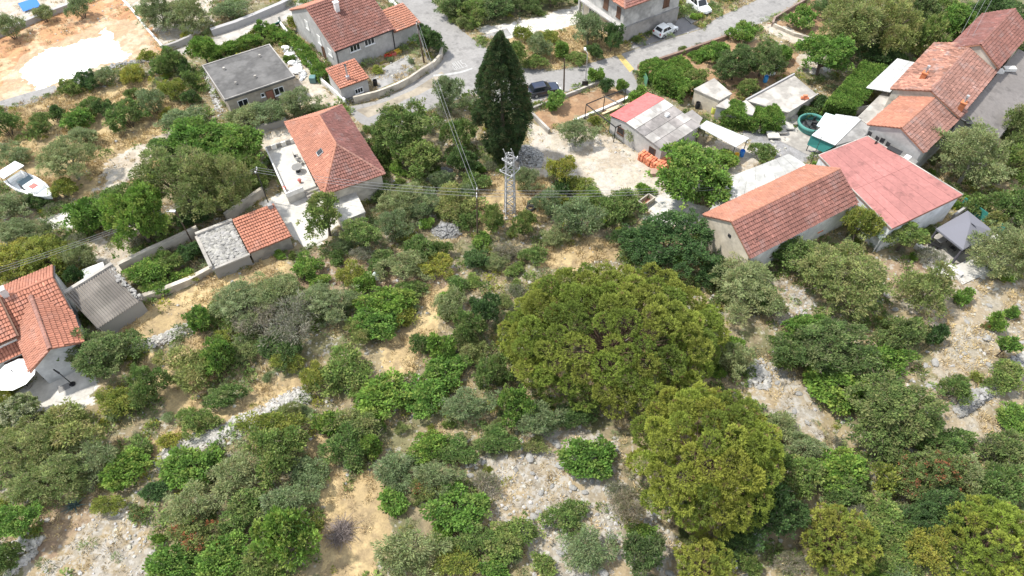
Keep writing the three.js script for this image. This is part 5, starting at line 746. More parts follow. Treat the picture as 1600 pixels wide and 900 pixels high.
for (const [x, y, l] of [[445, 297, 'red flower pot on the left of the terrace parapet'], [469, 285, 'red flower pot on the right of the terrace parapet']]) { const p = G(x, y, 1.1), g = thing('flower_pot', l, 'flower pot', p); part('pot', cyl(0.17, 0.12, 0.3, 0, 0, 0, 12), M.terracotta, g); part('flowers', rockGeos[1].clone().scale(0.2, 0.2, 0.2).translate(0, 0.4, 0), M.redHatch, g); }
{ const p = G(466, 268, 1.1), g = thing('terrace_table', 'round grey table on the white terrace', 'table', p); part('table_top', cyl(0.62, 0.62, 0.05, 0, 0.7, 0, 24), M.concreteGrey, g); part('pedestal', cyl(0.06, 0.06, 0.7, 0, 0, 0), M.metalDark, g); part('foot', cyl(0.3, 0.25, 0.05, 0, 0, 0, 14), M.metalDark, g); }
for (const [x, y, t] of [[464, 248, 0.4], [470, 256, 0.9]]) chair('terrace_chair', 'grey chair against the house wall on the white terrace', G(x, y, 1.1), t, M.concreteGrey, 'chairs on the white terrace');
{ const c = G(118, 790), g = thing('agave', 'dark blue-green agave rosette at the rim of the stony clearing', 'agave', [c.x, groundY(c.x, c.z), c.z]), lm = mat(lin(0.06, 0.1, 0.095), 0.7); for (let i = 0; i < 22; i++) { const a = i * 2.4, e = 0.25 + 0.9 * (i / 22), L = 1.15 - 0.3 * (i / 22); part('leaf', rod(V(0, 0.1, 0), V(Math.cos(a) * Math.cos(e) * L, 0.1 + Math.sin(e) * L, Math.sin(a) * Math.cos(e) * L), 0.1, 5, 0.01), lm, g); } }
{ const g = thing('tarp_panel', 'blue sheet panel among the olives at the top-left corner', 'panel', G(50, 14), 0.7); part('sheet', slab([V(-1.3, 0.3, 0.6), V(1.3, 0.3, 0.6), V(1.3, 1.1, -0.7), V(-1.3, 1.1, -0.7)], 0.05), M.blue, g); for (const s of [-1.2, 1.2]) part('leg', rod(V(s, 0, -0.65), V(s, 1.1, -0.65), 0.04), M.metalDark, g); }
for (const [x, y, l] of [[1290, 159, 'orange brick stack on the broad dusty flat roof']]) solo('brick_stack', merge([rbox(0.5, 0.3, 0.3, 0.02, 0, 0.15, 0), rbox(0.5, 0.3, 0.3, 0.02, 0.45, 0.15, 0.2), rbox(0.5, 0.3, 0.3, 0.02, 0.2, 0.45, 0.1)]), M.terracotta, l, 'bricks').position.copy(G(1254, 154, 2.0));
solo('brick_stack', merge([rbox(0.6, 0.3, 0.3, 0.02, 0, 0.15, 0), rbox(0.6, 0.3, 0.3, 0.02, 0.3, 0.15, 0.34)]), M.terracotta, 'orange bricks at the near edge of the broad dusty flat roof', 'bricks').position.copy(G(1211, 176, 0));
for (const [x, y, l] of [[1212, 104, 'white sack on the ground beside the blue tub'], [1203, 114, 'crumpled white sack nearer the broad flat roof']]) { const o = solo('sack', rockGeos[2].clone().scale(0.7, 0.45, 0.5), M.paintWhite, l, 'sack'); o.position.copy(G(x, y, 0.3)); }
{ const p = G(1290, 112), g = thing('white_bag', 'pale blue-white bag hanging at the foot of the round bright tree', 'bag', p); part('bag', rockGeos[3].clone().scale(0.5, 0.75, 0.4).translate(0, 0.7, 0), M.paintWhite, g); }
{ const p = G(588, 437), o = solo('white_sheet_scrap', rockGeos[0].clone().scale(0.35, 0.8, 0.3), mat(lin(0.72, 0.8, 0.8), 0.7), 'pale sheet scrap standing among the shrubs below the middle olives', 'scrap'); o.position.copy(p.setY(0.4)); }
// terrace fence rods by the pool
{ const a = G(1206, 212), g = thing('concrete_steps', 'pale slabs stepping down from the pool terrace', 'steps', a); for (let i = 0; i < 4; i++) part('step', rbox(1.5, 0.2, 1.9, 0.02, i * 1.1, 0.35, -i * 0.9).rotateY(0), i % 2 ? M.concrete : M.concretePale, g); }
// large pale rocks lying in the lower clearing
{
  const spots = [[872, 694, 0.42], [828, 716, 0.55], [876, 728, 0.55], [846, 770, 0.35], [835, 808, 0.5], [842, 800, 0.4], [895, 762, 0.4], [868, 690, 0.4], [815, 715, 0.35], [887, 858, 0.5], [876, 866, 0.4], [955, 840, 0.42], [914, 770, 0.35], [862, 758, 0.3], [925, 752, 0.3], [1010, 815, 0.35], [1020, 818, 0.3], [1008, 838, 0.32], [806, 736, 0.3], [832, 740, 0.28], [942, 896, 0.5], [1046, 896, 0.4], [774, 888, 0.4], [790, 880, 0.35], [700, 855, 0.5], [690, 848, 0.35], [735, 742, 0.35], [1030, 888, 0.35], [922, 702, 0.3]];
  for (const [x, y, s] of spots) { const p = G(x, y), o = solo('limestone_rock', rockGeos[(x + y) % 4], M.rock, 'pale limestone rock lying in the stony clearing left of the smaller pine', 'rock', 'rocks of the stony clearing'); const k = s * 0.72; o.scale.set(k * 1.15, k * 0.6, k * 0.85); o.rotation.y = x; o.position.set(p.x, groundY(p.x, p.z) + s * 0.15, p.z); }
  const right = [[1168, 548, 0.4], [1178, 572, 0.6], [1190, 582, 0.75], [1210, 575, 0.4], [1247, 616, 0.4], [1216, 598, 0.35], [1242, 642, 0.35], [1262, 660, 0.35], [1455, 604, 0.6], [1462, 566, 0.55], [1446, 570, 0.4], [1540, 530, 0.5], [1510, 505, 0.4], [1505, 555, 0.35], [1385, 462, 0.5], [1372, 474, 0.45], [1398, 484, 0.4], [1545, 572, 0.4], [1596, 538, 0.4], [1545, 478, 0.35]];
  for (const [x, y, s] of right) { const p = G(x, y), o = solo('limestone_rock', rockGeos[(x + y) % 4], M.rock, 'pale limestone rock lying in the dry ground of the right-hand slope', 'rock', 'rocks of the right-hand slope'); const k = s * 0.75; o.scale.set(k * 1.2, k * 0.55, k * 0.85); o.rotation.y = x; o.position.set(p.x, groundY(p.x, p.z) + s * 0.12, p.z); }
}
// ================================================================ vegetation
// Leaf-by-leaf crowns: lobes -> twig clumps spread over them -> small bent leaves. Colour varies from clump to clump and leaf to leaf.
function leafBuf() { return { p: [], c: [] }; }
function leaf(B, x, y, z, ox, oy, oz, len, wid, col) {
  // direction of growth (ox, oy, oz), bent at the middle
  const l = Math.hypot(ox, oy, oz) || 1; ox /= l; oy /= l; oz /= l;
  let ax = rr(-1, 1), ay = rr(-1, 1), az = rr(-1, 1); const d = ax * ox + ay * oy + az * oz; ax -= d * ox; ay -= d * oy; az -= d * oz; const m = Math.hypot(ax, ay, az) || 1; ax *= wid / 2 / m; ay *= wid / 2 / m; az *= wid / 2 / m;
  const tx = x + ox * len, ty = y + oy * len, tz = z + oz * len, mx = x + ox * len * 0.5, my = y + oy * len * 0.5 + len * 0.06, mz = z + oz * len * 0.5;
  B.p.push(x, y, z, mx + ax, my + ay, mz + az, mx - ax, my - ay, mz - az, mx + ax, my + ay, mz + az, tx, ty, tz, mx - ax, my - ay, mz - az);
  for (let i = 0; i < 6; i++) B.c.push(col[0], col[1], col[2]);
}
function leafGeo(B) { const g = new THREE.BufferGeometry(); g.setAttribute('position', new THREE.Float32BufferAttribute(B.p, 3)); g.setAttribute('color', new THREE.Float32BufferAttribute(B.c, 3)); g.computeVertexNormals(); return g; }
const sph = (ylo = -1) => { let x, y, z, l; do { x = rr(-1, 1); y = rr(-1, 1); z = rr(-1, 1); l = Math.hypot(x, y, z); } while (l > 1 || l < 0.05 || y / l < ylo); return [x / l, y / l, z / l]; };
// type table: clump radius, leaves per clump, leaf length, leaf width, colours to mix (linear), cover factor
const KIND = {
  oak: { rc: 0.3, n: 30, len: 0.2, wid: 0.13, cols: [[0.140, 0.213, 0.065], [0.185, 0.252, 0.084], [0.106, 0.168, 0.050], [0.190, 0.224, 0.090]] },
  dark: { rc: 0.3, n: 30, len: 0.2, wid: 0.13, cols: [[0.092, 0.167, 0.052], [0.121, 0.201, 0.060], [0.075, 0.138, 0.043]] },
  cypress: { rc: 0.3, n: 30, len: 0.24, wid: 0.11, cols: [[0.072, 0.128, 0.044], [0.1, 0.16, 0.053], [0.056, 0.105, 0.037], [0.13, 0.14, 0.06]] },
  olive: { rc: 0.3, n: 30, len: 0.24, wid: 0.08, cols: [[0.244, 0.306, 0.140], [0.312, 0.369, 0.188], [0.181, 0.244, 0.098], [0.256, 0.281, 0.131]] },
  tan: { rc: 0.32, n: 30, len: 0.22, wid: 0.09, cols: [[0.237, 0.294, 0.094], [0.300, 0.338, 0.119], [0.181, 0.237, 0.073], [0.275, 0.275, 0.112]] },
  green: { rc: 0.32, n: 26, len: 0.25, wid: 0.17, cols: [[0.157, 0.280, 0.049], [0.207, 0.336, 0.065], [0.118, 0.224, 0.040], [0.224, 0.308, 0.067]] },
  mid: { rc: 0.3, n: 28, len: 0.21, wid: 0.13, cols: [[0.162, 0.252, 0.064], [0.213, 0.291, 0.083], [0.118, 0.196, 0.049], [0.224, 0.263, 0.090]] },
  yellow: { rc: 0.32, n: 24, len: 0.21, wid: 0.12, cols: [[0.286, 0.314, 0.057], [0.352, 0.347, 0.077], [0.209, 0.253, 0.051]] },
  dry: { rc: 0.34, n: 20, len: 0.3, wid: 0.05, cols: [[0.300, 0.275, 0.210], [0.380, 0.335, 0.260], [0.200, 0.195, 0.130], [0.190, 0.210, 0.100]] },
  rust: { rc: 0.3, n: 26, len: 0.21, wid: 0.13, cols: [[0.160, 0.220, 0.064], [0.209, 0.259, 0.083], [0.330, 0.143, 0.068], [0.176, 0.209, 0.072], [0.132, 0.187, 0.055]] },
  pale: { rc: 0.3, n: 24, len: 0.28, wid: 0.2, cols: [[0.500, 0.520, 0.340], [0.120, 0.170, 0.050], [0.380, 0.410, 0.220]] },
  pine: { rc: 0.3, n: 60, len: 0.2, wid: 0.05, cols: [[0.252, 0.326, 0.058], [0.315, 0.367, 0.071], [0.189, 0.257, 0.048], [0.294, 0.326, 0.063]] },
};
const CLASS = { S: { R: 0.95, lobes: 6, clumps: 80 }, M: { R: 2.0, lobes: 11, clumps: 210 }, L: { R: 4.0, lobes: 22, clumps: 620 } };
function crown(kind, cls, { flat = 0.8 } = {}) {
  const K = KIND[kind], C = CLASS[cls], R = C.R, H = R * flat, B = leafBuf(), lobes = [[0, 0, 0, R * 0.56]];
  for (let i = 0; i < C.lobes; i++) { const d = sph(-0.35), r = R * rr(0.2, 0.44) * (cls === 'L' ? 0.85 : 1), k = (R - r) * rr(0.7, 1.32) / R; lobes.push([d[0] * R * k, d[1] * H * k, d[2] * R * k, r]); }
  const wsum = lobes.reduce((s, l) => s + l[3] * l[3], 0), sp = cls === 'S' ? 0.8 : cls === 'L' ? 1.25 : 1;
  let made = 0, guard = 0;
  while (made < C.clumps && guard++ < C.clumps * 12) {
    let t = rnd() * wsum, li = 0; while (t > lobes[li][3] ** 2 && li < lobes.length - 1) t -= lobes[li++][3] ** 2;
    const L = lobes[li], d = sph(-0.6), k = rr(0.78, 1.06), x = L[0] + d[0] * L[3] * k, y = L[1] + d[1] * L[3] * k * (li ? 0.9 : flat), z = L[2] + d[2] * L[3] * k;
    if (y < -H * 0.9) continue; let deep = false; for (let j = 0; j < lobes.length; j++) if (j !== li) { const q = lobes[j]; if (Math.hypot(x - q[0], (y - q[1]) / (j ? 0.9 : flat), z - q[2]) < q[3] * 0.72) { deep = true; break; } } if (deep && rnd() < 0.85) continue;
    const stray = rnd() < 0.06 ? rr(1.12, 1.4) : 1; made++; const ci = Math.floor(rnd() * K.cols.length), base = K.cols[kind === 'rust' && ci === 2 && rnd() < 0.5 ? 0 : ci], bright = rr(0.78, 1.24), rc = K.rc * sp * rr(0.75, 1.2);
    for (let i = 0; i < K.n; i++) {
      const e = sph(-0.75), q = rc * Math.pow(rnd(), 0.6), px = x * stray + e[0] * q, py = y * (stray > 1 ? 1.1 : 1) + e[1] * q * 0.8, pz = z * stray + e[2] * q, w = bright * rr(0.75, 1.28), u = 1 + rr(-0.08, 0.08);
      const ox = e[0] * 0.8 + d[0] * 0.7 + rr(-0.5, 0.5), oy = e[1] * 0.6 + d[1] * 0.5 + rr(-0.35, 0.6), oz = e[2] * 0.8 + d[2] * 0.7 + rr(-0.5, 0.5);
      if (i === 0 && rnd() < 0.5) { const t = rr(0.7, 1.2); leaf(B, px - ox * 0.2, py - oy * 0.2, pz - oz * 0.2, ox, oy + 0.3, oz, 0.75 * sp * t, 0.035 * sp, [0.25 * t, 0.21 * t, 0.165 * t]); }
      leaf(B, px, py, pz, ox, oy, oz, K.len * sp * rr(0.7, 1.25), K.wid * sp * rr(0.8, 1.25), [base[0] * w * u, base[1] * w, base[2] * w]);
    }
  }
  return leafGeo(B);
}
const leafMat = (tint, tr = 0.46) => new THREE.MeshPhysicalMaterial({ color: tint, vertexColors: true, roughness: 0.85, specularIntensity: 0.25, transmission: tr, thickness: 0, side: THREE.DoubleSide });
const TINT = [lin(1.0, 1.0, 1.0), lin(1.12, 1.06, 1.0), lin(0.88, 0.94, 0.94)].map((c) => leafMat(c));
const twigMat = new THREE.MeshStandardMaterial({ vertexColors: true, roughness: 0.95, side: THREE.DoubleSide });
const crowns = {};
function protoCrown(kind, cls, v) { const k = kind + cls + v; if (!crowns[k]) { const s = seed; seed = (k.split('').reduce((a, c) => a * 31 + c.charCodeAt(0), 7) >>> 0) || 1; crowns[k] = crown(kind, cls); seed = s; } return crowns[k]; }
// branching trunk of unit size: base at y = 0, reaching y = 1, spreading to radius ~0.6
const trunks = [0, 1, 2].map((s) => {
  const out = [], top = V(rr(-0.08, 0.08), 0.42, rr(-0.08, 0.08)); out.push(rod(V(0, -0.12, 0), top, 0.06, 7, 0.045));
  const n = 4 + s; for (let i = 0; i < n; i++) { const a = i / n * 6.283 + rr(-0.3, 0.3), r = rr(0.25, 0.42), p = V(Math.cos(a) * r, rr(0.62, 0.85), Math.sin(a) * r); out.push(rod(top.clone().lerp(V(0, 0.2, 0), rr(0, 0.5)), p, 0.035, 5, 0.02)); for (let k = 0; k < 3; k++) out.push(rod(p.clone().lerp(top, 0.2 * k), p.clone().add(V(rr(-0.25, 0.25), rr(0.08, 0.25), rr(-0.25, 0.25))), 0.016, 4, 0.006)); }
  return merge(out);
});
const shrubStems = [0, 1].map(() => { const out = []; for (let i = 0; i < 6; i++) { const a = i + rr(-0.3, 0.3), p = V(Math.cos(a) * rr(0.25, 0.5), rr(0.5, 0.8), Math.sin(a) * rr(0.25, 0.5)); out.push(rod(V(Math.cos(a) * 0.05, -0.12, Math.sin(a) * 0.05), p, 0.03, 5, 0.012)); } return merge(out); });
let plantNo = 0;
const fwdDepth = (p) => p.clone().sub(camera.position).dot(fwd);
// one plant where the photo shows its crown: centre and half-size in the photo, lift = clear trunk height
function plant(kind, cx, cy, rx, ry, label, { lift = 0, cat, name, tint } = {}) {
  const v = plantNo++; let hc = 1 + lift, R = 1, H = 0.8, dz = 1, c;
  for (let i = 0; i < 5; i++) { c = G(cx, cy, hc); const s = FPX / fwdDepth(c), d = c.clone().sub(camera.position).normalize(), sa = -d.y, ca = Math.sqrt(1 - sa * sa); R = rx / s; const w = ry / s; H = Math.sqrt(Math.max(0, w * w - (R * sa) ** 2)) / ca; const free = H; H = Math.min(1.25 * R, Math.max(0.55 * R, H)); dz = free < 0.55 * R ? Math.min(1, Math.max(0.6, Math.sqrt(Math.max(0, w * w - (H * ca) ** 2)) / (R * sa))) : 1; hc = lift + H * 0.86; }
  const cls = R < 1.35 ? 'S' : R < 2.9 ? 'M' : 'L', geo = protoCrown(kind, cls, cls === 'L' ? v % 2 : (v * 5 + (v >> 2)) % 3), k = R / CLASS[cls].R * 0.97, isTree = cat === 'tree' || lift > 0.7 || (!cat && H > 1.9), gy = groundY(c.x, c.z);
  const g = thing(name ?? (isTree ? { olive: 'olive_tree' }[kind] ?? 'tree' : { dry: 'dry_shrub' }[kind] ?? 'shrub'), label, cat ?? (isTree ? 'tree' : 'bush'), [c.x, gy, c.z]);
  const cr = part('crown', geo, tint !== undefined ? TINT[tint] : TINT[(v * 7) % 3], g); cr.position.y = hc; cr.scale.set(k, H / (CLASS[cls].R * 0.8), k * rr(0.92, 1.08)); cr.rotation.y = rr(0, 6.28); if (dz < 0.97) { cr.rotation.y = rr(-0.3, 0.3) + (rnd() < 0.5 ? Math.PI : 0); cr.scale.z = k * dz; } cr.rotation.x = rr(-0.12, 0.12); cr.rotation.z = rr(-0.12, 0.12);
  const tr = isTree ? part('trunk', trunks[v % 3], kind === 'olive' || kind === 'dry' ? M.barkGrey : M.bark, g) : part('stem', shrubStems[v % 2], M.bark, g); const th = hc + H * 0.5; tr.scale.set(Math.min(R * 1.3, th * 0.9), th, Math.min(R * 1.3, th * 0.9)); tr.rotation.y = rr(0, 6.28);
  return g;
}
// big umbrella pine: rounded puffs of needles on a wide dome, dark gaps and limbs between them
function pine(cx, cy, rx, ry, label, { puffs = 90, flat = 0.62, base = 3.2, tint = [1, 1, 1], rp = [0.11, 0.19], dz = 1 } = {}) {
  let hc = 5, R = 8, H, c; for (let i = 0; i < 6; i++) { c = G(cx, cy, hc); R = rx / (FPX / fwdDepth(c)); H = R * flat; hc = base + H * 0.45; }
  const g = thing('pine_tree', label, 'tree', [c.x, 0, c.z]), B = leafBuf(), K = KIND.pine, P = [], add = (k0, gap, ylo, n, tries) => {
    const want = P.length + n; for (let t = 0; t < tries && P.length < want; t++) {
      const d = sph(ylo), r = R * (rp[0] + (rp[1] - rp[0]) * Math.pow(rnd(), 1.5)), k = k0 * (0.84 + 0.32 * noise(d[0] * 2.2 + cx, d[2] * 2.2 + d[1] * 2)), x = d[0] * (R - r) * k, z = d[2] * (R - r) * k * dz, y = d[1] * (H - r * 0.4) * k - (d[1] < 0 ? 0.2 * H : 0);
      if (P.every((q) => Math.hypot(q[0] - x, q[1] - y, q[2] - z) > (q[3] + r) * gap)) P.push([x, y, z, r, d]);
    }
  };
  add(1.02, 0.72, -0.3, puffs, 6000); add(0.72, 0.8, -0.1, Math.round(puffs * 0.35), 3000);
  const br = [], hub = V(0, hc - H * 0.7, 0);
  for (const [x, y, z, r] of P) {
    br.push(rod(hub.clone().lerp(V(x, hc + y, z), 0.05), V(x, hc + y - r * 0.3, z), 0.06, 5, 0.02));
    const nC = Math.round(r * r * 120), pb = rr(0.84, 1.16), base = K.cols[Math.floor(rnd() * K.cols.length)], wob = rr(0, 50);
    for (let i = 0; i < nC; i++) {
      const e = sph(-0.55), q = r * (0.86 + 0.34 * (noise(e[0] * 2.4 + wob, e[2] * 2.4 + e[1] * 2) - 0.5)) * rr(0.86, 1.04), px = x + e[0] * q, py = y + e[1] * q * 0.82, pz = z + e[2] * q, cb = pb * rr(0.84, 1.16), brown = rnd() < 0.018;
      for (let j = 0; j < 11; j++) { const f = sph(-0.6), w = cb * rr(0.82, 1.2), s = rr(0, 0.1), col = brown ? [0.25 * w, 0.17 * w, 0.08 * w] : [base[0] * w * tint[0], base[1] * w * tint[1], base[2] * w * tint[2]]; leaf(B, px + f[0] * s, hc + py + f[1] * s, pz + f[2] * s, f[0] * 0.9 + e[0], f[1] * 0.9 + e[1] + 0.25, f[2] * 0.9 + e[2], rr(0.15, 0.28), 0.085, col); }
    }
  }
  part('crown', leafGeo(B), TINT[0], g); part('trunk', rod(V(0, -0.3, 0), V(0.1, hc - H * 0.5, 0.05), 0.34, 10, 0.2), M.barkPine, g); part('branches', merge(br), M.barkPine, g); return g;
}
// foliage over a given volume: sample() returns [point, outward direction]
function foliage(kind, n, sample, { bright = 1, perClump = 26, sp = 1 } = {}) {
  const K = KIND[kind], B = leafBuf(); for (let i = 0; i < n; i++) { const [p, d] = sample(), base = K.cols[Math.floor(rnd() * K.cols.length)], b = bright * rr(0.75, 1.25), rc = K.rc * sp * rr(0.7, 1.1); for (let j = 0; j < perClump; j++) { const e = sph(-0.7), q = rc * Math.pow(rnd(), 0.6), w = b * rr(0.78, 1.25); leaf(B, p.x + e[0] * q, p.y + e[1] * q * 0.7, p.z + e[2] * q, e[0] + d.x + rr(-0.4, 0.4), e[1] * 0.7 + d.y * 0.8 + rr(-0.3, 0.5), e[2] + d.z + rr(-0.4, 0.4), K.len * sp * rr(0.7, 1.2), K.wid * sp * rr(0.8, 1.2), [base[0] * w, base[1] * w, base[2] * w]); } }
  return leafGeo(B);
}
// clipped or trellised band of leaves along a map line
function hedge(name, label, cat, kind, pts, w, h, y0, n, { bumpy = 0.25, sp = 0.9, tint = 0 } = {}) {
  const q = P2(pts), c = q[0].clone(), len = [0]; for (let i = 1; i < q.length; i++) len.push(len[i - 1] + q[i].distanceTo(q[i - 1])); const T = len[len.length - 1], g = thing(name, label, cat, [c.x, 0, c.z]);
  const geo = foliage(kind, n, () => { const s = rnd() * T; let i = 1; while (i < q.length - 1 && len[i] < s) i++; const k = (s - len[i - 1]) / (len[i] - len[i - 1]), d = q[i].clone().sub(q[i - 1]).normalize(), side = V(-d.z, 0, d.x), p = q[i - 1].clone().lerp(q[i], k), f = rnd(), bm = 1 + bumpy * (noise(s * 0.9 + c.x, 3) * 2 - 1); if (f < 0.5) { p.addScaledVector(side, rr(-w, w) * bm); p.y = y0 + h * bm; return [p.sub(c), V(0, 1, 0)]; } const sg = rnd() < 0.5 ? -1 : 1; p.addScaledVector(side, sg * w * bm); p.y = y0 + rnd() * h; return [p.sub(c), side.clone().multiplyScalar(sg)]; }, { sp });
  part('foliage', geo, TINT[tint], g); part('stem', merge(q.map((p) => rod(p.clone().sub(c).setY(-0.2), p.clone().sub(c).setY(y0 + h * 0.7), 0.05, 5))), M.bark, g); return g;
}
// ---------------------------------------------------------------- the large trees
pine(954, 524, 182, 112, 'huge round yellow-green pine in the middle of the slope, the largest crown', { puffs: 150, flat: 0.38, base: 2.0, rp: [0.085, 0.16], dz: 0.64 });
pine(1098, 714, 114, 112, 'smaller yellow-green pine just below the huge round pine', { puffs: 64, flat: 0.85, base: 2.4, tint: [1.04, 1.0, 0.9], rp: [0.14, 0.22] });
pine(1552, 862, 78, 74, 'bright yellow-green pine in the bottom right corner', { puffs: 60, flat: 0.8, base: 1.6, tint: [1.08, 1.08, 0.95], rp: [0.13, 0.2] });
pine(1308, 845, 56, 52, 'small olive-yellow pine at the bottom, right of the smaller pine', { puffs: 46, flat: 0.8, base: 1.2, tint: [1.04, 0.96, 0.95], rp: [0.14, 0.22] });
pine(1098, 886, 48, 30, 'low olive-yellow pine at the bottom edge below the smaller pine', { puffs: 36, flat: 0.75, base: 0.9, tint: [1.04, 0.96, 0.95], rp: [0.15, 0.22] });
{ // cypress
  const b = G(786, 250), H = 17.4, g = thing('cypress_tree', 'tall dark green cypress beside the road junction', 'tree', [b.x, 0, b.z]), rad = (t) => 3.5 * Math.pow(Math.sin(Math.PI * Math.min(1, 0.12 + t * 0.88)), 0.8) * (t < 0.3 ? 0.75 + 0.83 * t : 1) * (1 - 0.35 * t);
  const flames = Array.from({ length: 46 }, () => { const t = Math.pow(rnd(), 1.1) * 0.86, a = rr(0, 6.283); return [t, a, rr(0.5, 0.95)]; });
  part('crown', foliage('cypress', 5200, () => { const f = flames[Math.floor(rnd() * flames.length)], t = Math.min(0.995, f[0] + rnd() * 0.16), r = rad(t), a = f[1] + rr(-0.5, 0.5) * f[2], k = 0.78 + 0.26 * Math.cos(Math.min(1.5, Math.abs(a - f[1]) * 2.4)) * (1 - (t - f[0]) * 3) + rr(-0.14, 0.16); return [V(Math.cos(a) * r * k, 0.6 + t * (H - 0.7), Math.sin(a) * r * k), V(Math.cos(a) * 0.5, 1.1, Math.sin(a) * 0.5)]; }, { sp: 0.8, perClump: 24 }), TINT[0], g);
  part('inner_foliage', foliage('cypress', 1500, () => { const t = rnd(), r = rad(t) * 0.62, a = rr(0, 6.283); return [V(Math.cos(a) * r, 0.5 + t * (H - 1.2), Math.sin(a) * r), V(Math.cos(a), 0.6, Math.sin(a))]; }, { sp: 0.8 }), TINT[0], g);
  part('trunk', rod(V(0, -0.3, 0), V(0, H * 0.8, 0), 0.32, 9, 0.08), M.bark, g);
}
// ---------------------------------------------------------------- hedges and vines
hedge('clipped_hedge', 'clipped yellow-green hedge around the patio with the white parasol', 'hedge', 'yellow', [[12, 634], [10, 614], [30, 600], [52, 588]], 0.5, 0.85, 0, 420, { bumpy: 0.04, sp: 0.6 });
hedge('vine_hedge', 'long bright green vine trained along the drive below the yellow road band', 'vine', 'green', [[1010, 114], [1030, 130], [1052, 144], [1076, 158]], 1.3, 1.9, 0.1, 900);
hedge('vine_pergola', 'vine-covered arbour left of the turquoise-rimmed pool', 'vine', 'green', [[1126, 186], [1150, 192], [1180, 198], [1212, 196]], 1.3, 1.6, 0.1, 760);
hedge('vine_row', 'row of vines along the white wall beside the junk strip', 'vine', 'green', [[412, 50], [440, 66], [462, 70], [480, 92], [498, 116], [510, 128]], 0.7, 1.2, 0, 520);
hedge('grape_trellis', 'grape vines trained along the wall behind the flat-roofed house', 'vine', 'green', [[330, 92], [372, 78], [410, 66]], 0.7, 1.0, 0, 320);
{ // leafy roof of a pergola
  const q = [[1292, 162], [1340, 168], [1394, 108], [1350, 96]].map(([x, y]) => G(x, y, 2.6)), c = q.reduce((s, v) => s.add(v), V(0, 0, 0)).multiplyScalar(0.25), g = thing('leafy_pergola', 'pergola densely roofed with green climbers beside the white awning', 'pergola', [c.x, 0, c.z]);
  part('foliage', foliage('green', 1500, () => { const u = rnd(), v = rnd(), e = rnd(); let p = q[0].clone().lerp(q[1], u).lerp(q[3].clone().lerp(q[2], u), v); if (e > 0.7) { const s = rnd() < 0.5; p = s ? q[0].clone().lerp(q[1], u) : q[0].clone().lerp(q[3], u); p.y -= rnd() * 1.9; } else p.y += 0.5 * (noise(p.x * 0.7, p.z * 0.7) - 0.4); return [p.sub(V(c.x, 0, c.z)), V(0, 0.8, 0)]; }, { bright: 0.95, sp: 0.9 }), TINT[0], g);
  q.forEach((v) => part('post', rod(V(v.x - c.x, -0.2, v.z - c.z), V(v.x - c.x, 2.5, v.z - c.z), 0.07), M.wood, g));
}
// vegetable rows
for (const [i, [a, b]] of [[[1040, 104], [1066, 92]], [[1046, 110], [1074, 98]], [[1054, 116], [1080, 104]], [[1076, 90], [1102, 80]], [[1084, 98], [1108, 88]]].entries()) hedge('vegetable_row', `${['first', 'second', 'third', 'fourth', 'fifth'][i]} row of low vegetables counted from the road wall of the garden bed`, 'vegetables', 'green', [a, b], 0.35, 0.3, 0, 90, { sp: 0.75 });
// ---------------------------------------------------------------- trees and bushes, from the top left of the photo to the bottom right
const T = { cat: 'tree' }, p = plant;
p('olive', 15, 45, 22, 20, 'olive bush left of the blue panel at the top-left corner'); p('olive', 66, 22, 15, 15, 'small olive just right of the blue panel'); p('olive', 124, 14, 19, 18, 'olive at the top edge above the ochre plot');
p('olive', 252, 28, 34, 28, 'wide olive right of the white kerb, left one of two', T); p('olive', 298, 24, 32, 26, 'wide olive right of the white kerb, right one of two', T); p('olive', 365, 16, 27, 18, 'olive behind the grey stone lane wall', T);
p('green', 315, 74, 22, 24, 'small bright green tree where the concrete lane meets the wall', { lift: 1.2 }); p('yellow', 291, 56, 8, 7, 'tiny yellow-green bush beside the bright green lane tree'); p('green', 405, 45, 10, 10, 'small leafy bush by the dark green gate'); p('yellow', 464, 38, 11, 13, 'grassy yellow shrub against the wall of the rendered house');
p('mid', 110, 136, 17, 14, 'first bush on the left below the chalk pad'); p('dark', 136, 128, 17, 15, 'dark second bush below the chalk pad'); p('olive', 168, 122, 19, 15, 'grey-green third bush in the row below the chalk pad'); p('yellow', 206, 117, 19, 15, 'yellowish bush in the row below the chalk pad'); p('mid', 245, 105, 16, 14, 'bush near the right end of the chalk pad row'); p('mid', 268, 96, 20, 22, 'tall bush where the chalk pad row meets the lane'); p('dark', 288, 108, 14, 14, 'dark bush at the corner of the flat-roofed house');
p('yellow', 268, 140, 20, 18, 'yellow-green bush left of the flat-roofed house'); p('mid', 297, 131, 14, 15, 'green bush touching the left wall of the flat-roofed house'); p('dark', 298, 152, 14, 12, 'dark bush below the left wall of the flat-roofed house'); p('mid', 6, 196, 22, 23, 'bush cut by the left edge above the boat'); p('mid', 65, 196, 20, 17, 'first bush of the field row above the boat'); p('dark', 86, 179, 14, 13, 'small dark bush behind the field row above the boat'); p('green', 120, 186, 27, 16, 'wide bright bush in the middle of the upper field'); p('mid', 141, 166, 17, 14, 'bush behind the wide bright bush in the upper field'); p('dark', 165, 171, 17, 15, 'dark round bush in the upper field'); p('mid', 197, 182, 29, 25, 'largest bush at the right of the upper field'); p('mid', 206, 147, 9, 9, 'tiny round bush alone in the upper field'); p('olive', 237, 162, 24, 22, 'grey bush between the upper field and the flat-roofed house', { tint: 2 }); p('olive', 290, 188, 32, 24, 'grey-green bush below the flat-roofed house'); p('olive', 128, 217, 27, 16, 'grey-green bush above the olive with a bare trunk'); p('yellow', 262, 178, 12, 9, 'small yellowish bush in the straw of the upper field');
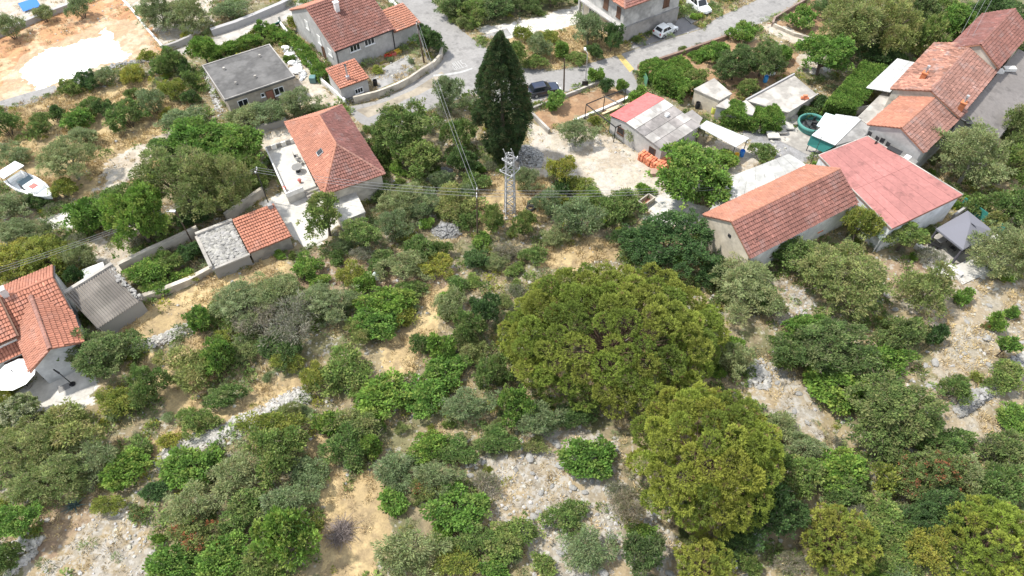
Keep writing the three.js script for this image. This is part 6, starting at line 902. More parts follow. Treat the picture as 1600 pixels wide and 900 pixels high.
p('green', 318, 218, 52, 34, 'large bright green mulberry crown, left half of the pair above the brown oak', { lift: 1.5 }); p('green', 368, 228, 44, 32, 'large bright green mulberry crown, right half of the pair above the brown oak', { lift: 1.5 }); p('olive', 385, 190, 30, 22, 'left olive of the grey row below the flat-roofed house', T); p('olive', 424, 178, 32, 24, 'middle olive of the grey row below the flat-roofed house', T); p('olive', 466, 164, 29, 23, 'right olive of the grey row below the flat-roofed house', T);
p('dark', 668, 62, 22, 24, 'dark oleander with pale flowers inside the road bend', { tint: 0 }); p('dark', 656, 48, 10, 10, 'small bush by the gate pillar of the rendered house');
p('oak', 708, 12, 26, 20, 'dense bush at the top edge right of the road', T); p('mid', 742, 18, 26, 20, 'second dense bush at the top edge right of the road', T); p('oak', 778, 14, 28, 20, 'third dense bush along the top edge', T); p('oak', 815, 4, 30, 18, 'fourth dense bush along the top edge', T); p('oak', 860, -4, 34, 18, 'dark thicket at the top edge left of the tall grey house', T); p('tan', 725, 36, 16, 10, 'brownish low bush on the road verge at the top');
p('mid', 634, 200, 46, 40, 'broad mid-green tree right of the hip-roofed house, upper crown', { lift: 1.2 }); p('mid', 648, 244, 38, 32, 'broad mid-green tree right of the hip-roofed house, lower crown', { lift: 0.8 }); p('olive', 702, 152, 28, 28, 'grey olive at the junction left of the cypress', T); p('mid', 714, 212, 26, 28, 'green bush at the left foot of the cypress'); p('dark', 722, 250, 26, 26, 'dark bush below the left foot of the cypress'); p('dark', 590, 206, 14, 20, 'dark shrub at the road corner of the hip-roofed house'); p('mid', 595, 240, 16, 20, 'shrub in the shade beside the hip roof');
p('mid', 805, 86, 18, 21, 'left-most bush of the verge triangle'); p('yellow', 820, 54, 14, 13, 'yellowish bush behind the verge triangle'); p('olive', 839, 74, 20, 20, 'grey bush inside the verge triangle'); p('mid', 838, 97, 18, 12, 'low bush at the road edge of the verge triangle'); p('yellow', 858, 58, 16, 11, 'pale grassy bush in the verge triangle'); p('green', 878, 78, 14, 13, 'bright bush near the dark road pole'); p('mid', 900, 92, 18, 12, 'low bush right of the dark road pole'); p('olive', 921, 48, 28, 27, 'olive in front of the glass door of the tall grey house', T); p('dark', 956, 62, 18, 24, 'dark shrub at the corner of the tall grey house'); p('dark', 930, 80, 15, 14, 'dark low shrub on the verge near the tall grey house');
p('green', 868, 157, 16, 12, 'small bright tree leaning over the black hatchback', { lift: 0.6 }); p('green', 862, 166, 12, 10, 'low bright growth under the small tree by the black hatchback'); p('green', 931, 120, 13, 12, 'bright bush by the street lamp'); p('dark', 946, 134, 11, 14, 'dark bush just below the street lamp'); p('green', 972, 136, 9, 11, 'thin bush inside the pergola frame corner'); p('green', 996, 150, 15, 13, 'bright bush between the pergola frame and the vine hedge');
p('green', 1118, 82, 24, 18, 'dense green bush in the vegetable garden'); p('green', 1156, 52, 20, 16, 'round bright bush on the road side of the vegetable garden'); p('mid', 1087, 121, 18, 15, 'green bush above the low concrete shed'); p('oak', 1150, 104, 36, 30, 'wide grey-green tree above the concrete sheds, left part', T); p('oak', 1192, 98, 34, 30, 'wide grey-green tree above the concrete sheds, right part', T); p('mid', 1168, 138, 22, 12, 'low grass bush behind the stepped flat roof'); p('green', 1222, 82, 18, 16, 'bush beside the dusty side lane'); p('olive', 900, 211, 28, 23, 'pale olive on the drive below the brown garden bed', { lift: 0.4, cat: 'tree' }); p('olive', 992, 212, 17, 19, 'small grey olive at the door of the patched shed', T);
p('green', 1250, 30, 22, 17, 'bright fig bush in the corner bed at the top right road bend'); p('tan', 1330, 44, 52, 44, 'great brown-green oak at the top right, left half', { lift: 1 }); p('tan', 1385, 40, 44, 46, 'great brown-green oak at the top right, right half', { lift: 1 }); p('oak', 1310, 12, 34, 22, 'dark crown behind the great brown-green oak at the top', T); p('oak', 1425, 18, 36, 28, 'dark tree right of the great brown-green oak', T); p('mid', 1446, 60, 30, 36, 'green tree left of the furthest right-hand house', T); p('green', 1500, 42, 34, 28, 'bright leafy tree under the three cables at the top right', { lift: 1 }); p('dark', 1560, 12, 40, 26, 'dark tree behind the furthest right-hand house', { lift: 1 }); p('dark', 1598, 46, 22, 30, 'dark tree at the top right corner', { lift: 1 }); p('green', 1290, 86, 40, 30, 'round bright mulberry with a visible trunk near the leafy pergola', { lift: 1.6 }); p('dark', 1375, 84, 36, 22, 'dark undergrowth behind the white awning'); p('mid', 1475, 12, 26, 18, 'green crown at the top edge above the furthest house', T); p('green', 1244, 150, 18, 12, 'shrub at the far corner of the broad dusty flat roof'); p('dark', 1285, 162, 16, 14, 'dark shrub beside the broad dusty flat roof'); p('dark', 1260, 176, 16, 10, 'dark shrub behind the round pool');
p('tan', 1590, 205, 30, 38, 'tree at the right edge over the felt roof', T); p('olive', 1520, 252, 58, 46, 'large round olive right of the pink roof', { lift: 0.8, tint: 1 }); p('mid', 1586, 258, 30, 34, 'dark green tree at the right edge beside the large round olive', T); p('mid', 1585, 326, 34, 32, 'green tree at the right edge above the gazebo fence', T); p('mid', 1524, 320, 18, 16, 'green bush behind the dark mesh fence'); p('tan', 1552, 345, 14, 16, 'yellowish bush along the dark mesh fence'); p('olive', 1572, 402, 52, 46, 'large olive below the gazebo at the right edge', { tint: 1 });
p('yellow', 1345, 352, 28, 36, 'light green tree between the long red-tiled house and the pink roof', { lift: 0.7, tint: 2 }); p('mid', 1418, 364, 32, 22, 'small dark-leaved tree with bare stems in front of the pink-roofed building', { lift: 1.6 }); p('mid', 1242, 402, 38, 32, 'broad dark green bush below the long red-tiled house'); p('tan', 1318, 440, 66, 54, 'large round olive-green tree below the long red-tiled house', { lift: 0.4 }); p('tan', 1445, 458, 41, 40, 'round olive-green bush left of the gazebo ramp', { tint: 0 }); p('dry', 1452, 404, 24, 16, 'dry grey bush at the patio steps');
p('green', 1080, 278, 62, 50, 'large dense green tree left of the pale patio roof', { lift: 0.8 }); p('green', 1128, 246, 24, 18, 'green bush below the garden canopy'); p('green', 1056, 232, 14, 12, 'small bush behind the brick pile'); p('mid', 1190, 238, 20, 16, 'bush beside the concrete steps'); p('yellow', 875, 264, 22, 22, 'pale sapling at the edge of the gravel drive', { lift: 1.2 }); p('yellow', 903, 291, 24, 17, 'yellow-green bush below the gravel drive'); p('dark', 878, 294, 16, 16, 'dark bush left of the yellow-green drive bush'); p('mid', 926, 312, 28, 20, 'green bush at the lower corner of the gravel drive'); p('olive', 908, 344, 40, 36, 'grey olive right of the lattice pylon', { tint: 2 }); p('mid', 972, 324, 34, 28, 'green bush at the yard edge above the brick trough'); p('green', 1006, 296, 12, 10, 'small bright bush beside the brick trough'); p('dark', 1045, 384, 66, 48, 'large dark green tree above the huge pine', { lift: 0.5 }); p('dark', 985, 374, 28, 16, 'dark low bush left of the large dark tree above the huge pine'); p('olive', 1162, 456, 56, 46, 'grey-green bush below the cream gable wall'); p('dark', 1112, 424, 28, 24, 'dark bush between the huge pine and the cream gable wall'); p('olive', 822, 284, 20, 20, 'small grey bush right of the pylon top'); p('mid', 818, 352, 20, 22, 'green bush just right of the pylon foot'); p('olive', 858, 318, 24, 22, 'grey bush between the pylon and the grey olive'); p('mid', 832, 402, 22, 16, 'bush on the dry strip below the pylon'); p('olive', 868, 372, 22, 18, 'pale bush above the dry strip below the pylon');
p('mid', 505, 336, 32, 32, 'light green tree standing at the edge of the pale yard', { lift: 1.3, tint: 1 }); p('mid', 566, 362, 32, 22, 'small tree with a bent bare trunk below the annex', { lift: 1.5 }); p('olive', 626, 312, 42, 30, 'grey-green bush right of the annex roof', T); p('mid', 592, 298, 22, 18, 'green bush at the corner of the hip roof'); p('olive', 664, 320, 30, 26, 'grey bush left of the wooden pole', { tint: 2 }); p('tan', 706, 318, 34, 28, 'brownish bush close to the wooden pole'); p('olive', 616, 356, 28, 26, 'grey bush below the annex, right of the bent tree'); p('mid', 733, 346, 19, 17, 'bush at the foot of the wooden pole'); p('mid', 770, 344, 20, 30, 'green bush between the wooden pole and the pylon'); p('mid', 656, 392, 25, 24, 'round green bush below the grey stone heap'); p('mid', 691, 391, 14, 15, 'small narrow bush below the grey stone heap'); p('olive', 630, 418, 38, 26, 'grey-green bush in the middle scrub'); p('mid', 596, 410, 24, 17, 'bush above the pale sheet scrap'); p('yellow', 548, 428, 22, 19, 'yellowish bush left of the pale sheet scrap'); p('green', 570, 444, 17, 16, 'bright bush next to the pale sheet scrap'); p('mid', 524, 404, 14, 13, 'small bush in the brown clearing below the yard'); p('green', 483, 415, 23, 20, 'dense green bush at the lower end of the tiled lean-to'); p('green', 500, 440, 16, 13, 'small bright bush below the dense green bush'); p('dry', 574, 400, 24, 12, 'dry grass tuft bush in the brown clearing'); p('dark', 748, 406, 24, 18, 'dark bush below the wooden pole'); p('yellow', 682, 420, 28, 20, 'yellowish bush right of the middle scrub'); p('olive', 690, 280, 22, 14, 'grey bush beside the upper stone heap'); p('mid', 742, 284, 24, 18, 'low bush above the wooden pole top'); p('olive', 668, 258, 20, 16, 'olive bush above the upper stone heap'); p('olive', 724, 306, 20, 18, 'grey low bush behind the wooden pole'); p('dry', 790, 392, 26, 16, 'dry bush on the track below the pylon'); p('olive', 776, 412, 20, 16, 'grey bush left of the dry strip'); p('olive', 540, 385, 20, 12, 'flat grey bush in the brown clearing');
p('olive', 20, 240, 28, 18, 'grey bush above the boat at the left edge'); p('olive', 106, 254, 43, 32, 'olive with a bare trunk right of the boat', { lift: 1.0 }); p('yellow', 98, 296, 22, 18, 'yellow-green bush at the bow of the boat'); p('olive', 12, 326, 34, 22, 'grey bush below the boat at the left edge'); p('dark', 56, 318, 22, 12, 'dark low leaves under the bow of the boat'); p('green', 138, 332, 34, 32, 'dense green fig at the end of the white path'); p('mid', 182, 306, 26, 18, 'green bush behind the dense fig'); p('green', 214, 344, 46, 50, 'tall green tree left of the brown oak under the cables', { lift: 0.6 }); p('tan', 280, 284, 58, 56, 'great brown oak in the left middle, left half', { lift: 1.2 }); p('tan', 338, 288, 48, 50, 'great brown oak in the left middle, right half', { lift: 1.2 }); p('mid', 388, 268, 28, 30, 'green bush between the brown oak and the white terrace'); p('mid', 255, 232, 26, 18, 'green bush on the upper rim of the brown oak'); p('dark', 296, 338, 30, 20, 'dark bush under the brown oak by the wall'); p('yellow', 22, 410, 46, 34, 'yellowish olive above the orange-roofed house, left one', T); p('yellow', 72, 402, 44, 34, 'yellowish olive above the orange-roofed house, right one', { cat: 'tree', tint: 2 }); p('olive', 36, 368, 44, 24, 'olive behind the yellowish pair at the left edge', T); p('olive', 122, 404, 22, 26, 'sparse grey tree beside the white cistern', T); p('mid', 138, 436, 14, 12, 'small bush at the corner of the cistern'); p('green', 236, 424, 30, 24, 'fig bush in the narrow walled plot, left'); p('mid', 262, 410, 26, 22, 'bush in the narrow walled plot, middle'); p('dark', 292, 396, 22, 20, 'dark bush in the narrow walled plot against the ruin'); p('green', 244, 450, 20, 13, 'low bush at the lower wall of the narrow plot'); p('yellow', 300, 436, 13, 8, 'yellow tuft on the lower wall of the narrow plot'); p('dark', 118, 432, 14, 18, 'dark bush between the orange roof and the corrugated shed');
p('oak', 158, 556, 58, 44, 'big dark olive standing beside the orange-roofed house', { lift: 0.6 }); p('pale', 32, 642, 27, 25, 'variegated white-leaved shrub at the patio corner', { tint: 0 }); p('yellow', 186, 626, 36, 24, 'bright yellow-green bush below the big dark olive'); p('mid', 234, 602, 30, 38, 'green bush right of the big dark olive'); p('tan', 288, 578, 44, 36, 'pale olive bush in the left straw clearing'); p('green', 312, 506, 19, 28, 'narrow bright bush at the end of the dry-stone wall'); p('green', 338, 556, 26, 32, 'bright green bush left of the leafless thicket'); p('mid', 305, 660, 32, 22, 'green bush above the long dry-stone wall'); p('mid', 352, 622, 34, 18, 'low green bush in the orange grass'); p('olive', 380, 480, 48, 38, 'large grey-green bush right of the straw field', T); p('olive', 425, 458, 46, 38, 'large grey-green bush below the tiled lean-to', T); p('dry', 452, 506, 44, 40, 'leafless grey thicket with bare branches', { cat: 'bush' }); p('dry', 400, 500, 34, 32, 'half-dead grey bush left of the leafless thicket'); p('dark', 440, 548, 36, 26, 'dark bush under the leafless thicket'); p('tan', 380, 550, 26, 22, 'brownish bush below the half-dead grey bush'); p('olive', 508, 480, 46, 34, 'grey bush right of the leafless thicket'); p('green', 602, 470, 42, 26, 'dense green bush in the centre scrub, upper'); p('green', 592, 506, 42, 30, 'dense green bush in the centre scrub, lower'); p('yellow', 630, 496, 20, 18, 'yellowish bush at the sandy path in the centre'); p('mid', 536, 580, 44, 38, 'broad green bush above the long dry-stone wall, centre left', { tint: 1 }); p('yellow', 448, 566, 28, 16, 'yellow-leaved bush below the leafless thicket'); p('yellow', 490, 590, 24, 24, 'yellow-leaved bush at the top end of the long dry-stone wall'); p('green', 598, 622, 44, 36, 'bright round bush below the sandy patch in the centre'); p('green', 664, 616, 36, 32, 'second bright bush below the sandy patch in the centre'); p('tan', 552, 666, 40, 30, 'olive-brown bush above the sandy track'); p('green', 512, 660, 22, 22, 'small bright bush beside the wall end'); p('yellow', 424, 668, 50, 26, 'sprawling yellow-flowered bush on the long dry-stone wall'); p('tan', 452, 646, 26, 16, 'dark yellow bush on the upper side of the long wall'); p('olive', 706, 476, 28, 26, 'grey bush right of the sandy path'); p('dark', 758, 486, 24, 36, 'dark green bush at the left rim of the huge pine'); p('mid', 733, 512, 26, 30, 'green bush left of the huge pine'); p('green', 690, 546, 22, 22, 'small bright bush left of the huge pine'); p('green', 702, 578, 32, 26, 'bright bush lower left of the huge pine'); p('mid', 770, 584, 28, 44, 'tall green bush under the left side of the huge pine'); p('olive', 730, 640, 42, 28, 'grey dry bush below the left side of the huge pine', { tint: 2 }); p('olive', 846, 660, 42, 28, 'grey-green bush under the lower rim of the huge pine'); p('green', 806, 640, 28, 30, 'bright bush under the lower left rim of the huge pine'); p('dark', 900, 650, 34, 18, 'dark bush in the shade below the huge pine'); p('mid', 660, 540, 18, 18, 'low bush on the rim of the sandy patch'); p('mid', 640, 452, 24, 16, 'green bush below the middle scrub'); p('tan', 560, 524, 24, 22, 'brownish bush between the grey bush and the green centre scrub'); p('mid', 720, 446, 20, 14, 'low bush at the top of the sandy path'); p('tan', 736, 548, 26, 22, 'tan bush between the small bright bushes left of the huge pine');
p('olive', 1146, 560, 32, 30, 'grey bush at the right rim of the huge pine'); p('green', 1262, 520, 48, 28, 'bright bush below the large round olive-green tree'); p('oak', 1292, 548, 74, 48, 'large dark grey-green oak on the right slope', { lift: 0.4 }); p('oak', 1404, 530, 46, 28, 'dark flat-topped bush on the right slope'); p('dark', 1462, 524, 18, 21, 'small dark bush alone beside the flat-topped bush'); p('green', 1392, 566, 38, 22, 'bright green bush below the flat-topped bush'); p('green', 1312, 604, 48, 40, 'bright green bush below the large dark oak'); p('oak', 1392, 640, 76, 58, 'large grey-green oak above the red-tipped bush', { lift: 0.4, tint: 1 }); p('mid', 1490, 610, 24, 24, 'green bush left of the square stone pile'); p('mid', 1572, 590, 32, 26, 'green bush at the upper corner of the square stone pile'); p('green', 1574, 538, 15, 15, 'thin sapling with a bare stem at the right edge', { lift: 1.2 }); p('green', 1505, 464, 15, 14, 'small bright bush below the gazebo ramp'); p('green', 1556, 505, 14, 14, 'small bush with a rust-red neighbour on the right slope'); p('green', 1582, 490, 11, 11, 'tiny bush near the right edge on the dry slope'); p('green', 1592, 655, 30, 24, 'bright bush at the right edge below the stone pile'); p('olive', 1216, 668, 32, 24, 'grey bush at the right rim of the smaller pine'); p('yellow', 1525, 590, 10, 9, 'tiny yellow bush in front of the square stone pile'); p('mid', 1226, 560, 22, 24, 'green bush left of the large dark oak'); p('rust', 1543, 512, 8, 7, 'rust-red dry tuft on the right slope'); p('mid', 1192, 470, 20, 26, 'bush by the stones below the cream gable wall');
p('tan', 42, 700, 56, 44, 'wide grey-green thicket at the left edge, upper part', T); p('tan', 116, 672, 52, 42, 'wide grey-green thicket below the white patio', T); p('tan', 84, 748, 62, 44, 'wide grey-green thicket at the left edge, lower part', { cat: 'tree', tint: 2 }); p('olive', 150, 716, 40, 36, 'grey bush at the right of the wide thicket'); p('green', 196, 736, 40, 26, 'bright bush right of the wide grey-green thicket'); p('yellow', 170, 790, 27, 14, 'low pale green plant above the bright stony clearing'); p('green', 301, 728, 46, 36, 'round vivid green bush at the long dry-stone wall'); p('olive', 366, 742, 42, 38, 'grey bush right of the round vivid green bush'); p('olive', 304, 794, 42, 34, 'pale grey bush below the round vivid green bush', { tint: 1 }); p('mid', 382, 800, 40, 32, 'green bush in the lower left thicket'); p('rust', 306, 842, 40, 30, 'green bush with rust-red tips in the lower left'); p('green', 272, 884, 46, 28, 'bright bush at the bottom edge, lower left'); p('green', 348, 876, 44, 34, 'second bright bush at the bottom edge, lower left'); p('mid', 408, 880, 40, 32, 'third green bush at the bottom edge left of the sandy track'); p('green', 28, 812, 33, 26, 'small tree with a slanting bare trunk in the bottom-left corner', { lift: 1.6 }); p('mid', 8, 872, 20, 28, 'dark green bush at the bottom-left edge'); p('mid', 436, 702, 44, 42, 'tall green bush left of the sandy track'); p('olive', 482, 744, 36, 30, 'grey bush on the left rim of the sandy track'); p('olive', 452, 786, 42, 32, 'pale grey bush left of the sandy track', { tint: 2 }); p('green', 446, 842, 46, 50, 'large bright bush left of the sandy track at the bottom', { lift: 0.3 }); p('rust', 220, 800, 16, 12, 'rust-red dry scrub beside the stony clearing'); p('mid', 220, 700, 24, 20, 'green bush between the thicket and the orange grass'); p('yellow', 262, 690, 18, 13, 'yellow bush in the orange grass'); p('dark', 246, 768, 22, 18, 'dark bush under the round vivid green bush');
p('mid', 540, 694, 36, 34, 'round dark green bush at the head of the sandy track', { tint: 2 }); p('green', 578, 694, 19, 20, 'light bush right of the head of the sandy track'); p('olive', 618, 730, 38, 30, 'grey bush right of the sandy track'); p('green', 614, 786, 24, 22, 'small green bush at the right rim of the sandy track'); p('rust', 664, 766, 26, 22, 'rust-brown tipped bush in the bottom centre'); p('green', 712, 790, 46, 36, 'vivid green bush beside the rust-brown bush'); p('olive', 684, 744, 40, 26, 'grey bush above the rust-brown bush'); p('green', 668, 698, 34, 22, 'bright bush below the two centre bushes'); p('mid', 716, 706, 32, 24, 'green bush above the vivid green bush'); p('dry', 762, 754, 24, 22, 'dry grey tuft at the left rim of the stony clearing'); p('olive', 640, 862, 58, 42, 'large soft grey bush at the bottom centre'); p('yellow', 712, 880, 34, 26, 'yellow-green bush beside the large soft grey bush'); p('mid', 742, 838, 36, 28, 'green bush left of the stony clearing at the bottom'); p('mid', 796, 842, 42, 34, 'wide green bush on the lower left rim of the stony clearing', { tint: 1 }); p('green', 924, 716, 46, 34, 'bright dense bush between the stony clearing and the smaller pine'); p('mid', 882, 810, 36, 28, 'green bush alone in the stony clearing'); p('olive', 918, 866, 42, 38, 'grey bush at the bottom of the stony clearing', { tint: 2 }); p('oak', 1002, 868, 34, 36, 'dark grey bush at the bottom below the stony clearing'); p('green', 1004, 830, 24, 16, 'small bright bush beside the dark grey bottom bush'); p('dry', 984, 796, 28, 30, 'sparse grey bush left of the smaller pine'); p('dry', 970, 766, 20, 16, 'dry grey tuft above the sparse grey bush'); p('dark', 1180, 800, 48, 50, 'dark green bush in the shade right of the smaller pine'); p('dark', 1150, 852, 34, 26, 'dark low bush below the smaller pine'); p('mid', 780, 690, 34, 22, 'green scrub below the huge pine, left of the stony clearing'); p('tan', 836, 696, 20, 14, 'tan tuft at the top of the stony clearing'); p('mid', 850, 880, 22, 20, 'low bush at the bottom edge of the stony clearing'); p('green', 770, 888, 24, 16, 'small bright bush at the bottom edge left of the stony clearing');
p('green', 1310, 734, 46, 30, 'light green feathery bush right of the smaller pine', { tint: 1 }); p('mid', 1244, 742, 40, 38, 'green bush touching the right rim of the smaller pine'); p('mid', 1320, 768, 34, 24, 'green bush below the light feathery bush'); p('dark', 1222, 806, 34, 40, 'dark bush left of the small olive-yellow pine'); p('mid', 1386, 818, 44, 36, 'green bush right of the small olive-yellow pine'); p('yellow', 1386, 752, 24, 26, 'yellowish bush left of the red-tipped bush'); p('rust', 1446, 738, 62, 42, 'large bush with red-tipped shoots at the lower right'); p('olive', 1512, 748, 32, 30, 'pale grey bush right of the red-tipped bush'); p('mid', 1482, 694, 44, 26, 'bluish green bush above the red-tipped bush'); p('dark', 1462, 804, 58, 36, 'dark bush between the red-tipped bush and the corner pine'); p('oak', 1572, 702, 40, 28, 'dark grey-green bush at the right edge'); p('mid', 1572, 764, 40, 38, 'green bush at the right edge above the corner pine'); p('yellow', 1450, 862, 36, 36, 'light yellow-green bush left of the corner pine', { tint: 1 }); p('mid', 1402, 874, 32, 26, 'green bush at the bottom edge left of the corner pine'); p('dry', 1545, 700, 20, 18, 'dry grey tuft on the right slope'); p('olive', 1256, 704, 34, 22, 'dull green bush between the smaller pine and the big oaks'); p('mid', 1172, 880, 18, 18, 'small green bush by the line of pale stones'); p('dry', 1340, 800, 24, 12, 'dry brown scrub between the bottom bushes'); p('dry', 1240, 880, 30, 18, 'dry scrub at the bottom edge right of the pale stone line');
{ // brush pile
  const c = G(534, 832), B = leafBuf(), g = thing('brush_pile', 'pile of dry purplish cut branches on the sandy track', 'brush pile', [c.x, groundY(c.x, c.z), c.z]); for (let i = 0; i < 800; i++) { const d = sph(0), r = rr(0.1, 1.15), k = rr(1.0, 1.9); leaf(B, d[0] * r, 0.1 + rnd() * 0.7 * (1 - r / 1.8), d[2] * r, rr(-1, 1), rr(-0.2, 0.7), rr(-1, 1), rr(0.5, 1.2), 0.04, [0.14 * k, 0.115 * k, 0.105 * k]); } part('branches', leafGeo(B), twigMat, g);
}
// bare branches of the leafless thicket
{
  const c = G(452, 506, 1), B = leafBuf(), g = thing('dead_branches', 'pale bare branches sticking out of the leafless grey thicket', 'branches', [c.x, 0, c.z]); for (let i = 0; i < 46; i++) { const a = rr(0, 6.28), e = rr(0.3, 1.0); let q = V(rr(-0.8, 0.8), 0.8, rr(-0.8, 0.8)), d = V(Math.cos(a), e, Math.sin(a)).normalize(); for (let k = 0; k < 4; k++) { const L = rr(0.5, 0.9); leaf(B, q.x, q.y, q.z, d.x, d.y, d.z, L * 1.1, 0.06 - k * 0.01, [0.36, 0.34, 0.31]); for (let j = 0; j < 2; j++) leaf(B, q.x, q.y, q.z, d.x + rr(-0.8, 0.8), d.y + rr(-0.4, 0.6), d.z + rr(-0.8, 0.8), L * 0.8, 0.03, [0.3, 0.28, 0.26]); q = q.clone().addScaledVector(d, L); d.add(V(rr(-0.35, 0.35), rr(-0.25, 0.1), rr(-0.35, 0.35))).normalize(); } } part('branches', leafGeo(B), twigMat, g);
}
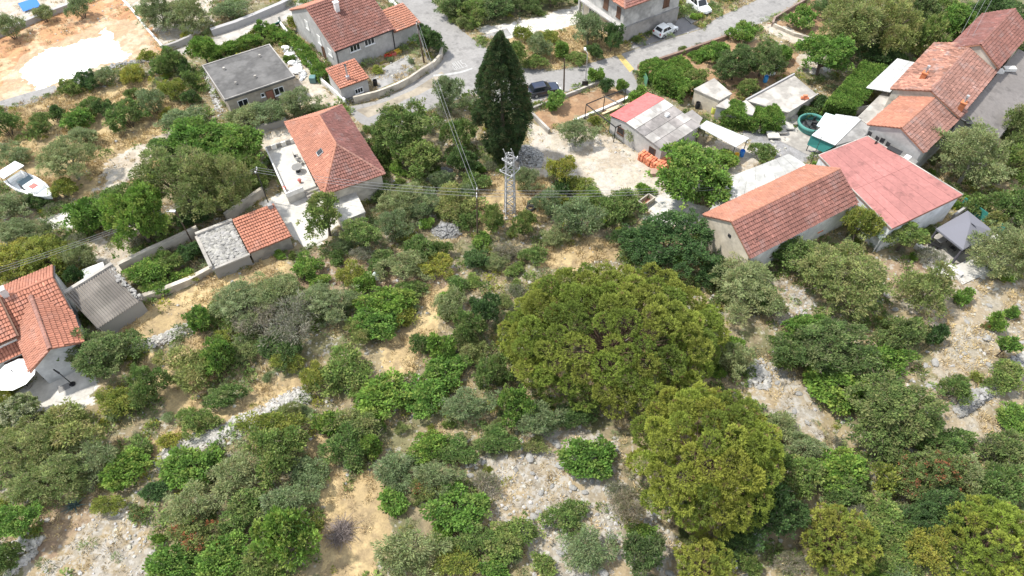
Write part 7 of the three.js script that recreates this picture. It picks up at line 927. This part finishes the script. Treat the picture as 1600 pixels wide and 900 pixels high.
// ---------------------------------------------------------------- ground cover
function scatter(name, label, geo, material, count, where, place, spread = 0.3, col = [1, 1, 1]) {
  const o = new THREE.Object3D(), c = new THREE.Color(), spots = []; for (let t = 0; t < count * 14 && spots.length < count; t++) { const x = rr(-78, 78), z = -8 - Math.pow(rnd(), 0.8) * 98; const w = where(zoneAt(x, z), x, z); if (w > 0 && rnd() < w) spots.push([x, z]); }
  const m = new THREE.InstancedMesh(geo, material, spots.length); spots.forEach(([x, z], i) => { place(o, x, z); o.position.y += groundY(x, z); o.updateMatrix(); m.setMatrixAt(i, o.matrix); const k = 1 + spread * (rnd() * 2 - 1); c.setRGB(col[0] * k, col[1] * k, col[2] * k * rr(0.9, 1.08)); m.setColorAt(i, c); });
  m.name = name; tag(m, label); m.userData.kind = 'stuff'; scene.add(m); return m;
}
{
  const paved = [roadPts, [[984, 79], [1066, 26], [1096, 45], [1000, 73]], [[250, 96], [275, 87], [400, 57], [500, 5], [445, 10], [262, 82]], [[-40, 182], [92, 143], [86, 133], [-40, 166]], [[-20, 590], [60, 552], [110, 545], [150, 598], [148, 616], [72, 648], [40, 640], [-20, 660]], [[1430, 392], [1466, 362], [1510, 332], [1562, 372], [1496, 424]], [[405, 318], [440, 300], [500, 300], [545, 348], [500, 385], [462, 378]]].map((a) => P2(a).map((v) => [v.x, v.z])), inPoly = (P, x, y) => { let c = false; for (let i = 0, j = P.length - 1; i < P.length; j = i++) if ((P[i][1] > y) !== (P[j][1] > y) && x < (P[j][0] - P[i][0]) * (y - P[i][1]) / (P[j][1] - P[i][1]) + P[i][0]) c = !c; return c; };
  const free = (x, z) => !paved.some((P) => inPoly(P, x, z));
  const tuft = (n, len, wid, col) => { const B = leafBuf(); for (let i = 0; i < n; i++) { const a = rr(0, 6.28); const k = rr(0.75, 1.25); leaf(B, Math.cos(a) * rr(0, 0.2), 0, Math.sin(a) * rr(0, 0.2), Math.cos(a) * rr(0.2, 1.0), rr(0.5, 1.1), Math.sin(a) * rr(0.2, 1.0), len * rr(0.6, 1.2), wid, [col[0] * k, col[1] * k, col[2] * k]); } return leafGeo(B); };
  const grassM = new THREE.MeshStandardMaterial({ vertexColors: true, roughness: 0.95, side: THREE.DoubleSide });
  const put = (a, b) => (o, x, z) => { o.position.set(x, 0, z); const s = rr(a, b); o.scale.set(s * rr(0.8, 1.2), s * rr(0.6, 1.1), s * rr(0.8, 1.2)); o.rotation.set(rr(-0.15, 0.15), rr(0, 6.28), rr(-0.15, 0.15)); };
  scatter('dry_grass', 'short straw-coloured dry grass over the fields and clearings', tuft(16, 0.34, 0.05, [0.50, 0.39, 0.21]), grassM, 30000, (z, x, y) => (free(x, y) ? ({ 1: 0.95, 0: 0.4, 9: 0.22, 2: 0.12, 10: 0.25, 4: 0.04, 11: 0.5, 8: 0.1 }[z] ?? 0) * smooth(0.35, 0.6, fbm(x * 0.35, y * 0.35, 3)) : 0), put(0.6, 1.5), 0.28);
  scatter('brown_weeds', 'brown dead weeds between the bushes', tuft(14, 0.4, 0.035, [0.2, 0.14, 0.085]), grassM, 7000, (z, x, y) => (free(x, y) ? ({ 1: 0.35, 0: 0.6, 9: 0.4, 2: 0.25, 10: 0.9, 11: 0.45 }[z] ?? 0) * smooth(0.45, 0.62, fbm(x * 0.5 + 70, y * 0.5, 3)) : 0), put(0.6, 1.5), 0.3);
  const weed = (kind, n) => foliage(kind, n, () => { const d = sph(0); return [V(d[0] * 0.32, 0.08 + d[1] * 0.28, d[2] * 0.32), V(d[0], d[1], d[2])]; }, { sp: 0.62, perClump: 16 });
  scatter('green_weeds', 'low green weeds and seedlings growing between the bushes', weed('mid', 9), TINT[0], 3600, (z, x, y) => (free(x, y) ? ({ 0: 0.75, 8: 0.9, 1: 0.06, 9: 0.1, 10: 0.12, 7: 0.05 }[z] ?? 0) * smooth(0.46, 0.6, fbm(x * 0.3 + 20, y * 0.3 + 9, 3)) : 0), put(0.7, 2.1), 0.25);
  scatter('yellow_weeds', 'low yellow-green weeds growing between the bushes', weed('yellow', 7), TINT[1], 1800, (z, x, y) => (free(x, y) ? ({ 0: 0.6, 8: 0.4, 1: 0.08, 9: 0.08 }[z] ?? 0) * smooth(0.46, 0.6, fbm(x * 0.33 + 120, y * 0.33, 3)) : 0), put(0.6, 1.7), 0.25);
  scatter('grey_scrub', 'low grey-green scrub growing between the bushes', weed('olive', 8), TINT[0], 2600, (z, x, y) => (free(x, y) ? ({ 0: 0.7, 8: 0.3, 9: 0.1, 10: 0.2 }[z] ?? 0) * smooth(0.46, 0.6, fbm(x * 0.3 + 220, y * 0.3 + 40, 3)) : 0), put(0.7, 2.0), 0.25);
  for (const [kind, n, what] of [['mid', 190, 'green'], ['olive', 140, 'grey-green'], ['yellow', 170, 'yellow-green'], ['tan', 110, 'brownish'], ['green', 130, 'bright green'], ['dry', 110, 'dry grey']]) scatter('undergrowth', `${what} undergrowth filling the gaps between the bushes`, protoCrown(kind, 'S', n % 2), TINT[n % 3], n, (z, x, y) => (free(x, y) ? ({ 0: 0.9, 8: 0.7, 9: 0.07, 10: 0.2 }[z] ?? 0) * (y < -66 ? 0.3 : 1) * smooth(0.4, 0.55, fbm(x * 0.25 + n, y * 0.25 + n, 3)) : 0), (o, x, z) => { const q = rr(0.4, 1.0); o.position.set(x, q * 0.45, z); o.scale.set(q * rr(0.8, 1.3), q * rr(0.7, 1.0), q * rr(0.8, 1.3)); o.rotation.set(0, rr(0, 6.28), 0); }, 0.2);
  scatter('loose_stones', 'loose pale limestone stones scattered over the slope', rockLow[1], stoneMat, 15000, (z, x, y) => (free(x, y) ? ({ 9: 1, 0: 0.22, 4: 0.08, 11: 0.35, 10: 0.25, 1: 0.05, 5: 0.7, 2: 0.1 }[z] ?? 0) * smooth(0.38, 0.62, fbm(x * 0.45 + 320, y * 0.45, 3)) : 0), (o, x, z) => { const s = 0.04 + 0.15 * Math.pow(rnd(), 3); o.position.set(x, s * 0.2, z); o.scale.set(s * rr(0.8, 1.4), s * rr(0.5, 0.9), s * rr(0.8, 1.2)); o.rotation.set(0, rr(0, 6.28), rr(-0.3, 0.3)); }, 0.25, [0.38, 0.365, 0.335]);
}
shade(scene);
renderer.render(scene, camera);
